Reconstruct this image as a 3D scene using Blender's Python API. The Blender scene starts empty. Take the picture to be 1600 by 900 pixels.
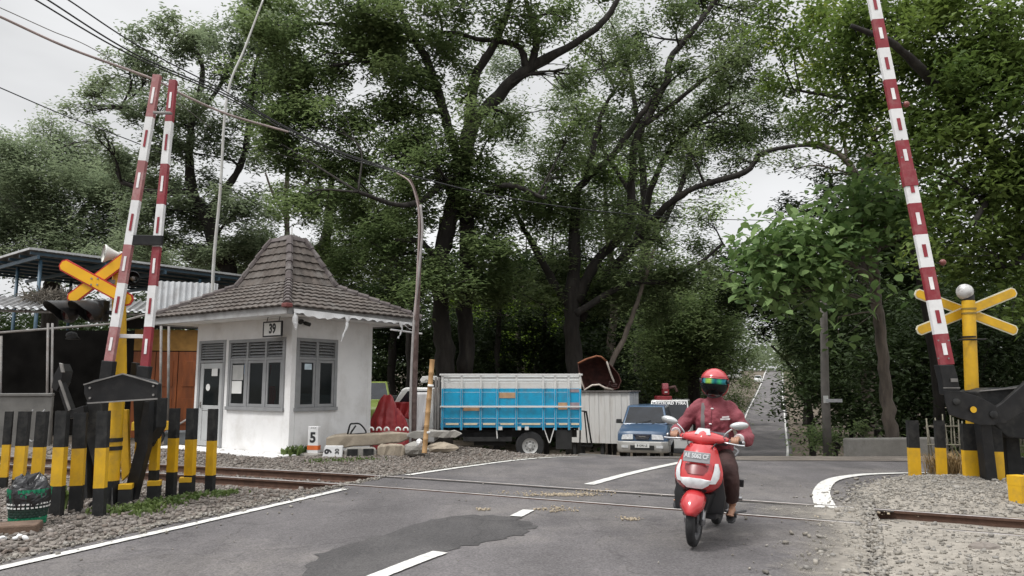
import bpy, bmesh, math, random
import numpy as np
from mathutils import Vector, Matrix, Euler

random.seed(7)
RNG = np.random.default_rng(11)
SC = bpy.context.scene
COL = SC.collection
R = math.radians
PI = math.pi

# ---------------------------------------------------------------- camera
FPX = 1164.0                      # focal length for a 1600 px wide frame
EYE = 1.55
PITCH = math.atan(150.0 / FPX)
cam_d = bpy.data.cameras.new('camera')
cam_d.sensor_width = 36.0
cam_d.lens = 36.0 * FPX / 1600.0
cam_d.clip_start = 0.05
cam_d.clip_end = 3000.0
cam = bpy.data.objects.new('camera', cam_d)
COL.objects.link(cam)
cam.location = (0, 0, EYE)
cam.rotation_euler = (PI / 2 + PITCH, 0, 0)
SC.camera = cam

# ---------------------------------------------------------------- sky and sun (bright overcast day)
SUN_EL, SUN_AZ = R(62), R(-38)    # azimuth clockwise from +Y; light from front-left side of the viewer, high up
SUN_DIR = Vector((math.cos(SUN_EL) * math.sin(SUN_AZ + PI), math.cos(SUN_EL) * math.cos(SUN_AZ + PI), math.sin(SUN_EL)))
SUN_DIR = Vector((-0.42, -0.28, 0.86)).normalized()
SUN_EL = math.asin(SUN_DIR.z)
world = bpy.data.worlds.new('World')
SC.world = world
world.use_nodes = True
wn, wl = world.node_tree.nodes, world.node_tree.links
wn.clear()
w_out = wn.new('ShaderNodeOutputWorld')
w_bg = wn.new('ShaderNodeBackground')
w_sky = wn.new('ShaderNodeTexSky')
w_sky.sky_type = 'NISHITA'
w_sky.sun_disc = False
w_sky.sun_elevation = SUN_EL
w_sky.sun_rotation = math.atan2(SUN_DIR.x, SUN_DIR.y)
w_sky.air_density = 1.0
w_sky.dust_density = 3.0
w_hsv = wn.new('ShaderNodeHueSaturation')
w_hsv.inputs['Saturation'].default_value = 0.10
w_hsv.inputs['Value'].default_value = 1.0
w_tc = wn.new('ShaderNodeTexCoord')
w_map = wn.new('ShaderNodeMapping')
w_map.inputs['Scale'].default_value = (1.0, 1.0, 3.0)
w_no = wn.new('ShaderNodeTexNoise')
w_no.inputs['Scale'].default_value = 1.6
w_no.inputs['Detail'].default_value = 5.0
w_cr = wn.new('ShaderNodeMapRange')
w_cr.inputs['From Min'].default_value = 0.3
w_cr.inputs['From Max'].default_value = 0.7
w_cr.inputs['To Min'].default_value = 3.2
w_cr.inputs['To Max'].default_value = 6.0
w_sep = wn.new('ShaderNodeSeparateXYZ')
w_zr = wn.new('ShaderNodeMapRange')            # an overcast sky is brighter overhead than at the horizon
w_zr.interpolation_type = 'SMOOTHSTEP'
w_zr.inputs['From Min'].default_value = 0.38
w_zr.inputs['From Max'].default_value = 0.95
w_zr.inputs['To Min'].default_value = 0.92
w_zr.inputs['To Max'].default_value = 3.2
w_mul = wn.new('ShaderNodeMath'); w_mul.operation = 'MULTIPLY'
w_cl = wn.new('ShaderNodeCombineColor')
w_mix = wn.new('ShaderNodeMixRGB'); w_mix.inputs['Fac'].default_value = 0.88
wl.new(w_tc.outputs['Generated'], w_map.inputs['Vector'])
wl.new(w_map.outputs['Vector'], w_no.inputs['Vector'])
wl.new(w_no.outputs['Fac'], w_cr.inputs['Value'])
wl.new(w_tc.outputs['Generated'], w_sep.inputs['Vector'])
wl.new(w_sep.outputs['Z'], w_zr.inputs['Value'])
wl.new(w_cr.outputs['Result'], w_mul.inputs[0])
wl.new(w_zr.outputs['Result'], w_mul.inputs[1])
w_tint = wn.new('ShaderNodeMixRGB'); w_tint.blend_type = 'MULTIPLY'; w_tint.inputs['Fac'].default_value = 1.0
w_tint.inputs['Color2'].default_value = (0.975, 0.985, 1.0, 1)
for k in ('Red', 'Green', 'Blue'):
    wl.new(w_mul.outputs['Value'], w_cl.inputs[k])
wl.new(w_cl.outputs['Color'], w_tint.inputs['Color1'])
wl.new(w_sky.outputs['Color'], w_hsv.inputs['Color'])
wl.new(w_hsv.outputs['Color'], w_mix.inputs['Color1'])
wl.new(w_tint.outputs['Color'], w_mix.inputs['Color2'])
wl.new(w_mix.outputs['Color'], w_bg.inputs['Color'])
wl.new(w_bg.outputs['Background'], w_out.inputs['Surface'])
w_bg.inputs['Strength'].default_value = 0.125

sun_d = bpy.data.lights.new('sun', 'SUN')
sun_d.energy = 1.5
sun_d.angle = R(10)
sun_d.color = (1.0, 0.98, 0.945)
sun = bpy.data.objects.new('sun', sun_d)
COL.objects.link(sun)
sun.rotation_euler = (-SUN_DIR).to_track_quat('-Z', 'Y').to_euler()
sun.location = (0, 0, 60)

SC.view_settings.view_transform = 'Standard'
SC.view_settings.look = 'None'
SC.view_settings.gamma = 1.0
SC.view_settings.exposure = 0.55
SC.view_settings.use_curve_mapping = False
SC.cycles.max_bounces = 6
SC.cycles.diffuse_bounces = 4
SC.cycles.glossy_bounces = 2
SC.cycles.transmission_bounces = 4
SC.cycles.transparent_max_bounces = 8
SC.cycles.caustics_reflective = False
SC.cycles.caustics_refractive = False
SC.cycles.sample_clamp_indirect = 4.0
SC.cycles.use_denoising = True
try:
    SC.cycles.denoiser = 'OPENIMAGEDENOISE'
    SC.cycles.denoising_prefilter = 'ACCURATE'
except Exception:
    pass

# ---------------------------------------------------------------- survey helpers
CP, SP = math.cos(PITCH), math.sin(PITCH)
def _ray(px, py):
    a, b = (px - 800) / FPX, (450 - py) / FPX
    return np.array([a, CP - SP * b, SP + CP * b])
def at(px, py, y):                # point seen at photo pixel (px, py), y metres ahead
    d = _ray(px, py); t = y / d[1]
    return Vector((d[0] * t, y, EYE + d[2] * t))
def gp(px, py, z=0.0):            # the point of the level z seen at photo pixel
    d = _ray(px, py); t = (z - EYE) / d[2]
    return Vector((d[0] * t, d[1] * t, z))
def sm(a, b, x):
    t = np.clip((np.asarray(x, float) - a) / (b - a), 0, 1)
    return t * t * (3 - 2 * t)
_PY = np.array([-50, 14, 17, 20, 25, 35, 45, 53, 62, 75, 88, 120, 166, 230, 300, 420, 700.0])
_PZ = np.array([0, 0, -.06, -.33, -.95, -2.0, -2.7, -3.0, -2.85, -2.2, -1.45, -.1, 1.75, 4.6, 7.0, 8.5, 9.0])
_fy = np.linspace(-50, 700, 3001)
_fz = np.interp(_fy, _PY, _PZ)
_k = np.ones(13) / 13
_fz = np.convolve(np.pad(_fz, 6, 'edge'), _k, 'valid')
def terr(x, y):
    x = np.asarray(x, float); y = np.asarray(y, float)
    return np.interp(y, _fy, _fz) * (sm(-5.5, -0.5, x) + (1 - sm(-5.5, -0.5, x)) * sm(30, 60, y))
def tz(x, y):
    return float(terr(x, y))

# ---------------------------------------------------------------- materials
def lin(h):
    h = h.lstrip('#')
    c = [int(h[i:i + 2], 16) / 255 for i in (0, 2, 4)]
    return tuple(v / 12.92 if v <= .04045 else ((v + .055) / 1.055) ** 2.4 for v in c)
def _c4(c):
    if isinstance(c, str): c = lin(c)
    return (c[0], c[1], c[2], 1.0)
def mat(name, col, rough=.6, metal=0.0, var=.15, scale=6.0, bump=0.0, bscale=60.0, dirt=None, damt=.35, dscale=3.0,
        spec=.5, coat=0.0, stretch=(1, 1, 1), rvar=0.0):
    m = bpy.data.materials.new(name); m.use_nodes = True
    nt = m.node_tree; N, L = nt.nodes, nt.links
    b = N['Principled BSDF']
    b.inputs['Roughness'].default_value = rough
    b.inputs['Metallic'].default_value = metal
    b.inputs['Specular IOR Level'].default_value = spec
    b.inputs['Coat Weight'].default_value = coat
    tc = N.new('ShaderNodeTexCoord'); mp = N.new('ShaderNodeMapping')
    mp.inputs['Scale'].default_value = stretch
    L.new(tc.outputs['Object'], mp.inputs['Vector'])
    c = _c4(col)
    n1 = N.new('ShaderNodeTexNoise'); n1.inputs['Scale'].default_value = scale; n1.inputs['Detail'].default_value = 6
    L.new(mp.outputs['Vector'], n1.inputs['Vector'])
    r1 = N.new('ShaderNodeValToRGB')
    r1.color_ramp.elements[0].position = .3; r1.color_ramp.elements[1].position = .7
    r1.color_ramp.elements[0].color = (c[0] * (1 - var), c[1] * (1 - var), c[2] * (1 - var), 1)
    r1.color_ramp.elements[1].color = (min(1, c[0] * (1 + var)), min(1, c[1] * (1 + var)), min(1, c[2] * (1 + var)), 1)
    L.new(n1.outputs['Fac'], r1.inputs['Fac'])
    out = r1.outputs['Color']
    if dirt is not None:
        n2 = N.new('ShaderNodeTexNoise'); n2.inputs['Scale'].default_value = dscale; n2.inputs['Detail'].default_value = 9
        n2.inputs['Roughness'].default_value = .7
        L.new(mp.outputs['Vector'], n2.inputs['Vector'])
        r2 = N.new('ShaderNodeMapRange'); r2.inputs['From Min'].default_value = .48; r2.inputs['From Max'].default_value = .72
        r2.inputs['To Max'].default_value = damt * 1.6
        L.new(n2.outputs['Fac'], r2.inputs['Value'])
        mx = N.new('ShaderNodeMixRGB'); mx.inputs['Color2'].default_value = _c4(dirt)
        L.new(r2.outputs['Result'], mx.inputs['Fac']); L.new(out, mx.inputs['Color1'])
        out = mx.outputs['Color']
    L.new(out, b.inputs['Base Color'])
    if rvar:
        r3 = N.new('ShaderNodeMapRange'); r3.inputs['To Min'].default_value = max(.02, rough - rvar); r3.inputs['To Max'].default_value = min(1, rough + rvar)
        L.new(n1.outputs['Fac'], r3.inputs['Value']); L.new(r3.outputs['Result'], b.inputs['Roughness'])
    if bump:
        n3 = N.new('ShaderNodeTexNoise'); n3.inputs['Scale'].default_value = bscale; n3.inputs['Detail'].default_value = 5
        L.new(mp.outputs['Vector'], n3.inputs['Vector'])
        bp = N.new('ShaderNodeBump'); bp.inputs['Strength'].default_value = bump; bp.inputs['Distance'].default_value = .02
        L.new(n3.outputs['Fac'], bp.inputs['Height']); L.new(bp.outputs['Normal'], b.inputs['Normal'])
    return m
def glass(name, tint=(.35, .4, .4), rough=.06, alpha=.55):
    """window glass: partly see-through, with a sky reflection"""
    m = bpy.data.materials.new(name); m.use_nodes = True
    N, L = m.node_tree.nodes, m.node_tree.links
    N.clear()
    o = N.new('ShaderNodeOutputMaterial'); mx = N.new('ShaderNodeMixShader')
    tr = N.new('ShaderNodeBsdfTransparent'); tr.inputs['Color'].default_value = (*tint, 1)
    gl = N.new('ShaderNodeBsdfPrincipled'); gl.inputs['Base Color'].default_value = (.02, .025, .027, 1); gl.inputs['Roughness'].default_value = rough
    mx.inputs['Fac'].default_value = alpha
    L.new(tr.outputs[0], mx.inputs[1]); L.new(gl.outputs[0], mx.inputs[2]); L.new(mx.outputs[0], o.inputs['Surface'])
    return m
def leafmat(name, col, col2, tr=.35, rough=.65, spread=.34, yellow=None):
    """leaf colour varies leaf by leaf; part of the light passes through"""
    m = bpy.data.materials.new(name); m.use_nodes = True
    N, L = m.node_tree.nodes, m.node_tree.links
    b = N['Principled BSDF']; o = N['Material Output']
    g = N.new('ShaderNodeNewGeometry')
    rp = N.new('ShaderNodeValToRGB')
    rp.color_ramp.elements[0].color = _c4(col); rp.color_ramp.elements[1].color = _c4(col2)
    if yellow:
        e = rp.color_ramp.elements.new(.93); e.color = _c4(col2)
        rp.color_ramp.elements[2].position = 1.0; rp.color_ramp.elements[2].color = _c4(yellow)
    tc = N.new('ShaderNodeTexCoord'); no = N.new('ShaderNodeTexNoise'); no.inputs['Scale'].default_value = .6; no.inputs['Detail'].default_value = 4
    L.new(tc.outputs['Object'], no.inputs['Vector'])
    ma = N.new('ShaderNodeMath'); ma.operation = 'MULTIPLY_ADD'; ma.inputs[1].default_value = spread
    mr = N.new('ShaderNodeMapRange'); mr.inputs['From Min'].default_value = .3; mr.inputs['From Max'].default_value = .7
    mr.inputs['To Max'].default_value = 1 - spread
    L.new(no.outputs['Fac'], mr.inputs['Value'])
    L.new(g.outputs['Random Per Island'], ma.inputs[0]); L.new(mr.outputs['Result'], ma.inputs[2])
    L.new(ma.outputs['Value'], rp.inputs['Fac'])
    L.new(rp.outputs['Color'], b.inputs['Base Color'])
    b.inputs['Roughness'].default_value = rough
    b.inputs['Specular IOR Level'].default_value = .16
    t = N.new('ShaderNodeBsdfTranslucent')
    hs = N.new('ShaderNodeHueSaturation'); hs.inputs['Value'].default_value = 1.25; hs.inputs['Saturation'].default_value = 1.1
    L.new(rp.outputs['Color'], hs.inputs['Color']); L.new(hs.outputs['Color'], t.inputs['Color'])
    mx = N.new('ShaderNodeMixShader'); mx.inputs['Fac'].default_value = tr
    L.new(b.outputs[0], mx.inputs[1]); L.new(t.outputs[0], mx.inputs[2]); L.new(mx.outputs[0], o.inputs['Surface'])
    return m

# ---------------------------------------------------------------- objects
PM = {}                            # world matrix of every thing and part
def tag(o, label=None, cat=None, group=None, kind=None):
    if label: o['label'] = label
    if cat: o['category'] = cat
    if group: o['group'] = group
    if kind: o['kind'] = kind
    return o
def thing(name, label, cat, loc, rz=0.0, group=None):
    o = bpy.data.objects.new(name, None); COL.objects.link(o)
    o.empty_display_size = .2
    o.location = loc; o.rotation_euler = (0, 0, rz)
    PM[o.name] = Matrix.Translation(Vector(loc)) @ Matrix.Rotation(rz, 4, 'Z')
    return tag(o, label, cat, group)
def link_mesh(name, me, mats, parent=None, world=False, M=None):
    o = bpy.data.objects.new(name, me); COL.objects.link(o)
    for m in (mats if isinstance(mats, (list, tuple)) else [mats]):
        me.materials.append(m)
    if parent is not None:
        P = PM[parent.name]
        if world: me.transform(P.inverted())
        o.parent = parent
        PM[o.name] = P
    else:
        if M is not None:
            o.matrix_world = M; PM[o.name] = M
        else:
            n = len(me.vertices); co = np.empty(n * 3, np.float32); me.vertices.foreach_get('co', co); co = co.reshape(-1, 3)
            c = Vector(((co[:, 0].min() + co[:, 0].max()) / 2, (co[:, 1].min() + co[:, 1].max()) / 2, co[:, 2].min()))
            me.transform(Matrix.Translation(-c)); o.location = c; PM[o.name] = Matrix.Translation(c)
    return o
def frame_z(d):
    """orthonormal frame whose third axis is d"""
    d = Vector(d).normalized()
    a = Vector((0, 0, 1)) if abs(d.z) < .9 else Vector((1, 0, 0))
    x = a.cross(d).normalized()
    return x, d.cross(x).normalized(), d
class MB:
    def __init__(s): s.v = []; s.f = []; s.m = []
    def add(s, vs, fs, m=0):
        k = len(s.v); s.v += [tuple(p) for p in vs]
        s.f += [tuple(i + k for i in f) for f in fs]; s.m += [m] * len(fs); return s
    def box(s, c, size, rot=None, m=0, taper=None):
        x, y, z = [v / 2 for v in size]; c = Vector(c)
        tx, ty = taper or (1, 1)
        vs = [Vector(p) for p in ((-x, -y, -z), (x, -y, -z), (x, y, -z), (-x, y, -z), (-x * tx, -y * ty, z), (x * tx, -y * ty, z), (x * tx, y * ty, z), (-x * tx, y * ty, z))]
        if rot is not None:
            rm = rot if isinstance(rot, Matrix) else Euler(rot).to_matrix()
            vs = [rm @ p for p in vs]
        return s.add([p + c for p in vs], [(0, 3, 2, 1), (4, 5, 6, 7), (0, 1, 5, 4), (1, 2, 6, 5), (2, 3, 7, 6), (3, 0, 4, 7)], m)
    def b2(s, lo, hi, m=0):
        return s.box([(a + b) / 2 for a, b in zip(lo, hi)], [abs(b - a) for a, b in zip(lo, hi)], None, m)
    def prism(s, loop, vec, m=0):
        n = len(loop); vec = Vector(vec); a = [Vector(p) for p in loop]
        return s.add(a + [p + vec for p in a], [tuple(range(n - 1, -1, -1)), tuple(range(n, 2 * n))] + [(i, (i + 1) % n, n + (i + 1) % n, n + i) for i in range(n)], m)
    def loft(s, rings, m=0, caps=True, closed=True):
        n = len(rings[0]); vs = [p for r in rings for p in r]; fs = []
        for i in range(len(rings) - 1):
            for j in range(n if closed else n - 1):
                k = (j + 1) % n
                fs.append((i * n + j, i * n + k, (i + 1) * n + k, (i + 1) * n + j))
        if caps:
            fs.append(tuple(range(n - 1, -1, -1))); fs.append(tuple((len(rings) - 1) * n + j for j in range(n)))
        return s.add(vs, fs, m)
    def tube(s, pts, rad, n=8, m=0, caps=True, sq=None):
        pts = [Vector(p) for p in pts]
        if not hasattr(rad, '__len__'): rad = [rad] * len(pts)
        rings = []; x = None
        for i, p in enumerate(pts):
            d = (pts[min(i + 1, len(pts) - 1)] - pts[max(i - 1, 0)])
            if d.length < 1e-9: d = Vector((0, 0, 1))
            d.normalize()
            if x is None: x, y, _ = frame_z(d)
            else:
                x = (x - d * x.dot(d)).normalized(); y = d.cross(x)
            rings.append([p + (x * math.cos(2 * PI * (k + .5) / n) + y * math.sin(2 * PI * (k + .5) / n)) * rad[i] for k in range(n)])
        return s.loft(rings, m, caps)
    def bar(s, a, b, w, h=None, m=0, up=(0, 0, 1)):
        """rectangular bar from a to b"""
        a, b = Vector(a), Vector(b); d = (b - a); L = d.length; d.normalize()
        u = Vector(up); x = d.cross(u)
        if x.length < 1e-4: x = d.cross(Vector((1, 0, 0)))
        x.normalize(); z = x.cross(d)
        return s.box((a + b) / 2, (w, L, h or w), Matrix((x, d, z)).transposed(), m)
    def lathe(s, prof, c=(0, 0, 0), axis=(0, 0, 1), n=20, m=0, caps=True):
        x, y, z = frame_z(axis); c = Vector(c)
        return s.loft([[c + z * h + (x * math.cos(2 * PI * k / n) + y * math.sin(2 * PI * k / n)) * r for k in range(n)] for r, h in prof], m, caps)
    def ball(s, c, r, n=14, m=0, rot=None):
        if not hasattr(r, '__len__'): r = (r, r, r)
        c = Vector(c); k = n // 2
        rings = []
        for i in range(k + 1):
            t = PI * (i / k); t = min(max(t, .02), PI - .02)
            ring = []
            for j in range(n):
                p = Vector((r[0] * math.sin(t) * math.cos(2 * PI * j / n), r[1] * math.sin(t) * math.sin(2 * PI * j / n), -r[2] * math.cos(t)))
                if rot is not None: p = rot @ p
                ring.append(c + p)
            rings.append(ring)
        return s.loft(rings, m)
    def quad(s, *p, m=0):
        return s.add(p, [tuple(range(len(p)))], m)
    def xf(s, M):
        s.v = [tuple(M @ Vector(p)) for p in s.v]; return s
    def build(s, name, mats, parent=None, world=False, smooth=False, bevel=0.0, seg=2, sub=0, angle=None, M=None, recalc=True):
        me = bpy.data.meshes.new(name)
        me.from_pydata(s.v, [], s.f)
        if len(set(s.m)) > 1 or (s.m and s.m[0]):
            me.polygons.foreach_set('material_index', np.array(s.m, np.int32))
        if recalc or bevel:
            bm = bmesh.new(); bm.from_mesh(me)
            if recalc: bmesh.ops.recalc_face_normals(bm, faces=bm.faces)
            if bevel:
                es = [e for e in bm.edges if len(e.link_faces) == 2 and e.calc_face_angle(0) > R(35)]
                bmesh.ops.bevel(bm, geom=es, offset=bevel, segments=seg, affect='EDGES', profile=.5, clamp_overlap=True)
            bm.to_mesh(me); bm.free()
        o = link_mesh(name, me, mats, parent, world, M)
        if sub:
            sd = o.modifiers.new('sub', 'SUBSURF'); sd.levels = sub; sd.render_levels = sub
        if smooth or angle:
            me.polygons.foreach_set('use_smooth', np.ones(len(me.polygons), bool))
            if angle: me.set_sharp_from_angle(angle=R(angle))
        me.update()
        return o
def np_mesh(name, V, Fq, mats, parent=None, world=False, smooth=False, k=4):
    """fast mesh from arrays; Fq is (n, k)"""
    me = bpy.data.meshes.new(name)
    V = np.ascontiguousarray(V, np.float32); Fq = np.ascontiguousarray(Fq, np.int32)
    me.vertices.add(len(V)); me.vertices.foreach_set('co', V.ravel())
    me.loops.add(Fq.size); me.loops.foreach_set('vertex_index', Fq.ravel())
    me.polygons.add(len(Fq)); me.polygons.foreach_set('loop_start', np.arange(0, Fq.size, k, dtype=np.int32))
    if smooth: me.polygons.foreach_set('use_smooth', np.ones(len(Fq), bool))
    me.update(calc_edges=True)
    return link_mesh(name, me, mats, parent, world)
def writing(name, body, origin, right, up, h, m, parent=None, align='CENTER', bold=0.0, wx=1.0, ext=.001):
    """lettering as a thin mesh; origin is the middle of the line, h its capital height"""
    cu = bpy.data.curves.new(name, 'FONT'); cu.body = body; cu.align_x = align; cu.align_y = 'CENTER'
    cu.size = h * 1.42; cu.extrude = ext; cu.offset = bold
    t = bpy.data.objects.new(name, cu); COL.objects.link(t)
    dg = bpy.context.evaluated_depsgraph_get()
    me = bpy.data.meshes.new_from_object(t.evaluated_get(dg))
    bpy.data.objects.remove(t); bpy.data.curves.remove(cu)
    r, u = Vector(right).normalized(), Vector(up).normalized(); n = r.cross(u)
    Mx = Matrix((r * wx, u, n)).transposed().to_4x4(); Mx.translation = Vector(origin)
    me.transform(Mx); me.name = name
    me.materials.clear()
    return link_mesh(name, me, m, parent, True)
def shell(me_objs, voxel, smooth_it=4):
    """weld overlapping pieces of one mesh object into one continuous skin"""
    o = me_objs
    rm = o.modifiers.new('weld', 'REMESH'); rm.mode = 'VOXEL'; rm.voxel_size = voxel; rm.use_smooth_shade = True
    s_ = o.modifiers.new('soft', 'SMOOTH'); s_.factor = .5; s_.iterations = smooth_it
    dg = bpy.context.evaluated_depsgraph_get()
    me = bpy.data.meshes.new_from_object(o.evaluated_get(dg))
    old = o.data; o.modifiers.clear(); o.data = me
    if not me.materials:
        for m_ in old.materials: me.materials.append(m_)
    bpy.data.meshes.remove(old)
    me.polygons.foreach_set('use_smooth', np.ones(len(me.polygons), bool))
    return o
def spline(pts, n):
    """Catmull-Rom through pts, n steps per span"""
    P = [Vector(p) for p in pts]; P = [P[0] * 2 - P[1]] + P + [P[-1] * 2 - P[-2]]
    out = []
    for i in range(1, len(P) - 2):
        a, b, c, d = P[i - 1:i + 3]
        for k in range(n):
            t = k / n
            out.append(.5 * ((2 * b) + (c - a) * t + (2 * a - 5 * b + 4 * c - d) * t * t + (3 * b - a - 3 * c + d) * t ** 3))
    out.append(P[-2]); return out
# ================================================================ setting
M = {}
M['dirt'] = mat('dirt', (.12, .095, .07), .95, var=.35, scale=1.2, bump=.6, bscale=25, dirt=(.05, .045, .03), damt=.6, dscale=.8)
M['white_paint'] = mat('road_paint', (.62, .61, .58), .75, var=.12, scale=5, dirt=(.17, .16, .15), damt=.55, dscale=9, bump=.2, bscale=90)
M['rail_steel'] = mat('rail_steel', (.30, .28, .27), .35, metal=.8, var=.2, scale=10)
M['rail_rust'] = mat('rail_rust', (.085, .045, .03), .85, var=.3, scale=9, bump=.3)

def asphalt(name, base, warm=(.17, .155, .14), wam=.4):
    m = mat(name, base, .88, var=.16, scale=1.1, bump=.55, bscale=140, dirt=warm, damt=wam, dscale=.55, spec=.35)
    N, L = m.node_tree.nodes, m.node_tree.links
    b = N['Principled BSDF']
    src = b.inputs['Base Color'].links[0].from_socket
    tc = N.new('ShaderNodeTexCoord')
    v = N.new('ShaderNodeTexVoronoi'); v.inputs['Scale'].default_value = 75
    L.new(tc.outputs['Object'], v.inputs['Vector'])
    mr = N.new('ShaderNodeMapRange'); mr.inputs['From Max'].default_value = 1; mr.inputs['To Min'].default_value = .72; mr.inputs['To Max'].default_value = 1.28
    sx = N.new('ShaderNodeSeparateColor'); L.new(v.outputs['Color'], sx.inputs['Color']); L.new(sx.outputs['Red'], mr.inputs['Value'])
    mu = N.new('ShaderNodeMixRGB'); mu.blend_type = 'MULTIPLY'; mu.inputs['Fac'].default_value = 1
    L.new(src, mu.inputs['Color1']); L.new(mr.outputs['Result'], mu.inputs['Color2'])
    # fine cracks and mended seams
    vo = N.new('ShaderNodeTexVoronoi'); vo.feature = 'DISTANCE_TO_EDGE'; vo.inputs['Scale'].default_value = .38
    nz = N.new('ShaderNodeTexNoise'); nz.inputs['Scale'].default_value = 2.2; nz.inputs['Detail'].default_value = 6
    ad = N.new('ShaderNodeMixRGB'); ad.blend_type = 'ADD'; ad.inputs['Fac'].default_value = .55
    L.new(tc.outputs['Object'], nz.inputs['Vector']); L.new(tc.outputs['Object'], ad.inputs['Color1']); L.new(nz.outputs['Color'], ad.inputs['Color2'])
    L.new(ad.outputs['Color'], vo.inputs['Vector'])
    cr = N.new('ShaderNodeMapRange'); cr.inputs['From Max'].default_value = .006; cr.inputs['To Min'].default_value = .72; cr.inputs['To Max'].default_value = 1
    L.new(vo.outputs['Distance'], cr.inputs['Value'])
    m2 = N.new('ShaderNodeMixRGB'); m2.blend_type = 'MULTIPLY'; m2.inputs['Fac'].default_value = 1
    L.new(mu.outputs['Color'], m2.inputs['Color1']); L.new(cr.outputs['Result'], m2.inputs['Color2'])
    # darker oily wheel tracks and pale worn areas, drawn out along the way cars go
    mpw = N.new('ShaderNodeMapping'); mpw.inputs['Rotation'].default_value = (0, 0, R(22)); mpw.inputs['Scale'].default_value = (.9, .16, 1)
    L.new(tc.outputs['Object'], mpw.inputs['Vector'])
    nw_ = N.new('ShaderNodeTexNoise'); nw_.inputs['Scale'].default_value = 1.1; nw_.inputs['Detail'].default_value = 7; nw_.inputs['Roughness'].default_value = .62; L.new(mpw.outputs['Vector'], nw_.inputs['Vector'])
    rw = N.new('ShaderNodeMapRange'); rw.inputs['From Min'].default_value = .3; rw.inputs['From Max'].default_value = .7; rw.inputs['To Min'].default_value = .74; rw.inputs['To Max'].default_value = 1.22; L.new(nw_.outputs['Fac'], rw.inputs['Value'])
    m3 = N.new('ShaderNodeMixRGB'); m3.blend_type = 'MULTIPLY'; m3.inputs['Fac'].default_value = 1
    L.new(m2.outputs['Color'], m3.inputs['Color1']); L.new(rw.outputs['Result'], m3.inputs['Color2'])
    ns = N.new('ShaderNodeTexNoise'); ns.inputs['Scale'].default_value = 2.6; ns.inputs['Detail'].default_value = 8; ns.inputs['Roughness'].default_value = .75; L.new(tc.outputs['Object'], ns.inputs['Vector'])
    rs_ = N.new('ShaderNodeMapRange'); rs_.inputs['From Min'].default_value = .60; rs_.inputs['From Max'].default_value = .68; rs_.inputs['To Min'].default_value = 1; rs_.inputs['To Max'].default_value = .78; L.new(ns.outputs['Fac'], rs_.inputs['Value'])
    m4 = N.new('ShaderNodeMixRGB'); m4.blend_type = 'MULTIPLY'; m4.inputs['Fac'].default_value = 1
    L.new(m3.outputs['Color'], m4.inputs['Color1']); L.new(rs_.outputs['Result'], m4.inputs['Color2'])
    L.new(m4.outputs['Color'], b.inputs['Base Color'])
    return m
M['asphalt'] = asphalt('asphalt', (.112, .104, .105), warm=(.168, .154, .143), wam=.55)
M['asphalt_side'] = asphalt('asphalt_dusty', (.15, .13, .113), (.22, .19, .158), .6)
M['asphalt_patch'] = asphalt('asphalt_patch', (.074, .070, .070), (.10, .094, .091), .55)

# ---- track line
far_rail = spline([(-34, 24.2, 0), (-22, 20.2, 0), (-12.0, 16.75, 0), (-7.6, 15.05, 0), (-2.16, 12.87, 0), (1.2, 11.22, 0), (4.69, 9.42, 0), (8, 7.7, 0), (12, 5.6, 0), (20, 1.4, 0)], 10)
def offset_line(P, d):
    out = []
    for i, p in enumerate(P):
        t = (P[min(i + 1, len(P) - 1)] - P[max(i - 1, 0)]).normalized()
        out.append(p + Vector((t.y, -t.x, 0)) * d)
    return out
near_rail = offset_line(far_rail, 1.13)
mid_line = np.array([p[:2] for p in offset_line(far_rail, .565)])
def track_dist(x, y):
    x = np.asarray(x, float); y = np.asarray(y, float); best = np.full(x.shape, 1e9)
    for a, b in zip(mid_line[:-1], mid_line[1:]):
        d = b - a; t = np.clip(((x - a[0]) * d[0] + (y - a[1]) * d[1]) / (d @ d), 0, 1)
        best = np.minimum(best, np.hypot(x - a[0] - d[0] * t, y - a[1] - d[1] * t))
    return best
LE = np.array([(-8, -9.9), (0, -6.95), (6.5, -4.45), (11.3, -2.6), (13, -1.9), (18, 1.4), (20, 3.3), (24, 5.6), (30, 7.4), (53, 15.2), (62, 18.3), (75, 22.8), (88, 27.4), (120, 38.8), (166, 55.0), (230, 77.3), (320, 108.6)])
RE = np.array([(-8, -4.6), (0, -.5), (6.2, 2.75), (8.5, 3.82), (9.6, 4.28), (11, 4.95), (12.2, 5.9), (13.0, 7.0), (14.5, 8.0), (17.6, 9.6), (20, 8.7), (24, 9.2), (30, 10.95), (53, 19.4), (88, 31.9), (120, 43.3), (166, 60.0), (230, 83.2), (320, 116)])
def left_x(y): return np.interp(y, LE[:, 0], LE[:, 1])
def right_x(y): return np.interp(y, RE[:, 0], RE[:, 1])
def on_road(x, y): return (x > left_x(y)) & (x < right_x(y)) | ((y > 13.2) & (y < 17.6) & (x > 4))
_ph = RNG.uniform(0, 6.28, (10, 3))
def bumps(x, y, f0=1.0):
    z = 0
    for i, (a, b, c) in enumerate(_ph):
        f = f0 * (.8 + i * .75); th = a * 3
        z = z + np.sin(f * (x * math.cos(th) + y * math.sin(th)) + b) / (1 + i * .7)
    return z / 3.2
def far_side(x, y):
    # distance from the far rail, measured towards the viewer
    return .565 - (.467 * (x - 1.0) + .884 * (y - 10.75))
def dip(x, y):
    d = track_dist(x, y)
    off = np.minimum(np.abs(x - left_x(y)), 99) * 0 + np.where(x < left_x(y), left_x(y) - x, np.where(x > right_x(y), x - right_x(y), 0))
    return np.exp(-(d / 1.35) ** 4) * sm(np.where(x < left_x(y), 0.0, -.6), np.where(x < left_x(y), .9, .05), off) * np.where(x < left_x(y), .15, .12 * (1 - sm(.4, .9, far_side(x, y))))

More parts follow.
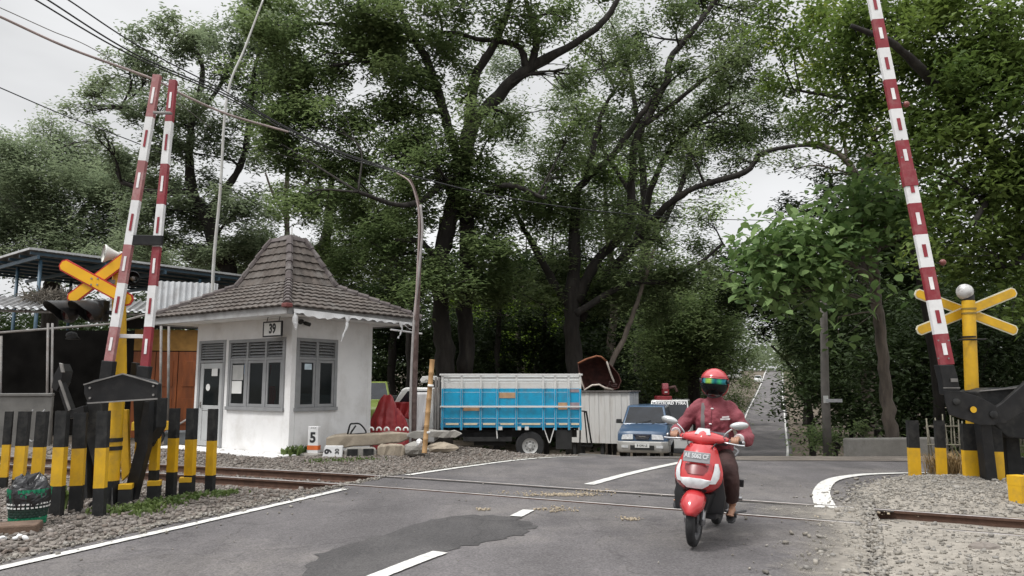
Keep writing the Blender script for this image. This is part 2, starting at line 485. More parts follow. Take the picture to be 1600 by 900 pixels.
def grid_sheet(name, xs, ys, zf, m, keep=None, kind='structure', smooth=True):
    X, Y = np.meshgrid(xs, ys); Z = zf(X, Y)
    V = np.stack([X, Y, Z], -1).reshape(-1, 3); nx, ny = len(xs), len(ys)
    i = np.arange(ny - 1)[:, None] * nx + np.arange(nx - 1)[None]
    Fq = np.stack([i, i + 1, i + nx + 1, i + nx], -1).reshape(-1, 4)
    if keep is not None:
        c = V[Fq].mean(1); Fq = Fq[keep(c[:, 0], c[:, 1])]
        u, inv = np.unique(Fq, return_inverse=True); V = V[u]; Fq = inv.reshape(-1, 4)
    o = np_mesh(name, V, Fq, m, smooth=smooth); tag(o, kind=kind); return o
gx = np.concatenate([np.linspace(-700, -62, 12), np.linspace(-60, -16, 30), np.linspace(-15, 15, 121), np.linspace(16, 120, 70), np.linspace(130, 800, 14)])
gy = np.concatenate([np.linspace(-60, -9, 8), np.linspace(-8, 30, 153), np.linspace(31, 240, 130), np.linspace(250, 1200, 20)])
def ground_z(x, y):
    road = on_road(x, y) & (y < 400)
    far_ = sm(20, 40, y)
    return terr(x, y) - .05 - .03 * far_ - dip(x, y) + np.where(road, 0, bumps(x, y, .9) * .04)
grid_sheet('ground', gx, gy, ground_z, M['dirt'])

# ---- asphalt
def strip(name, rows, m, nx=14, lift=0.0, kind='structure'):
    """rows: (y, x_left, x_right)"""
    V = []
    for y, a, b in rows:
        for t in np.linspace(0, 1, nx + 1):
            x = a + (b - a) * t; V.append((x, y, tz(x, y) + lift))
    n = nx + 1; i = np.arange(len(rows) - 1)[:, None] * n + np.arange(nx)[None]
    Fq = np.stack([i, i + 1, i + n + 1, i + n], -1).reshape(-1, 4)
    return tag(np_mesh(name, np.array(V), Fq, m, smooth=True), kind=kind)
ry = np.concatenate([np.arange(-8, 30, .2), np.arange(30, 320, 1.0)])
jit = RNG.normal(0, .035, (len(ry), 2))
strip('road', [(y, left_x(y) - .12 + j[0], right_x(y) + .1 + j[1]) for y, j in zip(ry, jit)], M['asphalt'], 16)
sy = np.arange(13.25, 17.7, .25)
V = []; sxs = np.linspace(0, 1, 60)
for k, y in enumerate(sy):
    t = k / (len(sy) - 1)
    for u in sxs:
        x0 = 6.6 + 3.2 * (1 - (2 * t - 1) ** 2) * .4 + 2.0 * t * t; x = x0 + (58 - x0) * u ** 1.6
        V.append((x, y + .02 * x, tz(x, y + .02 * x) + .006))
n = len(sxs); i = np.arange(len(sy) - 1)[:, None] * n + np.arange(n - 1)[None]
tag(np_mesh('side_road', np.array(V), np.stack([i, i + 1, i + n + 1, i + n], -1).reshape(-1, 4), M['asphalt'], smooth=True), kind='structure')
V = []; ds = np.arange(15.6, 17.9, .2)
for k, y in enumerate(ds):
    for u in sxs:
        x = 3.2 + .9 * math.sin(k * 1.9) + 1.6 * abs(k / 5.5 - 1) + (58 - 3.2) * u ** 1.6; yy = y + .02 * x + .12 * math.sin(x * 1.3) * (k in (0, len(ds) - 1)); V.append((x, yy, tz(x, yy) + .011))
i = np.arange(len(ds) - 1)[:, None] * n + np.arange(n - 1)[None]
tag(np_mesh('dusty_road', np.array(V), np.stack([i, i + 1, i + n + 1, i + n], -1).reshape(-1, 4), M['asphalt_side'], smooth=True), kind='structure')
def outline_sheet(name, pts, m, lift, kind='structure', **kw):
    bm = bmesh.new(); vs = [bm.verts.new((p[0], p[1], tz(p[0], p[1]) + lift)) for p in pts]
    bm.faces.new(vs); bmesh.ops.triangulate(bm, faces=bm.faces); me = bpy.data.meshes.new(name); bmesh.ops.recalc_face_normals(bm, faces=bm.faces); bm.to_mesh(me); bm.free()
    if me.polygons[0].normal.z < 0: me.flip_normals()
    return tag(link_mesh(name, me, m), kind=kind, **kw)
pp = [(478, 893), (492, 872), (545, 851), (600, 836), (655, 818), (705, 808), (765, 805), (812, 810), (832, 821), (822, 834), (775, 845), (715, 857), (660, 874), (605, 897), (560, 925), (500, 930)]
patch = spline([gp(*p) for p in pp] + [gp(*pp[0])], 5)[:-1]
outline_sheet('asphalt_patch', [p + Vector((random.gauss(0, .028), random.gauss(0, .028), 0)) + Vector((math.sin(k_ * 1.7), math.cos(k_ * 2.3), 0)) * .03 for k_, p in enumerate(patch)], M['asphalt_patch'], .005)

# ---- painted lines: each a worn sheet 4 mm above the asphalt
def stripe(name, pts, w, lift=.012, wob=.002, step=14):
    P = spline(pts, step); V = []
    if not hasattr(w, '__len__'): w = [w] * len(P)
    else: w = np.interp(np.linspace(0, 1, len(P)), np.linspace(0, 1, len(w)), w)
    for i, p in enumerate(P):
        t = (P[min(i + 1, len(P) - 1)] - P[max(i - 1, 0)]); t.z = 0; t.normalize(); s = Vector((t.y, -t.x, 0))
        for k in (-1, 1):
            q = p + s * k * (w[i] / 2 + random.gauss(0, wob)); V.append((q.x, q.y, tz(q.x, q.y) + lift))
    k = np.arange(len(P) - 1) * 2
    return tag(np_mesh(name, np.array(V), np.stack([k, k + 1, k + 3, k + 2], -1), M['white_paint']), kind='structure')
stripe('edge_line', [(-7.9, -2.5, 0), (-4.33, 6.52, 0), (-3.4, 8.9, 0), (-2.48, 11.32, 0)], .125)
stripe('edge_line', [gp(636, 743), gp(720, 730), gp(830, 713), gp(905, 703.5)], .13)
stripe('edge_line', [(3.93, 9.61, 0), (4.45, 11.0, 0), (5.15, 12.3, 0), (5.9, 13.0, 0), (6.6, 13.25, 0), (7.3, 13.36, 0)], [.26, .23, .2, .18, .14, .06], lift=.016)
stripe('centre_dash', [gp(560, 914), gp(640, 882), gp(688, 864)], .16)
stripe('centre_dash', [gp(806, 808), gp(826, 798)], .15)
stripe('centre_dash', [gp(920, 758), gp(990, 739), gp(1068, 720)], .17)
stripe('edge_line', [(float(left_x(y)) + .16, y, 0) for y in np.linspace(24, 300, 60)], [.13, .13, .14, .16, .2, .24, .26], lift=.05, step=2)
stripe('edge_line', spline([(13, 17.9, 0), (10.2, 20.0, 0), (9.3, 23.5, 0), (10.75, 30, 0)], 6) + [(float(right_x(y)) - .16, y, 0) for y in np.linspace(31, 300, 60)], [.12, .12, .14, .14, .16, .2, .24, .26], lift=.05, step=2)

# ---- the two rails
def rail(P, label):
    prof = [(-.07, -.15), (.07, -.15), (.07, -.135), (.012, -.115), (.012, -.04), (.035, -.03), (.035, 0), (.028, .006), (-.028, .006), (-.035, 0), (-.035, -.03), (-.012, -.04), (-.012, -.115), (-.07, -.135)]
    mb = MB(); rings = []
    for i, p in enumerate(P):
        t = (P[min(i + 1, len(P) - 1)] - P[max(i - 1, 0)]).normalized(); s = Vector((t.y, -t.x, 0))
        rings.append([p + s * a + Vector((0, 0, b + .014)) for a, b in prof])
    mb.loft(rings)
    n = len(prof)
    mb.m = [1 if (k % n) in (6, 7, 8) else 0 for k in range(len(mb.f) - 2)] + [0, 0]
    o = mb.build('railway_rail', [M['rail_rust'], M['rail_steel']], angle=30)
    return tag(o, label, 'rail', 'rails of the crossing track')
rail(far_rail, 'steel rail of the track on the side of the guard booth')
rail(near_rail, 'steel rail of the track on the viewer side with the scooter just past it')
gro = mat('flange_groove', (.03, .028, .026), .9, var=.3)
for nm, P, d in (('flangeway', far_rail, .075), ('flangeway', near_rail, -.075)):
    Q = [p for p in offset_line(P, d) if left_x(p.y) - .4 < p.x < right_x(p.y) + .5]
    o = stripe(nm, Q, .085, .008, .006); o.data.materials.clear(); o.data.materials.append(gro)

# ---- gravel beds and loose stones
M['bed'] = mat('ballast_bed', (.17, .15, .13), .95, var=.4, scale=14, bump=1.0, bscale=32, dirt=(.07, .062, .05), damt=.5, dscale=2)
M['bed_pale'] = mat('dust_bed', (.27, .245, .21), .95, var=.2, scale=9, bump=.9, bscale=30, dirt=(.15, .135, .115), damt=.6, dscale=1.4)
def bed_z(x, y):
    off = np.where(x < left_x(y), left_x(y) - x, x - right_x(y))
    heap = .20 * np.exp(-(((x + 1.2) / 1.3) ** 2 + ((y - 17.4) / .8) ** 2))
    rt = sm(.2, 2.2, off) * np.where(x > right_x(y), .05, 0.) * (track_dist(x, y) > 1)
    bank = .12 * np.exp(-(((x - 6.7) / 1.6) ** 2 + ((y - 11.3) / 1.1) ** 2))
    return terr(x, y) - .012 + .03 * sm(0, .5, off) - dip(x, y) + bumps(x, y, 2.2) * .022 * sm(-.1, .4, off) + heap + rt + bank
grid_sheet('gravel_bed', np.arange(-24, 2.2, .1), np.arange(2, 19.5, .1), bed_z, M['bed'], lambda x, y: (x < left_x(y) - .02) & (x > -3.2 - y * .75))
grid_sheet('gravel_bed', np.arange(-1, 22, .1), np.arange(-1, 13.3, .1), bed_z, M['bed_pale'], lambda x, y: (x > right_x(y) + .04) & (y < 13.05 + .02 * x))

ICV = np.array([(x, y, z) for x in (-.62, .62) for y in (-.62, .62) for z in (-.62, .62)])
ICF = np.array([(0, 1, 3), (0, 3, 2), (4, 6, 7), (4, 7, 5), (0, 4, 5), (0, 5, 1), (2, 3, 7), (2, 7, 6), (0, 2, 6), (0, 6, 4), (1, 5, 7), (1, 7, 3)])
def stones(name, XY, size, m, zf, sink=.25):
    n = len(XY)
    sh = ICV[None] * (1 + RNG.uniform(-.45, .4, (n, 8, 3)))
    sc = size[:, None] * RNG.uniform(.55, 1.15, (n, 3)) * np.array([1, 1, .72])
    sh = sh * sc[:, None]
    a = RNG.uniform(0, 6.28, n); tl = RNG.normal(0, .4, n); ca, sa, ct, st = np.cos(a), np.sin(a), np.cos(tl), np.sin(tl)
    y1 = sh[..., 1] * ct[:, None] - sh[..., 2] * st[:, None]; z1 = sh[..., 1] * st[:, None] + sh[..., 2] * ct[:, None]
    x2 = sh[..., 0] * ca[:, None] - y1 * sa[:, None]; y2 = sh[..., 0] * sa[:, None] + y1 * ca[:, None]
    z0 = zf(XY[:, 0], XY[:, 1]) + size * (.5 - sink)
    V = np.stack([x2 + XY[:, 0, None], y2 + XY[:, 1, None], z1 + z0[:, None]], -1).reshape(-1, 3)
    Fq = (ICF[None] + (np.arange(n) * 8)[:, None, None]).reshape(-1, 3)
    return tag(np_mesh(name, V, Fq, m, k=3), kind='stuff')
def stonemat(name, cols):
    m = bpy.data.materials.new(name); m.use_nodes = True
    N, L = m.node_tree.nodes, m.node_tree.links; b = N['Principled BSDF']; b.inputs['Roughness'].default_value = .92; b.inputs['Specular IOR Level'].default_value = .3
    g = N.new('ShaderNodeNewGeometry'); r = N.new('ShaderNodeValToRGB')
    e = r.color_ramp.elements; e[0].color = _c4(cols[0]); e[1].color = _c4(cols[-1])
    for k, c in enumerate(cols[1:-1]): x = e.new((k + 1) / (len(cols) - 1)); x.color = _c4(c)
    L.new(g.outputs['Random Per Island'], r.inputs['Fac'])
    t = N.new('ShaderNodeTexCoord'); no = N.new('ShaderNodeTexNoise'); no.inputs['Scale'].default_value = 30; L.new(t.outputs['Object'], no.inputs['Vector'])
    mr = N.new('ShaderNodeMapRange'); mr.inputs['To Min'].default_value = .7; mr.inputs['To Max'].default_value = 1.3; L.new(no.outputs['Fac'], mr.inputs['Value'])
    mu = N.new('ShaderNodeMixRGB'); mu.blend_type = 'MULTIPLY'; mu.inputs['Fac'].default_value = 1; L.new(r.outputs['Color'], mu.inputs['Color1']); L.new(mr.outputs['Result'], mu.inputs['Color2'])
    L.new(mu.outputs['Color'], b.inputs['Base Color']); return m
M['stone'] = stonemat('ballast_stone', [(.11, .095, .082), (.17, .15, .132), (.21, .19, .172), (.15, .12, .10), (.27, .245, .225)])
M['stone_pale'] = stonemat('dusty_stone', [(.18, .168, .15), (.24, .22, .19), (.29, .265, .23), (.22, .21, .195), (.36, .335, .295)])
def scatter(n, x0, x1, y0, y1, ok):
    P = np.stack([RNG.uniform(x0, x1, n), RNG.uniform(y0, y1, n)], -1)
    return P[ok(P[:, 0], P[:, 1])]
rail_clear = lambda x, y: np.abs(track_dist(x, y) - .565) > .075
P1 = scatter(70000, -11, 1.6, 5.2, 19, lambda x, y: (x < left_x(y) - .1 - .12 * RNG.uniform(0, 1, x.shape)) & (x > -.95 * y) & rail_clear(x, y))
stones('gravel', P1, RNG.gamma(5, .0046, len(P1)).clip(.01, .06), M['stone'], bed_z)
P2 = scatter(75000, 2, 12, 4.5, 13.2, lambda x, y: (x > right_x(y) + .02 + .35 * RNG.uniform(0, 1, x.shape) ** 2) & (x < .8 * y + 2) & rail_clear(x, y) & ((track_dist(x, y) > .7) | (RNG.uniform(0, 1, x.shape) < .5)) & ((y > 9.3 + RNG.normal(0, .5, y.shape)) | (RNG.uniform(0, 1, y.shape) < .35)))
stones('gravel', P2, RNG.gamma(3.0, .0046, len(P2)).clip(.005, .06), M['stone_pale'], bed_z)
# crumbs strewn on the asphalt beside its edges
P3 = scatter(9000, -5, 6, 5.2, 14, lambda x, y: on_road(x, y) & (RNG.uniform(0, 1, x.shape) < np.exp(-np.minimum(x - left_x(y), (right_x(y) - x) * .6) / .28) * .5 + .012))
stones('grit', P3, RNG.gamma(2.5, .0042, len(P3)).clip(.004, .03), M['stone_pale'], lambda x, y: terr(x, y) + .008)
P5 = np.concatenate([np.stack([right_x(yy) + .25 - RNG.exponential(.20, len(yy)), yy], -1) for yy in (RNG.uniform(4.5, 12.9, 3400),)] + [np.stack([left_x(yy) - .22 + RNG.exponential(.07, len(yy)), yy], -1) for yy in (RNG.uniform(5, 18, 1600),)])
stones('grit', P5, RNG.gamma(2.6, .0058, len(P5)).clip(.004, .045), M['stone_pale'], lambda x, y: terr(x, y) + .010)
# pale dust blown over the asphalt edge
def dust(name, x0, x1, y0, y1, cover, col):
    xs, ys = np.arange(x0, x1, .08), np.arange(y0, y1, .08)
    X, Y = np.meshgrid(xs, ys); Cv = cover(X, Y)
    o = grid_sheet(name, xs, ys, lambda x, y: terr(x, y) + .015, col, lambda x, y: (cover(x, y) > .02) & (x < right_x(y) + .1), kind='stuff')
    me = o.data; co = np.empty(len(me.vertices) * 3, np.float32); me.vertices.foreach_get('co', co); co = co.reshape(-1, 3) + np.array(o.location[:])
    at_ = me.attributes.new('cover', 'FLOAT', 'POINT'); at_.data.foreach_set('value', cover(co[:, 0], co[:, 1]).astype(np.float32)); return o
dm_ = mat('road_dust', (.27, .245, .21), .95, var=.2, scale=12, bump=.4, bscale=60)
N, L = dm_.node_tree.nodes, dm_.node_tree.links
at1 = N.new('ShaderNodeAttribute'); at1.attribute_name = 'cover'
tcd = N.new('ShaderNodeTexCoord'); nd = N.new('ShaderNodeTexNoise'); nd.inputs['Scale'].default_value = 3.5; nd.inputs['Detail'].default_value = 9; nd.inputs['Roughness'].default_value = .72
L.new(tcd.outputs['Object'], nd.inputs['Vector'])
ad_ = N.new('ShaderNodeMath'); ad_.operation = 'ADD'; L.new(at1.outputs['Fac'], ad_.inputs[0]); L.new(nd.outputs['Fac'], ad_.inputs[1])
mrd = N.new('ShaderNodeMapRange'); mrd.inputs['From Min'].default_value = .78; mrd.inputs['From Max'].default_value = 1.4; mrd.inputs['To Max'].default_value = .85; L.new(ad_.outputs['Value'], mrd.inputs['Value']); L.new(mrd.outputs['Result'], N['Principled BSDF'].inputs['Alpha'])
dust('dust', 1.2, 6.2, 3.5, 11.2, lambda x, y: np.exp(-np.maximum(right_x(y) - x, 0) / (.75 - .055 * (np.clip(y, 4, 11) - 4))) * sm(11.3, 9.0, y) + .45 * np.exp(-(np.abs(track_dist(x, y)) / .6) ** 2) * sm(1.8, 3.4, x), dm_)
# spilt sand between the rails
M['sand'] = mat('sand', (.36, .30, .22), .95, var=.2, scale=20)
c0 = gp(880, 774)
P4 = np.concatenate([RNG.normal((gp(*c).x, gp(*c).y), s, (n_, 2)) for c, s, n_ in (((882, 774), (.24, .07), 700), ((930, 768), (.18, .1), 120), ((870, 797), (.13, .1), 180), ((985, 812), (.06, .05), 120), ((820, 772), (.35, .15), 120), ((755, 797), (.05, .05), 60), ((1345, 806), (.35, .16), 60))])
stones('sand', P4, RNG.gamma(2.0, .0042, len(P4)).clip(.003, .022), M['sand'], lambda x, y: terr(x, y) + .008)
# ================================================================ guard booth
M['plaster'] = mat('white_plaster', (.76, .755, .75), .85, var=.04, scale=2.5, bump=.15, bscale=40, dirt=(.54, .52, .49), damt=.42, dscale=1.5)
M['frame_grey'] = mat('grey_frame_paint', (.26, .265, .27), .55, var=.12, scale=6, dirt=(.14, .135, .125), damt=.3)
M['door_grey'] = mat('pale_door_paint', (.42, .43, .43), .5, var=.08, dirt=(.25, .24, .22), damt=.35)
M['tile'] = mat('roof_tile', (.086, .071, .061), .9, var=.35, scale=3.5, bump=.5, bscale=50, dirt=(.15, .14, .13), damt=.5, dscale=2.2)
M['tile_rust'] = mat('ridge_tile', (.085, .070, .068), .9, var=.3, scale=4, bump=.4, bscale=40, dirt=(.20, .185, .175), damt=.5, dscale=3)
M['fascia'] = mat('fascia_grey', (.33, .33, .33), .7, var=.1, dirt=(.14, .13, .12), damt=.5, dscale=2)
M['dark_in'] = mat('dark_interior', (.03, .029, .028), .95, spec=.05)
M['glass'] = glass('window_glass', (.62, .66, .66), .05, .3)
M['paper'] = mat('paper', (.72, .72, .70), .8, var=.05)
M['black'] = mat('black_paint', (.010, .010, .011), .45, var=.3, scale=8, dirt=(.04, .037, .034), damt=.35, dscale=5, rvar=.12, spec=.35)
M['black_flat'] = mat('black_weathered', (.017, .0175, .018), .7, var=.35, scale=8, dirt=(.06, .056, .05), damt=.45, dscale=4, spec=.3)
M['ink'] = mat('ink_black', (.02, .02, .022), .7)
M['white_cloth'] = mat('white_plastic', (.74, .74, .74), .55, var=.06, scale=3, dirt=(.55, .55, .55), damt=.3)
M['red_cloth'] = mat('red_cloth', (.42, .03, .045), .85, var=.2)
M['blue_card'] = mat('blue_card', (.07, .20, .42), .6)

BO = Vector((-4.84, 16.43, 0)); BRZ = math.atan2(-2.11, 2.99)
booth = thing('guard_booth', 'white guard booth with steep dark tiled roof and grey window frames', 'booth', BO, BRZ)
W_, D_, H_ = 3.65, 2.42, 3.02
wl_ = MB(); T_ = .13
def wall_run(mb, a, b, openings, fixed, axis, inward):
    """wall from a to b along an axis with rectangular openings (lo, hi, z0, z1)"""
    cuts = sorted(openings)
    def put(lo, hi, z0, z1):
        if hi - lo < 1e-3 or z1 - z0 < 1e-3: return
        if axis == 'x': mb.b2((lo, fixed, z0), (hi, fixed + inward, z1))
        else: mb.b2((fixed, lo, z0), (fixed + inward, hi, z1))
    p = a
    for lo, hi, z0, z1 in cuts:
        put(p, lo, 0, H_); put(lo, hi, 0, z0); put(lo, hi, z1, H_); p = hi
    put(p, b, 0, H_)
fr_open = [(-3.50, -2.46, .06, 2.57), (-2.26, -.24, 1.0, 2.56)]
wall_run(wl_, -W_, 0, fr_open, 0, 'x', T_)
wall_run(wl_, T_ + .002, D_ - T_ - .002, [(.14, 1.27, 1.0, 2.55)], 0, 'y', -T_)
wall_run(wl_, -W_, 0, [], D_ - T_, 'x', T_)
wall_run(wl_, T_ + .002, D_ - T_ - .002, [], -W_, 'y', T_)
wl_.b2((-.17, -.014, 0), (.014, .12, H_ - .02))
wl_.build('wall', M['plaster'], booth, bevel=.006, seg=1)
MB().b2((-W_ + T_, T_, .0), (-T_, D_ - T_, .05)).build('floor', M['dark_in'], booth)
mb = MB(); mb.b2((-W_ - .55, -.62, -.03), (.3, -.016, .055)); mb.build('porch_slab', M['plaster'], booth, bevel=.015)
mb = MB(); mb.b2((-4.40, -.75, H_ + .002), (.75, 3.17, H_ + .05)); mb.build('soffit', M['plaster'], booth)
mb = MB()
for a, b in (((-4.44, -.79), (.79, -.76)), ((-4.44, 3.18), (.79, 3.21)), ((-4.44, -.757), (-4.41, 3.177)), ((.76, -.757), (.79, 3.177))):
    mb.b2((a[0], a[1], H_ - .03), (b[0], b[1], H_ + .14))
mb.build('fascia', M['fascia'], booth, bevel=.006)
def window(openings, axis, bays, zt, parent, name='window'):
    lo, hi, z0, z1 = openings
    fr, gl = MB(), MB()
    def bx(mb, a0, a1, d0, d1, za, zb):
        if axis == 'x': mb.b2((a0, d0, za), (a1, d1, zb))
        else: mb.b2((-d0, a0, za), (-d1, a1, zb))
    f = .055
    bx(fr, lo - .03, hi + .03, -.03, .08, z1 - f, z1 + .02); bx(fr, lo - .05, hi + .05, -.055, .08, z0 - .05, z0 + .03)
    edges = [lo] + bays + [hi]
    for e in edges:
        w = f if e in (lo, hi) else .035
        bx(fr, (lo - .03 if e == lo else e - w), (hi + .03 if e == hi else e + w), -.028, .08, z0 + .031, z1 - f - .001)
    for a, b in zip(edges[:-1], edges[1:]):
        a2, b2_ = a + (f if a == lo else .036), b - (f if b == hi else .036)
        bx(fr, a2, b2_, -.026, .078, zt - .03, zt + .03)
        s = .065
        bx(fr, a2 + .004, b2_ - .004, -.018, .03, zt - .03 - s, zt - .034); bx(fr, a2 + .004, b2_ - .004, -.018, .03, z0 + .035, z0 + .035 + s)
        bx(fr, a2 + .004, a2 + s, -.017, .03, z0 + .036 + s, zt - .031 - s); bx(fr, b2_ - s, b2_ - .004, -.017, .03, z0 + .036 + s, zt - .031 - s)
        bx(gl, a2 + s - .01, b2_ - s + .01, .004, .009, z0 + .02 + s, zt - .02 - s)
        nz = 5
        for k in range(nz):                     # louvre slats, tilted
            zc = zt + .03 + (z1 - f - zt - .03) * (k + .5) / nz
            R_ = Euler((R(38), 0, 0)).to_matrix() if axis == 'x' else Euler((0, R(38), 0)).to_matrix()
            c = ((a2 + b2_) / 2, .03, zc) if axis == 'x' else (-.03, (a2 + b2_) / 2, zc)
            sz = (b2_ - a2 - .004, .075, .012) if axis == 'x' else (.075, b2_ - a2 - .004, .012)
            fr.box(c, sz, R_)
    w = fr.build(name, M['frame_grey'], parent, bevel=.004, seg=1)
    gl.build('pane', M['glass'], w)
    return w
wf = window(fr_open[1], 'x', [-1.56, -.88], 2.12, booth)
wr = window((.14, 1.27, 1.0, 2.55), 'y', [.70], 2.12, booth)
# notices stuck behind the panes
def card(name, a, b, m, parent, axis='x', d=.014):
    mb = MB()
    if axis == 'x': mb.b2((a[0], d, a[1]), (b[0], d + .003, b[1]))
    else: mb.b2((-d - .003, a[0], a[1]), (-d, b[0], b[1]))
    return mb.build(name, m, parent)
card('notice', (-2.14, 1.33), (-1.76, 1.62), M['paper'], wf, d=.0)
card('poster', (-2.13, 1.64), (-1.72, 1.99), mat('pale_sheet', (.40, .40, .385), .8), wf, d=.0)
card('poster', (-1.69, 1.78), (-1.5 + .02, 1.99), M['blue_card'], wf, d=.0)
card('sticker', (.36, 1.87), (.56, 2.0), mat('pale_blue_paper', (.5, .6, .66), .7), wr, 'y', d=-.004)
card('film', (.26, 1.1), (.60, 1.34), mat('grey_film', (.23, .24, .26), .6), wr, 'y', d=.012)
card('film', (.80, 1.1), (1.15, 1.30), mat('grey_film', (.21, .22, .24), .6), wr, 'y', d=.012)
# door with louvre over it
dr = MB()
dr.b2((-3.53, -.02, .06), (-3.44, .10, 2.6)); dr.b2((-2.52, -.02, .06), (-2.43, .10, 2.6)); dr.b2((-3.438, -.02, 2.53), (-2.522, .10, 2.6)); dr.b2((-3.438, -.018, 2.06), (-2.522, .098, 2.12))
for k in range(6): dr.box((-2.98, .03, 2.15 + .38 * (k + .5) / 6), (.91, .075, .012), (R(38), 0, 0))
dfr = dr.build('door_frame', M['frame_grey'], booth, bevel=.004, seg=1)
dl = MB()
dl.b2((-3.43, .0, .08), (-3.30, .04, 2.05)); dl.b2((-2.65, .0, .08), (-2.53, .04, 2.05)); dl.b2((-3.298, .0, 1.92), (-2.652, .04, 2.05)); dl.b2((-3.298, .0, .08), (-2.652, .04, .2)); dl.b2((-3.298, .0, .92), (-2.652, .04, 1.04)); dl.b2((-3.298, .012, .202), (-2.652, .028, .918))
door = dl.build('door', M['door_grey'], booth, bevel=.004, seg=1)
MB().b2((-3.299, .015, 1.041), (-2.651, .02, 1.919)).build('pane', M['glass'], door)
card('notice', (-2.98, 1.74), (-2.74, 1.93), M['paper'], door, d=.006)
mb = MB(); mb.lathe([(.001, 0), (.085, 0), (.085, .004), (.001, .004)], (-3.1, .006, 1.47), (0, -1, 0), 18); mb.build('sticker', M['paper'], door)
mb = MB(); mb.tube([(-3.37, -.005, 1.05), (-3.37, -.05, 1.05), (-3.26, -.05, 1.05)], .012, 8); mb.b2((-3.395, -.008, .98), (-3.345, -.001, 1.12)); mb.build('handle', M['rail_steel'], door)
# roof: low skirt and steep upper part, tiled course by course
def tile_face(mb, a, b, c, d, rows, step=.055, pitch=.21, amp=.018, lift=.034):
    """a-b eave, d-c top edge"""
    a, b, c, d = map(Vector, (a, b, c, d)); e = (b - a).normalized(); nrm = e.cross((d - a)).normalized()
    if nrm.z < 0: nrm = -nrm
    o = (a + b) / 2
    for i in range(rows):
        v0, v1 = i / rows, (i + 1) / rows + .012
        ends = []
        for v in (v0, v1): ends.append((a.lerp(d, v), b.lerp(c, v)))
        n = max(2, int((ends[0][1] - ends[0][0]).length / step)); lo, hi, un = [], [], []
        for k in range(n + 1):
            t = k / n
            p, q = ends[0][0].lerp(ends[0][1], t), ends[1][0].lerp(ends[1][1], t)
            s0 = (p - o).dot(e) / pitch; s1 = (q - o).dot(e) / pitch
            w0 = amp * (abs(math.sin(PI * s0)) * 1.6 - .5); w1 = amp * (abs(math.sin(PI * s1)) * 1.6 - .5)
            jt = .004 * math.sin(12.9 * math.floor(s0) + 7 * i)
            lo.append(p + nrm * (w0 + lift + jt)); hi.append(q + nrm * w1); un.append(p + nrm * (w0 + jt) - (d - a).normalized() * 0)
        k0 = len(mb.v); mb.v += [tuple(p) for p in lo + hi + un]; m = n + 1
        for k in range(n):
            mb.f.append((k0 + k, k0 + k + 1, k0 + m + k + 1, k0 + m + k)); mb.m.append(0)
            mb.f.append((k0 + 2 * m + k, k0 + 2 * m + k + 1, k0 + k + 1, k0 + k)); mb.m.append(0)
ce = Vector((-1.83, 1.21, 0))
def rect(hx, hy, z): return [ce + Vector((sx * hx, sy * hy, z)) for sx, sy in ((-1, -1), (1, -1), (1, 1), (-1, 1))]
E0, E1, E2 = rect(2.68, 2.05, 3.15), rect(1.0, .72, 3.93), rect(.36, .24, 5.10)
mb = MB()
for k in range(4):
    j = (k + 1) % 4
    tile_face(mb, E0[k], E0[j], E1[j], E1[k], 7)
    tile_face(mb, E1[k], E1[j], E2[j], E2[k], 6)
roof = mb.build('roof', M['tile'], booth, smooth=True, angle=40, recalc=False)
def ridge(mb, a, b, r0, r1, L=.27):
    a, b = Vector(a), Vector(b); n = max(1, int((b - a).length / L)); d = (b - a) / n
    for k in range(n):
        p, q = a + d * k, a + d * (k + 1.18)
        rr = r0 + (r1 - r0) * k / n
        off = Vector((0, 0, .028))
        mb.tube([p + off * 1.3, q + off * .6], [rr * 1.12, rr * .9], 8)
for k in range(4):
    mb = MB(); ridge(mb, E0[k], E1[k], .085, .085); ridge(mb, E1[k], E2[k], .085, .08); mb.build('ridge', M['tile_rust'], roof, angle=35)
mb = MB(); mb.box(ce + Vector((0, 0, 5.13)), (.86, .62, .12), taper=(.86, .8)); mb.box(ce + Vector((0, 0, 5.22)), (.55, .3, .08), taper=(.8, .7)); mb.build('cap', M['tile_rust'], roof, bevel=.025)
MB().tube([ce + Vector((.12, 0, 5.2)), ce + Vector((.12, 0, 5.46))], .018, 8).build('finial', M['paper'], roof)
mb = MB(); mb.box(E0[1] + Vector((.0, .0, .01)), (.17, .17, .09)); mb.xf(Matrix.Identity(4)); mb.build('ridge_end', mat('ridge_end_red', (.16, .05, .045), .8), roof, bevel=.02)

BM = PM[booth.name]
def bw(x, y, z): return BM @ Vector((x, y, z))
bx_, by_ = BM.to_3x3() @ Vector((1, 0, 0)), BM.to_3x3() @ Vector((0, 1, 0))
# number board hanging under the eave
sg = thing('number_sign', 'small white board with number 39 hanging under the booth eave', 'sign', bw(-.30, -.30, 2.6), BRZ)
MB().b2((-.30, -.012, 0), (.30, .012, .30)).build('board', M['paper'], sg)
mb = MB()
for a, b in (((-.325, -.02, -.02), (.325, .02, .008)), ((-.325, -.02, .292), (.325, .02, .32)), ((-.325, -.02, .009), (-.297, .02, .291)), ((.297, -.02, .009), (.325, .02, .291))): mb.b2(a, b)
mb.build('frame', M['ink'], sg)
for s_ in (-.22, .2): MB().tube([(s_, 0, .315), (s_ + .01, .03, .46)], .008, 6).build('hanger', M['ink'], sg)
writing('digits', '39', PM[sg.name] @ Vector((0, -.014, .15)), bx_, (0, 0, 1), .20, mat('sign_digits', (.03, .03, .032), .7), sg, bold=.012, wx=.85)
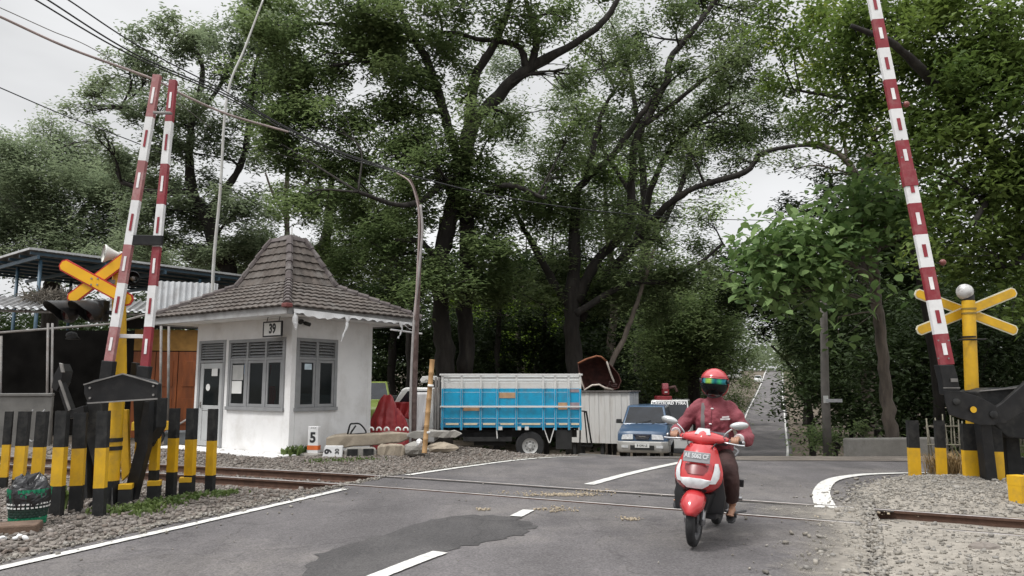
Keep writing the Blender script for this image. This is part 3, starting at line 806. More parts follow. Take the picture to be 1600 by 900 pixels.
# camera under the eave corner
sc_ = thing('security_camera', 'pair of small dark cameras under the booth eave corner', 'camera', bw(.06, .18, 2.86), BRZ)
MB().lathe([(.001, 0), (.05, 0), (.05, .05), (.02, .07), (.001, .07)], (0, 0, .05), (0, 0, 1), 12).build('mount', M['black_flat'], sc_, smooth=True)
for a in ((.16, -.16, .0), (.03, .22, -.02)):
    mb = MB(); d = Vector(a).normalized(); mb.tube([Vector((0, 0, .06)), d * .10 + Vector((0, 0, .05))], .016, 6); mb.lathe([(.001, 0), (.04, .005), (.045, .05), (.045, .15), (.03, .16), (.001, .15)], d * .07 + Vector((0, 0, .05)), d + Vector((0, 0, -.12)), 12); mb.build('camera_body', M['black_flat'], sc_, smooth=True)
# cloth hanging inside
def drape(name, label, cat, c, w, h, m, rz, fold=.03, nx=16, nz=12, th=.006, taper=1.0, world_parent=None):
    V = []
    for s_ in (0, 1):
        for i in range(nz + 1):
            for j in range(nx + 1):
                u, v = j / nx - .5, i / nz
                V.append((u * w * (1 - (1 - taper) * v) + .01 * math.sin(v * 9 + j), fold * math.sin(u * 14 + v * 3 + w * 7) * (.3 + v) + s_ * th + .02 * math.sin(v * 5), -v * h * (1 + .08 * math.sin(u * 11 + 2))))
    n = nx + 1; k = n * (nz + 1); F_ = []
    for i in range(nz):
        for j in range(nx):
            q = (i * n + j, i * n + j + 1, (i + 1) * n + j + 1, (i + 1) * n + j); F_.append(q); F_.append(tuple(x + k for x in reversed(q)))
    for j in range(nx): F_ += [(j, j + k, j + 1 + k, j + 1), (nz * n + j, nz * n + j + 1, nz * n + j + 1 + k, nz * n + j + k)]
    for i in range(nz): F_ += [(i * n, (i + 1) * n, (i + 1) * n + k, i * n + k), (i * n + nx, i * n + nx + k, (i + 1) * n + nx + k, (i + 1) * n + nx)]
    mb = MB(); mb.add(V, F_); mb.xf(Matrix.Translation(Vector(c)) @ Matrix.Rotation(rz, 4, 'Z'))
    return tag(mb.build(name, m, smooth=True), label, cat)
drape('cloth', 'red cloth hanging high behind the three-part booth window', 'cloth', bw(-1.2, .28, 1.99), .26, .38, M['red_cloth'], BRZ, taper=.6)
drape('cloth', 'red cloth on the sill behind the three-part booth window', 'cloth', bw(-1.08, .3, 1.5), .3, .45, M['red_cloth'], BRZ, taper=1.4)
# torn white banner along the side eave
tb = thing('torn_banner', 'torn white plastic banner peeling off the side eave of the booth', 'banner', bw(.8, .2, 3.0), BRZ)
def strip_rag(mb, pts, w):
    P = spline(pts, 5); L_, R_ = [], []
    for i, p in enumerate(P):
        ww = np.interp(i / (len(P) - 1), np.linspace(0, 1, len(w)), w) * random.uniform(.85, 1.15)
        L_.append(p + Vector((random.gauss(0, .01), -ww / 2, 0))); R_.append(p + Vector((random.gauss(0, .01), ww / 2, 0)))
    for s_ in (0.0,):
        k = len(mb.v); mb.v += [tuple(p) for p in L_ + R_] + [tuple(p + Vector((.006, 0, 0))) for p in L_ + R_]; n = len(P)
        for i in range(n - 1):
            mb.f += [(k + i, k + n + i, k + n + i + 1, k + i + 1), (k + 2 * n + i + 1, k + 3 * n + i + 1, k + 3 * n + i, k + 2 * n + i), (k + i, k + i + 1, k + 2 * n + i + 1, k + 2 * n + i), (k + n + i + 1, k + n + i, k + 3 * n + i, k + 3 * n + i + 1)]; mb.m += [0] * 4
mb = MB()
V = []; nx = 60
for k in range(nx + 1):
    y = -.85 + k / nx * 3.6; h = .05 + .09 * math.exp(-((k - 12) / 9) ** 2) + .02 * math.sin(k * 1.3) + random.uniform(0, .02)
    V += [(.02, y, .11 - .001 * k), (.035 + .015 * math.sin(k * .7), y, .11 - h - .001 * k)]
mb.add(V + [(a + .005, b, c) for a, b, c in V], [(2 * k, 2 * k + 2, 2 * k + 3, 2 * k + 1) for k in range(nx)] + [(2 * (nx + 1) + 2 * k + 1, 2 * (nx + 1) + 2 * k + 3, 2 * (nx + 1) + 2 * k + 2, 2 * (nx + 1) + 2 * k) for k in range(nx)])
mb.build('border', M['white_cloth'], tb)
for pts, w in (([(.03, -.80, .06), (.05, -.83, -.12), (.04, -.78, -.35)], (.05, .16, .02)), ([(.03, .62, .05), (.06, .60, -.15), (.05, .5, -.38), (.05, .44, -.52)], (.12, .08, .05, .01)), ([(.03, 2.3, .05), (.05, 2.35, -.15), (.04, 2.25, -.36)], (.10, .06, .05)), ([(.03, 2.45, -.02), (.05, 2.7, -.12), (.04, 2.9, -.02)], (.04, .06, .04))):
    mb = MB(); strip_rag(mb, pts, w); mb.build('tatter', M['white_cloth'], tb, smooth=True)
mb = MB(); mb.tube([(.02, 2.0, -.16), (.03, 3.1, -.2)], .022, 7); mb.build('rail', M['white_cloth'], tb)

# ================================================================ shelter and stall beyond the track
M['blue_steel'] = mat('blue_steel', (.05, .10, .145), .5, var=.2, dirt=(.06, .06, .06), damt=.3)
M['sheet_dark'] = mat('sheet_metal_blue', (.05, .06, .075), .5, metal=.3, var=.25, scale=2, dirt=(.04, .04, .04), damt=.4)
M['sheet_pale'] = mat('sheet_metal_pale', (.52, .53, .54), .5, metal=.2, var=.12, scale=2, dirt=(.25, .22, .19), damt=.35)
M['lamplit_wood'] = mat('lamplit_orange_door', (.27, .075, .018), .55, var=.3, scale=2.5, stretch=(3, 3, .6), dirt=(.16, .05, .02), damt=.4)  # orange wood; the warm lamp glow is put into its colour
M['lamplit_ochre'] = mat('lamplit_panel', (.34, .18, .04), .7, var=.2)  # stands for a lit yellowish wall, its light put into the colour
M['concrete'] = mat('concrete', (.30, .285, .26), .9, var=.18, scale=3, bump=.35, bscale=40, dirt=(.15, .14, .12), damt=.6, dscale=1.6)
M['tan_concrete'] = mat('tan_concrete', (.36, .305, .235), .9, var=.2, scale=3, bump=.4, bscale=35, dirt=(.2, .17, .14), damt=.5, dscale=2)
M['post_grey'] = mat('post_grey', (.22, .21, .20), .65, var=.25, scale=5, dirt=(.12, .07, .05), damt=.4)
def corrugated(mb, o, e1, e2, L1, L2, pitch=.2, amp=.028, th=.004, m=0):
    """sheet from o: waves across e1, ribs run along e2"""
    o, e1, e2 = Vector(o), Vector(e1).normalized(), Vector(e2).normalized(); n = e1.cross(e2).normalized(); k = int(L1 / pitch * 6); V = []
    for s_ in (0, 1):
        for i in range(k + 1):
            x = L1 * i / k; w = amp * math.copysign(min(1, abs(1.6 * math.sin(2 * PI * x / pitch))), math.sin(2 * PI * x / pitch))
            for t in (0, L2): V.append(o + e1 * x + e2 * t + n * (w + s_ * th))
    N_ = 2 * (k + 1); F_ = []
    for i in range(k):
        q = (2 * i, 2 * i + 2, 2 * i + 3, 2 * i + 1); F_.append(q); F_.append(tuple(a + N_ for a in reversed(q)))
        F_ += [(2 * i, 2 * i + N_, 2 * i + 2 + N_, 2 * i + 2), (2 * i + 1, 2 * i + 3, 2 * i + 3 + N_, 2 * i + 1 + N_)]
    mb.add(V, F_, m)
s0 = at(50, 389.5, 23.3); s1 = at(396, 429, 28.9); s1.z = s0.z - .1
e1 = (s1 - s0).normalized(); e2 = Vector((-e1.y, e1.x, .03)).normalized()
sh = thing('open_shelter', 'open shelter with blue posts under a dark corrugated sheet roof', 'shelter', (s0.x, s0.y, 0))
mb = MB(); L1 = (s1 - s0).length + .3; corrugated(mb, s0, e1, e2, L1, 9.0, .25, .03); mb.build('roof_sheet', M['sheet_dark'], sh, world=True, smooth=True, angle=40)
mb = MB(); mb.bar(s0 - e1 * .02 + Vector((0, 0, .02)), s0 + e1 * L1 + Vector((0, 0, .02)), .05, .07); mb.bar(s0 - e1 * .05 + Vector((0, 0, .02)), s0 - e1 * .05 + e2 * 9 + Vector((0, 0, .02)), .05, .07); mb.build('edge_flashing', M['sheet_pale'], sh, world=True)
mb = MB()
for k in range(8): mb.bar(s0 + e2 * (.15 + k * 1.2) + Vector((0, 0, -.10)), s0 + e2 * (.15 + k * 1.2) + e1 * L1 + Vector((0, 0, -.10)), .06, .09)
for k in range(4): mb.bar(s0 + e1 * (.2 + k * 2.0) + Vector((0, 0, -.22)), s0 + e1 * (.2 + k * 2.0) + e2 * 9 + Vector((0, 0, -.22)), .07, .12)
mb.build('roof_frame', M['blue_steel'], sh, world=True)
for k, (a, b) in enumerate(((.35, .3), (2.9, .25), (.4, 3.0), (5.6, .3), (3.0, 6.0), (.4, 8.6), (6, 8.6))):
    p = s0 + e1 * a + e2 * b; mb = MB(); mb.tube([(p.x, p.y, 0), (p.x, p.y, p.z - .28)], .055, 8); mb.build('post', M['blue_steel'], sh, world=True, smooth=True)
# stall with lean-to awning, dark inside
st = thing('roadside_stall', 'dark roadside stall with sheet awning and orange wooden doors', 'stall', at(150, 690, 20.5) * 1)
q0, q1 = at(-90, 480, 19.2), at(235, 486, 20.6); q1.z = q0.z - .02; ee = (q1 - q0).normalized(); en = Vector((-ee.y, ee.x, 0))
mb = MB(); aw = (en * 2.2 + Vector((0, 0, .55))); corrugated(mb, q0, ee, aw, (q1 - q0).length, aw.length, .2, .03); mb.build('awning', mat('awning_sheet', (.16, .16, .16), .6, var=.3, scale=2, dirt=(.07, .06, .05), damt=.5), st, world=True, smooth=True, angle=40)
mb = MB()
for k in range(4): o_ = q0 + aw * (.05 + .3 * k) + Vector((0, 0, -.07)); mb.bar(o_, o_ + ee * (q1 - q0).length, .05, .06)
r0, r1 = at(-90, 527, 19.0), at(175, 506, 20.0); mb.tube([r0, r1], .03, 6); r2 = at(250, 486, 20.8); mb.tube([r1, r2], .03, 6)
for k in range(9): p = q0.lerp(q1, k / 8); mb.bar(p + Vector((0, 0, -.05)), p + aw + Vector((0, 0, -.06)), .04, .05)
mb.build('awning_frame', M['post_grey'], st, world=True)
mb = MB(); corrugated(mb, q0 + Vector((0, 0, .035)) - aw * .02, ee, aw, (q1 - q0).length, .22, .2, .03); mb.build('awning_lip', M['sheet_pale'], st, world=True, smooth=True, angle=40)
for px_, y0, y1, Y in ((75, 505, 665, 19.4), (82, 505, 665, 19.45), (2, 525, 665, 19.3), (250, 500, 692, 20.2), (262, 500, 692, 20.25)):
    a, b = at(px_ + (2 if px_ > 240 else 0), y0, Y), at(px_, y1, Y); mb = MB(); mb.tube([(b.x, b.y, 0), a], .035 if px_ > 240 else .03, 7); mb.build('post', M['post_grey'], st, world=True, smooth=True)
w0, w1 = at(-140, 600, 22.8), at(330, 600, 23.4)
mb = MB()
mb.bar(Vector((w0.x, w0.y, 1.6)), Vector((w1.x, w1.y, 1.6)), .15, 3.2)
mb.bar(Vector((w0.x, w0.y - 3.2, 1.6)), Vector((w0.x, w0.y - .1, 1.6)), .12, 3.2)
mb.build('wall', mat('shade_black_wall', (.010, .0095, .009), .95, var=.4, scale=2, spec=.03), st, world=True)  # near-black wall colour stands in for the deep shade inside the stall
a0, a1 = at(206, 600, 22.0), at(312, 600, 22.3)
for k in range(3):
    p, q = a0.lerp(a1, k / 3 + .004), a0.lerp(a1, (k + 1) / 3 - .006); mb = MB()
    mb.bar(Vector((p.x, p.y, 1.25)), Vector((q.x, q.y, 1.25)), .04, 2.5); d_ = (q - p).normalized(); nrm = Vector((d_.y, -d_.x, 0))
    for zz in (.75, 1.85): mb.bar(Vector((p.x, p.y, zz)) + nrm * .03 + d_ * .12, Vector((q.x, q.y, zz)) + nrm * .03 - d_ * .12, .03, .75)
    mb.build('door', M['lamplit_wood'], st, world=True, bevel=.006)
mb = MB(); mb.bar(Vector((a0.x, a0.y, 2.84)), Vector((a1.x, a1.y, 2.84)), .05, .62); mb.build('lit_wall_panel', M['lamplit_ochre'], st, world=True)
mb = MB(); mb.bar(Vector((a0.x - .3, a0.y - .1, 3.32)), Vector((a1.x + .4, a1.y - .1, 3.32)), .12, .3); mb.build('beam', M['dark_in'], st, world=True)
# pale corrugated panel beside the booth roof
mb = MB(); p0 = at(236, 487, 21.2); p1 = at(338, 492, 21.8); p1.z = p0.z; ev = (p1 - p0).normalized(); corrugated(mb, p0, ev, Vector((-ev.y * .25, ev.x * .25, 1)), (p1 - p0).length, .95, .16, .03)
tag(mb.build('corrugated_panel', M['sheet_pale'], smooth=True, angle=40), 'pale corrugated metal panel standing between shelter and booth roof', 'metal panel')
# brush and thatch on the awning
mb = MB()
for k in range(170):
    c = at(random.uniform(35, 112), random.uniform(458, 474), random.uniform(20.6, 21.6)); d = Vector((random.gauss(.2, .3), random.gauss(0, .3), random.gauss(0, .35))); d.normalize()
    mb.tube([c - d * .3, c + Vector((0, 0, .04)), c + d * .35 + Vector((0, 0, -.05))], [.012, .014, .006], 4)
tag(mb.build('thatch', mat('thatch', (.12, .105, .085), .95, var=.4)), 'tangled dry thatch lying on the stall awning', 'thatch', kind='stuff')
# low wall in front of the stall
lw0, lw1 = at(-60, 690, 18.4), at(78, 690, 19.0)
mb = MB(); mb.bar(Vector((lw0.x, lw0.y, .62)), Vector((lw1.x, lw1.y, .62)), .2, 1.24); mb.bar(Vector((lw0.x, lw0.y, 1.28)), Vector((lw1.x, lw1.y, 1.28)), .26, .08)
tag(mb.build('low_wall', mat('wall_grey', (.17, .165, .155), .9, var=.25, scale=3, bump=.3, dirt=(.07, .066, .06), damt=.6, dscale=1.5), bevel=.02), 'low grey concrete wall in front of the dark stall', 'wall')
hs = spline([at(52, 640, 18.5), at(44, 656, 18.45), at(40, 676, 18.45), at(50, 690, 18.4), at(60, 675, 18.4), at(64, 650, 18.5), at(70, 640, 18.6)], 8)
tag(MB().tube(hs, .02, 7).build('hose', mat('hose_grey', (.2, .2, .2), .5), smooth=True), 'grey hose looped over the low concrete wall', 'hose')
# clutter beside the stall
cr = thing('plastic_crate', 'grey plastic crate on the ground beside the orange doors', 'crate', at(274, 690, 19.6).xy.to_3d(), .3)
mb = MB(); mb.b2((-.25, -.18, .01), (.25, .18, .04))
for a, b in (((-.25, -.18, .041), (.25, -.16, .34)), ((-.25, .16, .041), (.25, .18, .34)), ((-.25, -.159, .041), (-.23, .159, .34)), ((.23, -.159, .041), (.25, .159, .34))): mb.b2(a, b)
mb.build('shell', mat('crate_grey', (.25, .27, .29), .5), cr, bevel=.006)
mb = MB(); mb.b2((-.265, -.195, .30), (.265, -.182, .345)); mb.b2((-.265, .182, .30), (.265, .195, .345)); mb.build('rim', mat('crate_rim', (.3, .32, .34), .5), cr)
def sack(name, label, cat, c, r, m, seed=0):
    rr = random.Random(seed); mb = MB(); n, k = 20, 10; rings = []
    ph = [rr.uniform(0, 6) for _ in range(6)]
    for i in range(k + 1):
        t = PI * i / k; t = min(max(t, .05), PI - .05); ring = []
        for j in range(n):
            a = 2 * PI * j / n; w = 1 + .10 * math.sin(3 * a + ph[0] + i * .5) + .07 * math.sin(7 * a + ph[1] - i) + .04 * math.sin(11 * a + ph[2] + 2 * i)
            ring.append((c[0] + r[0] * w * math.sin(t) * math.cos(a), c[1] + r[1] * w * math.sin(t) * math.sin(a), c[2] + r[2] * (1 - math.cos(t) * (1 + .05 * math.sin(4 * a)))))
        rings.append(ring)
    mb.loft(rings); return tag(mb.build(name, m, smooth=True), label, cat)
g = at(240, 690, 18.9)
pm = thing('handcart', 'yellow and black handcart parked beside the orange stall doors', 'cart', (g.x, g.y, 0), .4)
mb = MB(); mb.b2((-.5, -.25, .42), (.45, .25, .46)); mb.b2((-.5, -.25, .461), (.45, -.22, .62)); mb.b2((-.5, .22, .461), (.45, .25, .62)); mb.build('tray', mat('cart_yellow', (.6, .36, .02), .5), pm, bevel=.008)
for s_ in (-.27, .27):
    mb = MB(); mb.lathe([(.2, -.03), (.24, -.025), (.24, .025), (.2, .03), (.2, -.03)], (0, s_, .24), (0, 1, 0), 20, caps=False); mb.lathe([(.001, -.02), (.05, -.03), (.05, .03), (.001, .02)], (0, s_, .24), (0, 1, 0), 10)
    for k in range(6): a = k * PI / 3; mb.tube([(0, s_, .24), (.2 * math.cos(a), s_, .24 + .2 * math.sin(a))], .01, 5)
    mb.build('wheel', M['black_flat'], pm)
mb = MB()
for s_ in (-.2, .2): mb.tube([(.4, s_, .44), (.8, s_, .7), (1.0, s_, .72)], .018, 7)
mb.build('handle', M['post_grey'], pm, smooth=True)

# ================================================================ poles and cables
wp = spline([(at(332, 690, 20.6).x, 20.6, 0), at(332, 450, 20.6), at(344, 300, 20.6), at(355, 150, 20.6), at(383, 74, 20.8), at(414, -8, 21.0)], 6)
tag(MB().tube(wp, [.05 - .025 * k / (len(wp) - 1) for k in range(len(wp))], 8).build('pole', mat('pale_pole', (.50, .50, .48), .5, var=.15, dirt=(.25, .2, .16), damt=.4), smooth=True), 'tall thin pale pole bent near its top above the booth roof', 'pole')
b_ = at(646, 695, 17.9)
rp = thing('utility_pole', 'rusty brown leaning pole with a bent top beside the booth', 'pole', (b_.x, b_.y, 0))
rs = spline([(b_.x, b_.y, -.1), at(648, 600, 17.9), at(652, 480, 17.9), at(656, 380, 17.9), at(655, 330, 17.9), at(650, 303, 17.9), at(641, 280, 17.85)], 6)
MB().tube(rs, list(np.interp(np.linspace(0, 1, len(rs)), [0, .55, .75, 1], [.066, .054, .034, .024])), 9).build('shaft', mat('rust_pole', (.105, .068, .06), .8, var=.3, scale=6, dirt=(.25, .2, .19), damt=.4), rp, world=True, smooth=True)
gs = spline([(at(641, 690, 17.7).x, 17.7, 0), at(642, 600, 17.7), at(647, 500, 17.72), at(655, 420, 17.74), at(660, 360, 17.76), at(657, 320, 17.8)], 6)
MB().tube(gs, .03, 7).build('conduit', mat('grey_pipe', (.33, .31, .30), .6, var=.15), rp, world=True, smooth=True)
M['cable'] = mat('cable_black', (.02, .02, .022), .6)
M['conduit_pink'] = mat('conduit_pink', (.36, .29, .275), .6, var=.25, scale=2)
def cable(label, pts, r, m=None, sag=0):
    P = spline([at(*p) for p in pts], 8); mb = MB(); mb.tube(P, r, 6)
    return tag(mb.build('cable', m or M['cable'], smooth=True), label, 'cable', 'overhead cables')
cable('thick pale cable sagging in front of the two raised booms', [(-60, 0, 11.2), (0, 26, 11.5), (110, 76, 12.2), (240, 124, 13), (290, 150, 13.6), (360, 180, 14.6), (450, 206, 16)], .024, M['conduit_pink'])
cable('black cable entering at the picture top, lowest of the converging three', [(20, -22, 11), (56, 0, 11.2), (200, 84, 12.6), (350, 150, 14.6), (450, 206, 16), (540, 246, 17), (640, 274, 17.8)], .015)
cable('black cable running between two others above the booms', [(40, -22, 11.1), (75, 0, 11.3), (210, 84, 12.7), (350, 146, 14.7), (450, 202, 16.1), (540, 242, 17.1), (645, 276, 17.9)], .016)
cable('black cable uppermost of the converging three over the booms', [(70, -22, 11.2), (107, 0, 11.4), (220, 74, 12.8), (350, 142, 14.8), (450, 200, 16.2), (540, 240, 17.2), (640, 272, 18.0)], .014)
cable('thin grey cable above the thick pale one against the sky', [(-40, -4, 12), (0, 12, 12.2), (80, 48, 13), (145, 76, 14), (250, 140, 16), (330, 200, 19)], .009, M['post_grey'])
cable('thin dark cable crossing the sky low above the hazy trees', [(-40, 120, 13), (0, 137, 13.4), (110, 184, 15), (220, 226, 17), (300, 262, 19), (420, 330, 23)], .012)
cable('single cable running from the rusty pole across the dark trees', [(640, 274, 17.8), (760, 303, 20), (880, 323, 24), (980, 334, 28), (1100, 342, 34), (1250, 345, 42)], .018)
cable('pinkish cable dropping along the rusty pole', [(620, 270, 17.7), (640, 284, 17.65), (650, 310, 17.65), (655, 345, 17.65), (652, 420, 17.65), (648, 500, 17.65)], .018, M['conduit_pink'])

# slim grey pole with a little street sign across the road
b_ = at(1292, 690, 21); z_ = tz(b_.x, b_.y)
up_ = thing('utility_pole', 'slim grey utility pole across the road with a little arrow board', 'pole', (b_.x, b_.y, z_))
MB().tube([(b_.x, b_.y, z_ - .2), at(1289, 600, 21), at(1286, 430, 21)], [.12, .115, .09], 10).build('shaft', mat('pole_grey', (.19, .175, .16), .85, var=.2, scale=4), up_, world=True, smooth=True)
sb = MB(); a, c = at(1291, 626, 20.8), at(1316, 626, 20.7); sb.bar(a, c, .02, .09); sb.build('arrow_board', mat('board_grey', (.45, .46, .47), .6), up_, world=True)
sb = MB(); sb.bar(at(1287, 624, 20.86), at(1294, 624, 20.86), .04, .2); sb.build('bracket', M['paper'], up_, world=True)
# concrete wall beside the side road
c0_, c1_ = at(1322, 706, 19.6), at(1440, 706, 20.0)
zz = tz(c0_.x, 19.8)
mb = MB(); mb.bar(Vector((c0_.x, c0_.y, zz + .2)), Vector((c1_.x + .6, c1_.y, zz + .2)), .28, .56)
tag(mb.build('low_wall', M['concrete'], bevel=.04), 'low weathered concrete wall beside the side road under dark trees', 'wall')
# bamboo palings
bamboo = mat('bamboo_grey', (.20, .185, .14), .8, var=.3)
for nm, xs, yb, yt, Y, lb in (('fence', (1452, 1512), 712, 650, 17.6, 'grey bamboo paling fence behind the bollards on the pale gravel'), ('fence', (1570, 1650), 712, 655, 17.2, 'grey bamboo paling fence behind the barrier machine')):
    a, b = at(xs[0], yb, Y), at(xs[1], yb, Y); z_ = tz(a.x, Y); f = thing(nm, lb, 'fence', (a.x, a.y, z_)); h = at(xs[0], yt, Y).z - z_
    n = int((b - a).length / .085)
    for k in range(n):
        p = a.lerp(b, k / n); hh = h * random.uniform(.8, 1.08)
        MB().tube([(p.x, p.y, z_ - .05), (p.x + random.gauss(0, .04), p.y + random.gauss(0, .03), z_ + hh)], [.02, .016], 6).build('paling', bamboo, f, world=True, smooth=True)
    for q in (.3, .75): MB().tube([(a.x - .05, a.y - .03, z_ + h * q), (b.x, b.y - .03, z_ + h * q)], .016, 6).build('rail', bamboo, f, world=True)
# ================================================================ trees and plants
M['bark'] = mat('bark_dark', (.020, .0165, .014), .95, var=.45, scale=5, bump=1.0, bscale=18, stretch=(1, 1, .25), dirt=(.085, .08, .07), damt=.35, dscale=2)
M['bark_grey'] = mat('bark_grey', (.14, .115, .095), .95, var=.4, scale=5, bump=1.0, bscale=18, stretch=(1, 1, .3), dirt=(.05, .045, .04), damt=.6, dscale=3)
M['lf_main'] = leafmat('leaf_main', (.074, .114, .047), (.215, .265, .122), .5)
M['lf_grey'] = leafmat('leaf_greyish', (.105, .138, .085), (.25, .29, .18), .5)
M['lf_mid'] = leafmat('leaf_mid', (.068, .102, .046), (.195, .235, .114), .5)
M['lf_backlit'] = leafmat('leaf_backlit', (.10, .17, .035), (.22, .31, .06), .45)  # lighter lime tone paints the backlight into the leaf colour
M['lf_right'] = leafmat('leaf_right', (.052, .088, .027), (.18, .24, .07), .42, yellow=(.25, .28, .04))
M['lf_teak'] = leafmat('leaf_teak', (.07, .13, .048), (.235, .33, .125), .35, spread=.7)
M['lf_shaded'] = leafmat('leaf_shaded', (.014, .024, .010), (.048, .070, .026), .3)  # understorey shade is put into this near-black leaf colour
M['lf_weed'] = leafmat('leaf_weed', (.06, .10, .03), (.14, .18, .065), .35)
M['dry'] = leafmat('leaf_dry', (.20, .13, .06), (.34, .25, .13), .2)

def leaf_cloud(cent, per, spread, L, W, up=.6, droop=.3, flat=.85, side=0):
    """leaf quads scattered round twig tips; returns arrays"""
    n = len(cent) * per
    c = np.repeat(cent, per, 0) + np.clip(RNG.normal(0, 1, (n, 3)), -1.7, 1.7) * np.array([spread, spread, spread * flat])
    nrm = RNG.normal(0, 1, (n, 3)); nrm /= np.linalg.norm(nrm, axis=1, keepdims=True); nrm[:, 2] = np.abs(nrm[:, 2]); nrm = nrm * (1 - up) + np.array([0, 0, up])
    nrm /= np.linalg.norm(nrm, axis=1, keepdims=True)
    d = RNG.normal(0, 1, (n, 3)); d[:, 2] -= droop
    d -= nrm * (d * nrm).sum(1, keepdims=True); d /= np.linalg.norm(d, axis=1, keepdims=True)
    s = np.cross(nrm, d)
    l = (L * RNG.uniform(.45, 1.5, n))[:, None]; w = (W * RNG.uniform(.7, 1.2, n))[:, None]
    if not side:
        V = np.stack([c, c + d * l * .45 + s * w * .5 + nrm * w * .12, c + d * l - nrm * l * .12, c + d * l * .45 - s * w * .5 + nrm * w * .12], 1)
        F = np.arange(n * 4).reshape(n, 4)
    else:                           # broad leaf: midrib, rounded sides, drooping tip
        a, b = d * l, s * w
        V = np.stack([c, c + a * .28 + b * .42 + nrm * w * .08, c + a * .62 + b * .46 + nrm * w * .03, c + a - nrm * l * .18, c + a * .62 - b * .46 + nrm * w * .03, c + a * .28 - b * .42 + nrm * w * .08,
                      c + a * .28 - nrm * w * .03, c + a * .62 - nrm * w * .09], 1)
        k = np.arange(n)[:, None, None] * 8
        F = (np.array([[0, 1, 6, 6], [1, 2, 7, 6], [2, 3, 7, 7], [0, 6, 5, 5], [6, 7, 4, 5], [7, 3, 4, 4]])[None] + k).reshape(-1, 4)
        F = np.where((F == np.roll(F, 1, 1)), F, F)
    return V.reshape(-1, 3), F
def leaf_mesh(name, V, F, m, parent=None, world=False, broad=False):
    if broad:                       # mixed triangles and quads
        me = bpy.data.meshes.new(name)
        tri = F[:, 2] == F[:, 3]
        ft = np.concatenate([F[:, :3], F[:, [0, 2, 3]][~tri]]) if tri.any() else F
        t2 = np.concatenate([F[tri][:, :3], F[~tri][:, :3], F[~tri][:, [0, 2, 3]]])
        return np_mesh(name, V, t2, m, parent, world, smooth=True, k=3)
    return np_mesh(name, V, F, m, parent, world)

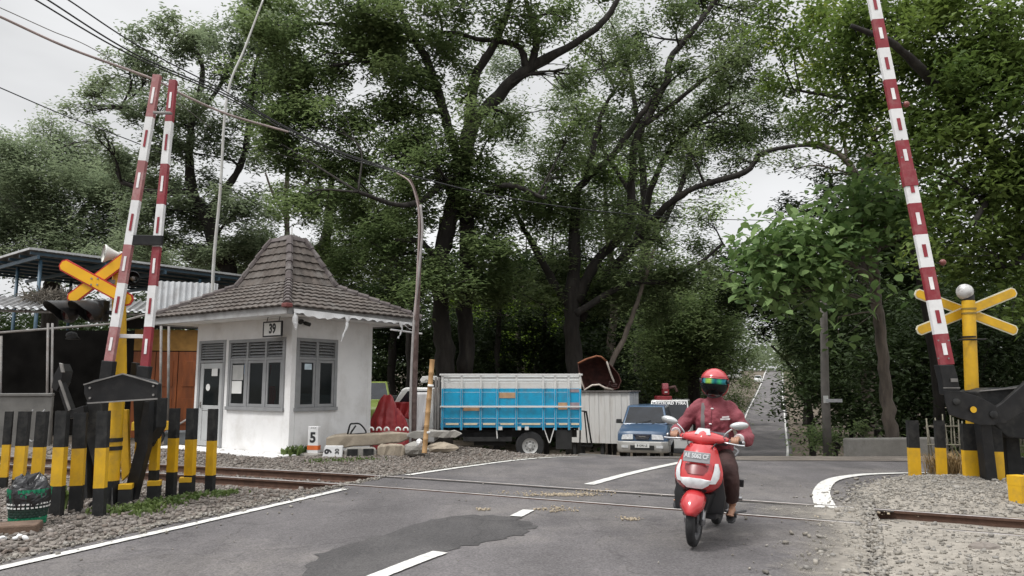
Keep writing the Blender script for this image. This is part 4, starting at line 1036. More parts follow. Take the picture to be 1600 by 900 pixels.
def tree(name, label, cat, Y, limbs, blobs, lm, bark, L=.2, W=.09, tau=2.2, per=22, spread=.24, group=None, broad=False, up=.64, twigs=9, limbr=.07, depth=1.0, droop=.3, ydev=2.2, lobe=None):
    lobe = lobe or spread * 1.35
    """limbs: lists of (px, py, radius px, metres nearer(-)/farther(+)); blobs: (px, py, rx, ry[, dy[, tau]])"""
    b0 = limbs[0][0]
    base = at(b0[0], b0[1], Y + (b0[3] if len(b0) > 3 else 0)); gz = tz(base.x, base.y)
    t = thing(name, label, cat, (base.x, base.y, gz - .1), 0, group)
    mb = MB(); knots = []
    for li, lb in enumerate(limbs):
        P = []; r = []
        for q in lb:
            y = Y + (q[3] if len(q) > 3 else 0); P.append(at(q[0], q[1], y)); r.append(q[2] / FPX * y)
        if li == 0 and P[0].z > gz - .2: P.insert(0, Vector((P[0].x, P[0].y, gz - .25))); r.insert(0, r[0] * 1.1)
        S = spline(P, 5); rr = np.interp(np.linspace(0, 1, len(S)), np.linspace(0, 1, len(r)), r)
        S = [p + Vector((random.gauss(0, 1), random.gauss(0, 1), random.gauss(0, .3))) * rr[i] * .13 for i, p in enumerate(S)]
        rr = [a * (1 + random.uniform(-.1, .12)) for a in rr]
        mb.tube(S, rr, 9); knots += [(p, a) for p, a in zip(S, rr)]
    K = np.array([p[:] for p, _ in knots]); KR = np.array([a for _, a in knots])
    Cs = []
    for b in blobs:
        dy = b[4] if len(b) > 4 and b[4] is not None else random.uniform(-ydev, ydev)
        ta = b[5] if len(b) > 5 else tau
        y = Y + dy; c = at(b[0], b[1], y); s = y / FPX; rx, rz_ = b[2] * s, b[3] * s; ryy = (rx + rz_) / 2 * depth
        nl = ta * PI * rx * rz_ / (.25 * L * W); nc = max(3, int(nl / per))
        # boughs of leaves: a few lobes inside the blob, each lobe a loose, flattened cluster of sprays
        nb = max(3, int(nc / 9)); u = RNG.normal(0, 1, (nb, 3)); u /= np.linalg.norm(u, axis=1, keepdims=True); u *= (RNG.uniform(0, 1, nb) ** .45)[:, None]
        ph = RNG.uniform(0, 6.28, 4)
        az = np.arctan2(u[:, 2], u[:, 0]); u *= (1 + .22 * np.sin(3 * az + ph[0]) + .16 * np.sin(5 * az + ph[1]))[:, None]
        sub = u * np.array([rx, ryy, rz_]) + np.array(c[:])
        lob = lobe * RNG.uniform(.6, 1.5, nb)
        pick = RNG.choice(nb, nc)
        cc = sub[pick] + np.clip(RNG.normal(0, 1, (nc, 3)), -1.6, 1.6) * np.array([1, 1, .72]) * lob[pick][:, None]
        cc = cc[cc[:, 2] > gz + .1]
        Cs.append(cc)
        if twigs and len(cc):
            dd = np.linalg.norm(K - np.array(c[:]), axis=1) + np.where(K[:, 2] > c.z + .3 * rz_, 3, 0); k = int(np.argmin(dd)); a = Vector(K[k]); rad = min(KR[k] * .7, limbr * (1 + rx * .12))
            mid = (a + c) / 2 + Vector((random.gauss(0, .12), random.gauss(0, .12), .1)) * (a - c).length * .8
            S = spline([a, mid, c], 6); mb.tube(S, list(np.linspace(rad, rad * .35, len(S))), 6)
            for q in cc[RNG.choice(len(cc), min(twigs, len(cc)), replace=False)]:
                st = S[random.randint(len(S) // 3, len(S) - 1)]; e = Vector(q); m_ = (st + e) / 2 + Vector((random.gauss(0, .1), random.gauss(0, .1), random.gauss(.05, .1))) * (e - st).length
                T = spline([st, m_, e], 3); mb.tube(T, list(np.linspace(rad * .4, rad * .1, len(T))), 4)
    mb.build('trunk', bark, t, world=True, smooth=True, recalc=False)
    if Cs:
        V, F = leaf_cloud(np.concatenate(Cs), per, spread, L, W, up=up, side=broad, droop=droop)
        leaf_mesh('crown', V, F, lm, t, True, broad)
    return t

# the tall tree behind the truck
tree('shade_tree', 'tall spreading tree with twin dark trunks rising behind the blue truck', 'tree', 30, [
    [(694, 582, 15), (691, 500, 13.5), (688, 425, 13), (697, 360, 13), (712, 310, 12), (722, 254, 13), (735, 200, 12), (757, 172, 10), (820, 112, 9.5), (898, 68, 6), (947, 29, 5), (975, -20, 4)],
    [(728, 585, 13, .8), (727, 500, 12, .7), (729, 420, 12, .5), (727, 342, 11, .3), (724, 290, 11), (735, 205, 9), (742, 122, 8), (771, 73, 7), (795, 10, 5), (800, -40, 3)],
    [(722, 260, 9), (704, 215, 8), (694, 175, 8), (668, 98, 7), (644, 54, 6), (624, 15, 5), (600, -30, 3)],
    [(650, 62, 5), (610, 37, 4.5), (560, 44, 4), (502, 37, 3), (440, 44, 2)],
    [(824, 108, 7), (812, 75, 5), (780, 64, 4.5), (747, 61, 4), (700, 50, 3), (660, 60, 2)],
    [(826, 108, 7), (836, 80, 6), (836, 49, 5.5), (822, 0, 4), (815, -30, 3)],
    [(712, 312, 8), (693, 286, 7, -1), (659, 313, 5, -2), (620, 320, 4, -3), (560, 300, 3, -4)],
    [(728, 345, 6), (760, 300, 5, -1), (800, 290, 4, -2), (850, 310, 3, -2)],
    [(692, 420, 6), (660, 380, 5, -1), (620, 375, 4, -2)],
    [(690, 460, 5), (640, 420, 4, 1), (610, 400, 3, 2)],
    ], [(470, 120, 85, 70), (560, 80, 95, 65), (425, 215, 48, 55), (500, 240, 95, 70), (600, 190, 85, 75), (560, 325, 95, 60), (470, 320, 45, 45), (640, 320, 75, 60), (615, 400, 80, 45), (545, 415, 50, 35),
        (700, 75, 75, 60, None, 1.6), (780, 30, 85, 45, None, 1.6), (680, 10, 90, 40, None, 1.8), (560, 10, 100, 40), (870, 25, 60, 30, None, 1.2), (800, 190, 45, 40, None, 1.5), (795, 305, 85, 60), (865, 335, 60, 55), (765, 390, 85, 45),
        (640, 130, 65, 55), (750, 250, 50, 45), (895, 180, 45, 40, None, 1.6), (890, 255, 55, 50, None, 1.8), (700, 280, 45, 50, None, 1.6), (880, 110, 35, 25, None, 1.2), (430, 40, 70, 45), (480, 190, 80, 55), (650, 250, 70, 60), (720, 150, 50, 40, None, 1.3),
        (600, 60, 80, 50), (660, 450, 70, 45), (770, 450, 80, 45), (740, 330, 60, 50), (620, -70, 90, 60), (720, -80, 90, 60), (820, -80, 90, 60), (930, -60, 80, 50), (510, -60, 80, 50)],
    M['lf_main'], M['bark'], L=.22, W=.1, tau=2.3, limbr=.085)
tree('tree', 'dark slender tree with many bare leaning stems behind the white shed', 'tree', 32, [
    [(897, 585, 14), (893, 500, 12), (896, 440, 11), (898, 370, 9), (901, 305, 7), (912, 285, 6), (963, 235, 5), (1003, 178, 5), (1030, 140, 4)],
    [(900, 470, 10), (930, 410, 8), (965, 375, 7), (983, 340, 7), (985, 313, 6.5), (990, 235, 6.5), (1005, 195, 6), (1042, 127, 5.5), (1047, 93, 5), (1086, 44, 4.5), (1115, 5, 4), (1135, -30, 3)],
    [(905, 500, 9, 1), (950, 430, 8, 1), (990, 385, 7, 1), (1000, 360, 6, 1), (1022, 283, 5, 1), (1050, 230, 4, 1), (1095, 186, 3.5, 1), (1140, 160, 2, 1)],
    [(985, 390, 6), (1020, 345, 6, -.5), (1042, 322, 6, -1), (1086, 293, 5, -1.5), (1164, 269, 4.5, -2), (1193, 239, 4, -2), (1262, 227, 3, -2), (1305, 240, 2, -2)],
    [(1006, 196, 4.5), (1047, 166, 4), (1110, 117, 3), (1150, 100, 2)],
    [(912, 286, 5), (925, 240, 4.5), (939, 181, 3.5), (960, 140, 2.5)],
    [(893, 478, 8), (872, 452, 7), (836, 388, 5), (810, 340, 4), (800, 300, 3)],
    [(900, 490, 6, -1), (980, 444, 4.5, -1), (1048, 440, 3.5, -1), (1092, 412, 3, -1), (1130, 380, 2, -1)],
    ], [(940, 80, 50, 45, None, 1.2), (1000, 50, 60, 45, None, 1.1), (1065, 25, 60, 35, None, 1.1), (1125, 60, 45, 40, None, 1.2), (1000, 135, 45, 35, None, 1.1), (930, 215, 40, 40, None, 1.2), (1065, 200, 50, 32, None, 1.5), (1115, 175, 55, 35, None, 1.6), (1140, 220, 45, 25, None, 1.3),
        (1010, 260, 35, 35, None, .9), (950, 345, 60, 45, None, 1.5), (1045, 385, 60, 40, None, 1.3), (900, 400, 55, 50), (1000, 425, 75, 35), (1090, 340, 45, 25, None, .9), (1160, 25, 50, 35, None, 1.2), (1175, 110, 45, 40, None, 1.4), (860, 440, 60, 45), (950, 470, 70, 40), (1030, 460, 60, 40), (1080, 240, 40, 25, None, 1.0),
        (1190, 185, 45, 30, None, 1.6), (1150, 205, 55, 28, None, 1.6), (1205, 205, 45, 28, None, 1.5), (1240, 190, 45, 26, None, 1.4), (1090, 235, 45, 26, None, 1.5), (1140, 248, 45, 18, None, 1.3), (1160, 70, 45, 40, None, 1.4), (1100, 20, 55, 35, None, 1.5), (1050, -50, 80, 45), (1140, -60, 80, 50), (1200, -50, 60, 40), (950, 270, 40, 35, None, 1.5), (1030, 210, 45, 30, None, 1.4), (880, 330, 45, 40), (970, 110, 45, 40, None, 1.3), (1070, 110, 45, 35, None, 1.2), (1140, 130, 45, 35, None, 1.4), (905, 110, 35, 35, None, 1.2), (1060, 420, 60, 40), (1110, 400, 45, 35, None, 1.5), (985, 170, 35, 30, None, 1.1), (1110, 290, 30, 20, None, .7), (1200, 240, 35, 25, None, 1.0)],
    M['lf_mid'], M['bark'], L=.21, W=.095, tau=1.9, limbr=.05, twigs=10)
tree('tree', 'tall grey-green tree with a dark leaning trunk between shelter roof and sky', 'tree', 37, [
    [(356, 440, 14), (345, 400, 13), (318, 336, 11), (299, 299, 9), (297, 240, 6), (300, 187, 5), (317, 107, 4), (290, 60, 3)],
    [(318, 340, 8), (350, 300, 6), (380, 250, 5), (390, 180, 4), (400, 100, 3), (420, 40, 2)],
    [(299, 240, 5), (250, 205, 4), (200, 170, 3), (150, 165, 2)],
    [(300, 190, 4), (340, 140, 3), (370, 80, 2)], [(299, 300, 6), (240, 300, 5), (190, 285, 3)],
    ], [(330, 55, 60, 38, None, 1.6), (268, 85, 60, 42, None, 1.7), (200, 105, 50, 32, None, 1.6), (150, 150, 45, 28, None, 1.6), (130, 175, 35, 16, None, 1.4), (235, 165, 55, 40, None, 1.6), (318, 150, 50, 40, None, 1.3), (400, 55, 60, 50), (392, 145, 40, 55, None, 1.5),
        (255, 240, 60, 40), (335, 245, 60, 45, None, 1.6), (190, 255, 40, 28), (290, 320, 75, 45), (225, 335, 55, 45), (375, 330, 50, 50), (345, 385, 60, 35), (270, 385, 60, 30), (245, 40, 40, 25, None, 1.4), (440, 110, 50, 60), (430, 20, 60, 40), (150, 215, 40, 20, None, 1.3), (230, 110, 45, 30, None, 1.6), (290, 200, 45, 30, None, 1.5), (355, 195, 40, 40, None, 1.5), (210, 290, 50, 30), (270, 285, 50, 30), (370, 100, 45, 45, None, 1.8), (410, 230, 35, 35, None, 1.5), (320, 350, 70, 30), (390, 400, 60, 35)],
    M['lf_grey'], M['bark'], L=.23, W=.11, tau=2.2, group=None)
tree('tree', 'broad hazy grey-green tree low beyond the shelter at the edge of the sky', 'tree', 56, [
    [(80, 470, 12), (85, 400, 11), (70, 320, 7), (50, 260, 4)], [(85, 400, 8), (130, 330, 5), (170, 290, 3)], [(80, 380, 7), (20, 320, 5), (-30, 290, 3)],
    ], [(20, 232, 50, 32), (80, 222, 42, 28), (0, 300, 60, 50), (60, 290, 70, 50), (130, 280, 55, 45), (180, 330, 55, 45), (100, 360, 80, 40), (20, 370, 60, 40), (190, 275, 35, 30), (-50, 260, 60, 50), (-60, 340, 60, 60), (140, 220, 22, 14, None, 1.2), (150, 390, 70, 35), (60, 410, 90, 30), (110, 250, 50, 30), (30, 270, 60, 40), (-10, 340, 60, 50), (170, 300, 50, 40), (60, 340, 70, 40), (200, 380, 60, 40)],
    M['lf_grey'], M['bark'], L=.3, W=.14, tau=3.0, spread=.5, ydev=4)
tree('tree', 'olive tree filling the gap between the grey-green tree and the tall spreading tree', 'tree', 46, [
    [(500, 480, 10), (505, 400, 9), (515, 330, 7), (520, 260, 4)], [(508, 380, 6), (470, 400, 4), (430, 410, 3)], [(514, 330, 5), (560, 280, 3)]],
    [(520, 400, 60, 40), (460, 430, 60, 35), (560, 380, 60, 50), (525, 330, 45, 35, None, 1.8), (400, 440, 60, 35), (590, 440, 60, 50), (550, 270, 50, 45), (360, 430, 50, 30), (620, 350, 60, 60), (420, 300, 28, 22, None, 1.2)], M['lf_main'], M['bark'], L=.24, W=.1, tau=2.4)
tree('tree', 'thin pale-stemmed young tree behind the peak of the booth roof', 'tree', 42, [
    [(452, 470, 5), (450, 400, 4.5), (447, 330, 4), (450, 255, 3), (455, 220, 2)], [(449, 345, 3), (425, 300, 2), (415, 270, 1.5)], [(448, 330, 2.5), (475, 290, 2), (490, 270, 1.2)],
    ], [(425, 345, 35, 25, None, .9), (480, 350, 35, 25, None, 1.0), (430, 390, 55, 35), (500, 395, 45, 35), (390, 405, 40, 28), (465, 270, 25, 18, None, .6), (540, 440, 45, 35)],
    M['lf_weed'], M['bark_grey'], L=.2, W=.09, tau=1.5, limbr=.03)
tree('tree', 'lime green tree with backlight painted into its leaves between the dark leaning stems', 'tree', 52, [
    [(955, 560, 7), (958, 460, 6), (950, 360, 5), (945, 300, 3)], [(958, 440, 4), (985, 360, 3), (990, 320, 2)]],
    [(935, 278, 35, 28), (965, 320, 45, 35), (940, 365, 45, 35), (990, 370, 40, 30), (1090, 330, 40, 25, None, .9), (905, 335, 25, 35), (960, 260, 40, 30), (1000, 330, 40, 40), (930, 420, 45, 35, None, 1.2)],
    M['lf_backlit'], M['bark_grey'], L=.3, W=.13, tau=1.8, spread=.5)
tree('tree', 'tall grey-green crown filling the sky behind the many-stemmed dark tree', 'tree', 47, [
    [(1000, 620, 9), (1000, 480, 8), (1010, 350, 7), (1000, 220, 5), (985, 120, 3)], [(1005, 400, 5), (1060, 300, 4), (1090, 200, 3)], [(1002, 330, 4), (940, 230, 3), (900, 170, 2)]],
    [(900, 165, 60, 45, None, 1.2), (960, 215, 60, 45, None, 1.3), (1020, 250, 60, 40, None, 1.3), (960, 45, 60, 35, None, 1.0), (1090, 190, 60, 45, None, 1.2), (860, 240, 55, 45, None, 1.4), (1040, 140, 50, 40, None, 1.0), (1080, 270, 50, 30, None, 1.1), (1000, 330, 70, 45, None, 1.5), (900, 330, 60, 45, None, 1.5), (1130, 130, 45, 40, None, 1.1), (1190, 150, 50, 40, None, 1.1), (800, 100, 50, 45, None, 1.2), (780, 190, 50, 45, None, 1.3)], M['lf_grey'], M['bark'], L=.26, W=.11, tau=1.3, spread=.4)
tree('tree', 'yellow-green tree with painted-in backlight behind the thin stems over the truck bed', 'tree', 50, [
    [(815, 600, 6), (812, 520, 5), (820, 450, 4), (815, 400, 3)], [(812, 500, 3), (840, 450, 2)], [(813, 480, 3), (780, 440, 2)]],
    [(815, 500, 32, 32, None, 1.5), (845, 530, 22, 24, None, 1.4), (775, 470, 28, 28, None, 1.3), (830, 450, 30, 25, None, 1.3), (720, 490, 18, 24, None, 1.2), (870, 480, 22, 26, None, 1.3), (795, 560, 24, 18, None, 1.2)], M['lf_backlit'], M['bark_grey'], L=.28, W=.12, tau=1.5, spread=.4)
tree('tree', 'shadowy tree leaning its crown over the dip of the far road', 'tree', 60, [
    [(1108, 680, 8), (1112, 600, 7), (1125, 530, 5), (1160, 480, 3)], [(1114, 580, 5), (1090, 520, 3)], [(1122, 540, 4), (1150, 520, 2.5)]],
    [(1140, 500, 36, 26), (1110, 520, 40, 30), (1165, 465, 32, 22), (1130, 460, 40, 30), (1090, 560, 35, 26), (1130, 545, 22, 14, None, 1.4)], M['lf_main'], M['bark'], L=.32, W=.13, tau=2.4, spread=.5)
# trees right of the road
tree('tree', 'yellowish light-leafed tree behind the top of the tall single boom', 'tree', 21, [
    [(1470, 700, 8), (1460, 560, 7), (1430, 400, 6), (1380, 250, 4.5), (1320, 120, 3), (1290, 40, 2)], [(1385, 260, 3), (1340, 210, 2)]],
    [(1285, 25, 38, 32, None, 1.6), (1265, 85, 34, 28, None, 1.4), (1315, 125, 40, 28, None, 1.5), (1335, 60, 34, 30, None, 1.5), (1225, 60, 25, 20, None, 1.2), (1350, 200, 30, 20, None, 1.2)], leafmat('leaf_yellowish', (.10, .14, .03), (.24, .27, .055), .45), M['bark'], L=.17, W=.085, tau=1.8, spread=.2, limbr=.03, ydev=1.0)
tree('tree', 'dense overhanging tree with dark limbs above the raised barrier and crossbuck', 'tree', 15.5, [
    [(1650, 640, 26, 1), (1648, 480, 22, 1), (1630, 370, 19, .5), (1600, 305, 16), (1571, 264, 13), (1511, 187, 10), (1450, 120, 8, -.5), (1400, 70, 6, -1), (1330, 40, 4, -1)],
    [(1640, 420, 14, 1), (1660, 280, 11), (1640, 150, 9), (1580, 60, 6), (1540, 10, 4)],
    [(1512, 188, 6), (1440, 175, 5, 1), (1370, 160, 4, 2), (1300, 150, 3, 3), (1240, 140, 2, 4)],
    [(1572, 264, 7), (1545, 310, 5, -.5), (1520, 350, 4, -1)], [(1630, 370, 9), (1600, 400, 6), (1570, 420, 4)],
    ], [(1250, 55, 60, 50, 3, 1.5), (1320, 95, 70, 60, 2, 1.7), (1225, 150, 50, 35, 4, 1.4), (1285, 190, 50, 40, 3, 1.6), (1400, 50, 80, 50, None, 2), (1480, 85, 75, 70), (1565, 50, 70, 60), (1495, 200, 70, 50), (1580, 170, 60, 65), (1430, 170, 45, 50),
        (1545, 300, 70, 50), (1595, 360, 60, 55), (1500, 375, 50, 32), (1560, 420, 60, 35), (1415, 255, 38, 30, None, 1.6), (1350, 20, 70, 35), (1200, 20, 45, 35, 3, 1.2), (1360, 160, 50, 40, 2), (1460, 310, 35, 30, None, 1.6), (1640, 260, 60, 80), (1650, 100, 60, 80), (1620, 450, 50, 40),
        (1530, 120, 70, 60), (1440, 20, 70, 40), (1340, 220, 40, 28, 3, 1.3), (1590, 260, 50, 50)],
    M['lf_right'], M['bark'], L=.16, W=.085, tau=3.3, per=20, spread=.2, limbr=.04, ydev=1.3, up=.42)
tree('tree', 'large-leafed tree with a bare trunk rising behind the low concrete wall', 'tree', 20.5, [
    [(1394, 700, 10.5), (1388, 640, 9.5), (1380, 560, 8.5), (1372, 490, 8), (1366, 420, 7), (1372, 370, 6), (1400, 330, 4)],
    [(1368, 440, 6), (1320, 410, 4.5, -.7), (1260, 400, 3.5, -1.2), (1200, 400, 2.5, -1.5)],
    [(1368, 425, 5), (1350, 370, 4, -.5), (1350, 330, 3, -.8)], [(1320, 412, 3.5, -.7), (1285, 440, 2.5, -1), (1250, 455, 2, -1.2)],
    ], [(1238, 380, 54, 28, -1.5), (1205, 422, 38, 28, -1.5), (1270, 415, 60, 32, -1.5), (1300, 388, 45, 32, -1.3), (1235, 452, 40, 18, -1.5, 1.6), (1360, 345, 50, 34, -1), (1410, 325, 32, 30, -1), (1330, 325, 40, 26, -1), (1405, 385, 28, 18, -1, 1.5), (1182, 392, 24, 20, -1.5, 3), (1280, 470, 22, 18, -1.5, 1.5), (1390, 300, 45, 20, -1), (1190, 470, 20, 14, -1.5, 1.2), (1310, 495, 14, 10, -1.5, 1.2)],
    M['lf_teak'], M['bark_grey'], L=.28, W=.19, tau=4.2, per=9, spread=.3, broad=True, up=.4, limbr=.035, twigs=5, droop=1.0, lobe=.5)
tree('tree', 'dark thin-crowned tree with pale dead twigs over the road', 'tree', 34, [
    [(1352, 560, 10), (1350, 450, 9), (1345, 360, 8), (1342, 290, 7), (1325, 255, 5), (1290, 228, 3.5), (1255, 222, 2)], [(1342, 290, 5), (1360, 230, 4), (1372, 190, 2.5)], [(1326, 258, 3), (1320, 210, 2.5), (1345, 185, 1.6), (1395, 178, 1)], [(1322, 215, 2), (1290, 195, 1.4), (1270, 205, .8)], [(1345, 188, 1.4), (1330, 170, 1), (1305, 168, .7)]],
    [(1330, 265, 40, 22, None, 1.2), (1390, 255, 45, 40), (1280, 275, 40, 18, None, 1.1), (1240, 265, 28, 15, None, .9), (1380, 320, 60, 45), (1300, 320, 60, 25, None, 1.6), (1240, 330, 35, 22, None, 1.4), (1420, 380, 70, 60), (1340, 400, 90, 60), (1260, 480, 90, 60), (1450, 470, 80, 60), (1360, 500, 90, 60), (1200, 440, 55, 40), (1165, 475, 40, 30), (1240, 405, 55, 35), (1180, 400, 40, 28)],
    M['lf_shaded'], M['bark_grey'], L=.24, W=.1, tau=2.3, limbr=.05)
tree('tree', 'bushy dark tree beside the dip of the road above the white van', 'tree', 44, [
    [(1085, 640, 10), (1085, 560, 9), (1095, 500, 7), (1110, 450, 4)], [(1086, 560, 6), (1050, 510, 4), (1030, 480, 3)], [(1090, 540, 5), (1130, 500, 3)]],
    [(1100, 480, 60, 38), (1045, 500, 55, 42), (1125, 525, 50, 38), (1075, 545, 60, 40), (1150, 470, 32, 28), (1020, 550, 50, 45), (1125, 570, 38, 28), (1060, 595, 60, 30), (1100, 440, 40, 30), (1140, 555, 30, 25)],
    M['lf_main'], M['bark'], L=.26, W=.1, tau=2.3, spread=.45)
tree('tree', 'flat-tiered small tree at the bend of the far kerb line', 'tree', 40, [
    [(1268, 665, 5), (1262, 620, 4.5), (1255, 560, 4), (1245, 510, 3)], [(1262, 610, 3), (1225, 560, 2), (1205, 540, 1.5)], [(1258, 590, 3), (1290, 560, 2)]],
    [(1245, 520, 42, 22), (1228, 545, 22, 14), (1275, 550, 45, 24), (1260, 580, 38, 20), (1225, 500, 30, 18), (1290, 600, 45, 30), (1258, 610, 22, 16)],
    M['lf_mid'], M['bark'], L=.24, W=.1, tau=2.0, limbr=.04)
for px_, lb in ((1198, 'leafy tree hanging over the far end of the road from its outer side'), ):
    tree('tree', lb, 'tree', 72, [[(1262, 660, 6), (1260, 580, 5), (1245, 520, 4), (1220, 490, 2.5)], [(1258, 560, 4), (1280, 500, 3)]],
         [(1245, 470, 45, 35), (1265, 520, 40, 36), (1280, 440, 60, 40), (1250, 560, 24, 26), (1225, 450, 36, 26), (1270, 590, 30, 28)],
         M['lf_mid'], M['bark'], L=.30, W=.13, tau=2.3, spread=.45)
# thin understorey trees between the truck and the woods
under = [(776, 588, 425, 4.5, 36, 'thin dark stem above the middle of the truck bed'), (812, 585, 430, 3.2, 40, 'slim straight sapling over the truck bed, palest of the stems there'), (853, 586, 420, 4.2, 37, 'slim tree close beside the many-stemmed dark tree'), (640, 600, 430, 6, 36, 'dark tree trunk seen behind the tilted rusty pole'), (612, 640, 440, 7, 38, 'stout dark tree at the corner of the booth')]
for px_, y0, y1, r, Y, lb in under:
    tree('sapling', lb, 'tree', Y, [[(px_, y0, r), (px_ + random.uniform(-6, 6), (y0 + y1) / 2, r * .85), (px_ + random.uniform(-12, 12), y1, r * .6), (px_ + random.uniform(-22, 22), y1 - 60, r * .3)]],
         [(px_ - 15, y1 + 20, 40, 35), (px_ + 20, y1 - 10, 40, 35), (px_ + 5, y1 + 65, 30, 25, None, 1.0)], M['lf_shaded'], M['bark'], L=.24, W=.1, tau=1.8, group='saplings behind the truck')
tree('tree', 'bare leaning pole-like stem rising behind the rusty car wreck', 'tree', 31, [[(950, 590, 4.5), (975, 530, 4), (992, 484, 3.6), (1010, 430, 3), (1022, 390, 2)]], [(1020, 395, 30, 22, None, 1.2)], M['lf_mid'], M['bark_grey'], L=.2, W=.085, limbr=.02)

# dense shrubs of the understorey
def shrub(name, label, Y, blobs, lm, L=.2, W=.1, tau=2.3, spread=.3, per=18, group=None, broad=False, up=.5):
    s0 = min(blobs, key=lambda b: -b[1])
    return tree(name, label, 'shrub', Y, [[(s0[0], s0[1] + s0[3] * .9, 3), (s0[0] + 6, s0[1], 2), (s0[0] - 8, s0[1] - s0[3] * .8, 1)]], blobs, lm, M['bark'], L=L, W=W, tau=tau, spread=spread, per=per, twigs=4, limbr=.02, group=group, broad=broad, up=up, ydev=.8)
shrub('shrub', 'dark shrub thicket behind the crossbuck pole and low wall', 24, [(1440, 560, 60, 60), (1500, 600, 60, 60), (1420, 640, 50, 40), (1480, 500, 60, 45), (1380, 580, 55, 60), (1470, 660, 50, 35)], M['lf_shaded'])
shrub('shrub', 'dark shrub thicket filling the edge beyond the barrier mechanism', 21, [(1560, 560, 60, 60), (1610, 500, 60, 60), (1570, 640, 60, 45), (1640, 620, 60, 60), (1560, 490, 50, 45), (1530, 680, 40, 25)], M['lf_shaded'])
shrub('shrub', 'dark thicket around the grey utility pole', 27, [(1310, 560, 60, 60), (1270, 620, 45, 40), (1330, 640, 45, 40), (1350, 500, 50, 45), (1280, 540, 40, 40)], M['lf_shaded'])
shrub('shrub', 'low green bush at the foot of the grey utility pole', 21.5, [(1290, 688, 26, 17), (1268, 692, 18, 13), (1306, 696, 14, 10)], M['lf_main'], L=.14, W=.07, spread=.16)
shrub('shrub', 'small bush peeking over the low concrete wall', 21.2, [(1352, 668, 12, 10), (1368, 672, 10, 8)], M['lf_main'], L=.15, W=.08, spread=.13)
shrub('shrub', 'dark undergrowth behind the truck bed and the rusty wreck', 37, [(760, 540, 60, 45), (830, 520, 55, 45), (700, 530, 50, 40), (870, 560, 50, 40), (790, 590, 60, 30), (930, 540, 60, 45), (960, 600, 60, 35)], M['lf_shaded'], L=.26, W=.12)
shrub('shrub', 'yellow-green bush with light painted into its leaves, glimpsed over the truck bed', 46, [(815, 510, 22, 26, None, 1.4), (838, 545, 16, 18, None, 1.2), (760, 480, 14, 18, None, .9)], M['lf_backlit'], L=.26, W=.12)
shrub('shrub', 'dark undergrowth between the booth corner and the tall tree', 40, [(610, 520, 50, 60), (650, 560, 45, 50), (580, 470, 50, 50), (630, 460, 50, 45), (600, 600, 40, 30)], M['lf_shaded'], L=.26, W=.12)
shrub('shrub', 'grey-green bushes low behind the shelter roof', 44, [(300, 420, 60, 35), (380, 410, 50, 40), (230, 400, 55, 35), (430, 440, 50, 40), (160, 420, 60, 30), (520, 450, 45, 40), (330, 455, 90, 35)], M['lf_grey'], L=.26, W=.12)
shrub('shrub', 'grassy lit bank along the inner kerb of the far road', 72, [(1150, 622, 20, 14), (1134, 640, 26, 16), (1163, 604, 12, 11), (1120, 662, 26, 16)], M['lf_weed'], L=.3, W=.08, tau=2.2)

# ---- the wood behind everything: a mass nobody could count
def woods():
    Cs = []
    def fill(n, x0, x1, y0, y1, hf):
        x = RNG.uniform(x0, x1, n * 3); y = RNG.uniform(y0, y1, n * 3)
        ok = ~((x > left_x(y) - 3.5 - .02 * y) & (x < right_x(y) + 3.6)) | (y > 262)
        x, y = x[ok][:n], y[ok][:n]
        h = hf(x, y) * (1 + .18 * bumps(x, y, .35)); z = terr(x, y) + h * RNG.uniform(0, 1, len(x)) ** .8
        Cs.append(np.stack([x, y, z], -1))
    fill(2600, -95, -4, 60, 84, lambda x, y: 12.0 + 0 * x)
    fill(2400, -6, 22, 52, 78, lambda x, y: 13.5 + 0 * x)
    fill(1800, 8, 30, 78, 120, lambda x, y: 15 + 0 * x)
    fill(2600, 17, 80, 34, 70, lambda x, y: 14 + 0 * x)
    fill(1500, 34, 110, 70, 150, lambda x, y: 16 + 0 * x)
    fill(1500, 20, 70, 120, 230, lambda x, y: 10 + 0 * x)
    V, F = leaf_cloud(np.concatenate(Cs), 22, .85, .62, .3, up=.5)
    tag(np_mesh('woods', V, F, M['lf_shaded']), kind='stuff')
    a = np.concatenate(Cs[:0] + [np.stack([RNG.uniform(-160, 160, 1400), RNG.uniform(268, 330, 1400), 8 + RNG.uniform(0, 1, 1400) * 16], -1)])
    V, F = leaf_cloud(a, 18, 2.2, 2.0, 1.1, up=.4)
    tag(np_mesh('woods', V, F, M['lf_grey']), kind='stuff')
woods()
# ================================================================ crossing gear
M['yellow'] = mat('crossing_yellow', (.64, .37, .012), .5, var=.12, scale=5, dirt=(.30, .19, .06), damt=.4, dscale=4)
M['orange_y'] = mat('sign_orange_yellow', (.76, .40, .008), .45, var=.08, scale=4)
M['sign_red'] = mat('sign_border_red', (.45, .03, .02), .5)
M['boom_red'] = mat('boom_red', (.225, .02, .03), .55, var=.15, scale=4, dirt=(.28, .11, .11), damt=.45, dscale=5)
M['boom_faded'] = mat('boom_faded_red', (.31, .12, .12), .6, var=.18, scale=4, dirt=(.46, .32, .31), damt=.5, dscale=5)
M['boom_white'] = mat('boom_white', (.70, .70, .70), .5, var=.06, scale=4, dirt=(.48, .46, .45), damt=.3, dscale=5)
M['refl_white'] = mat('reflector_white', (.76, .74, .74), .35)
M['refl_red'] = mat('reflector_red', (.24, .02, .03), .4)
M['wear_and_glint'] = mat('worn_metal_and_glint', (.24, .23, .22), .5, metal=.4, var=.3)

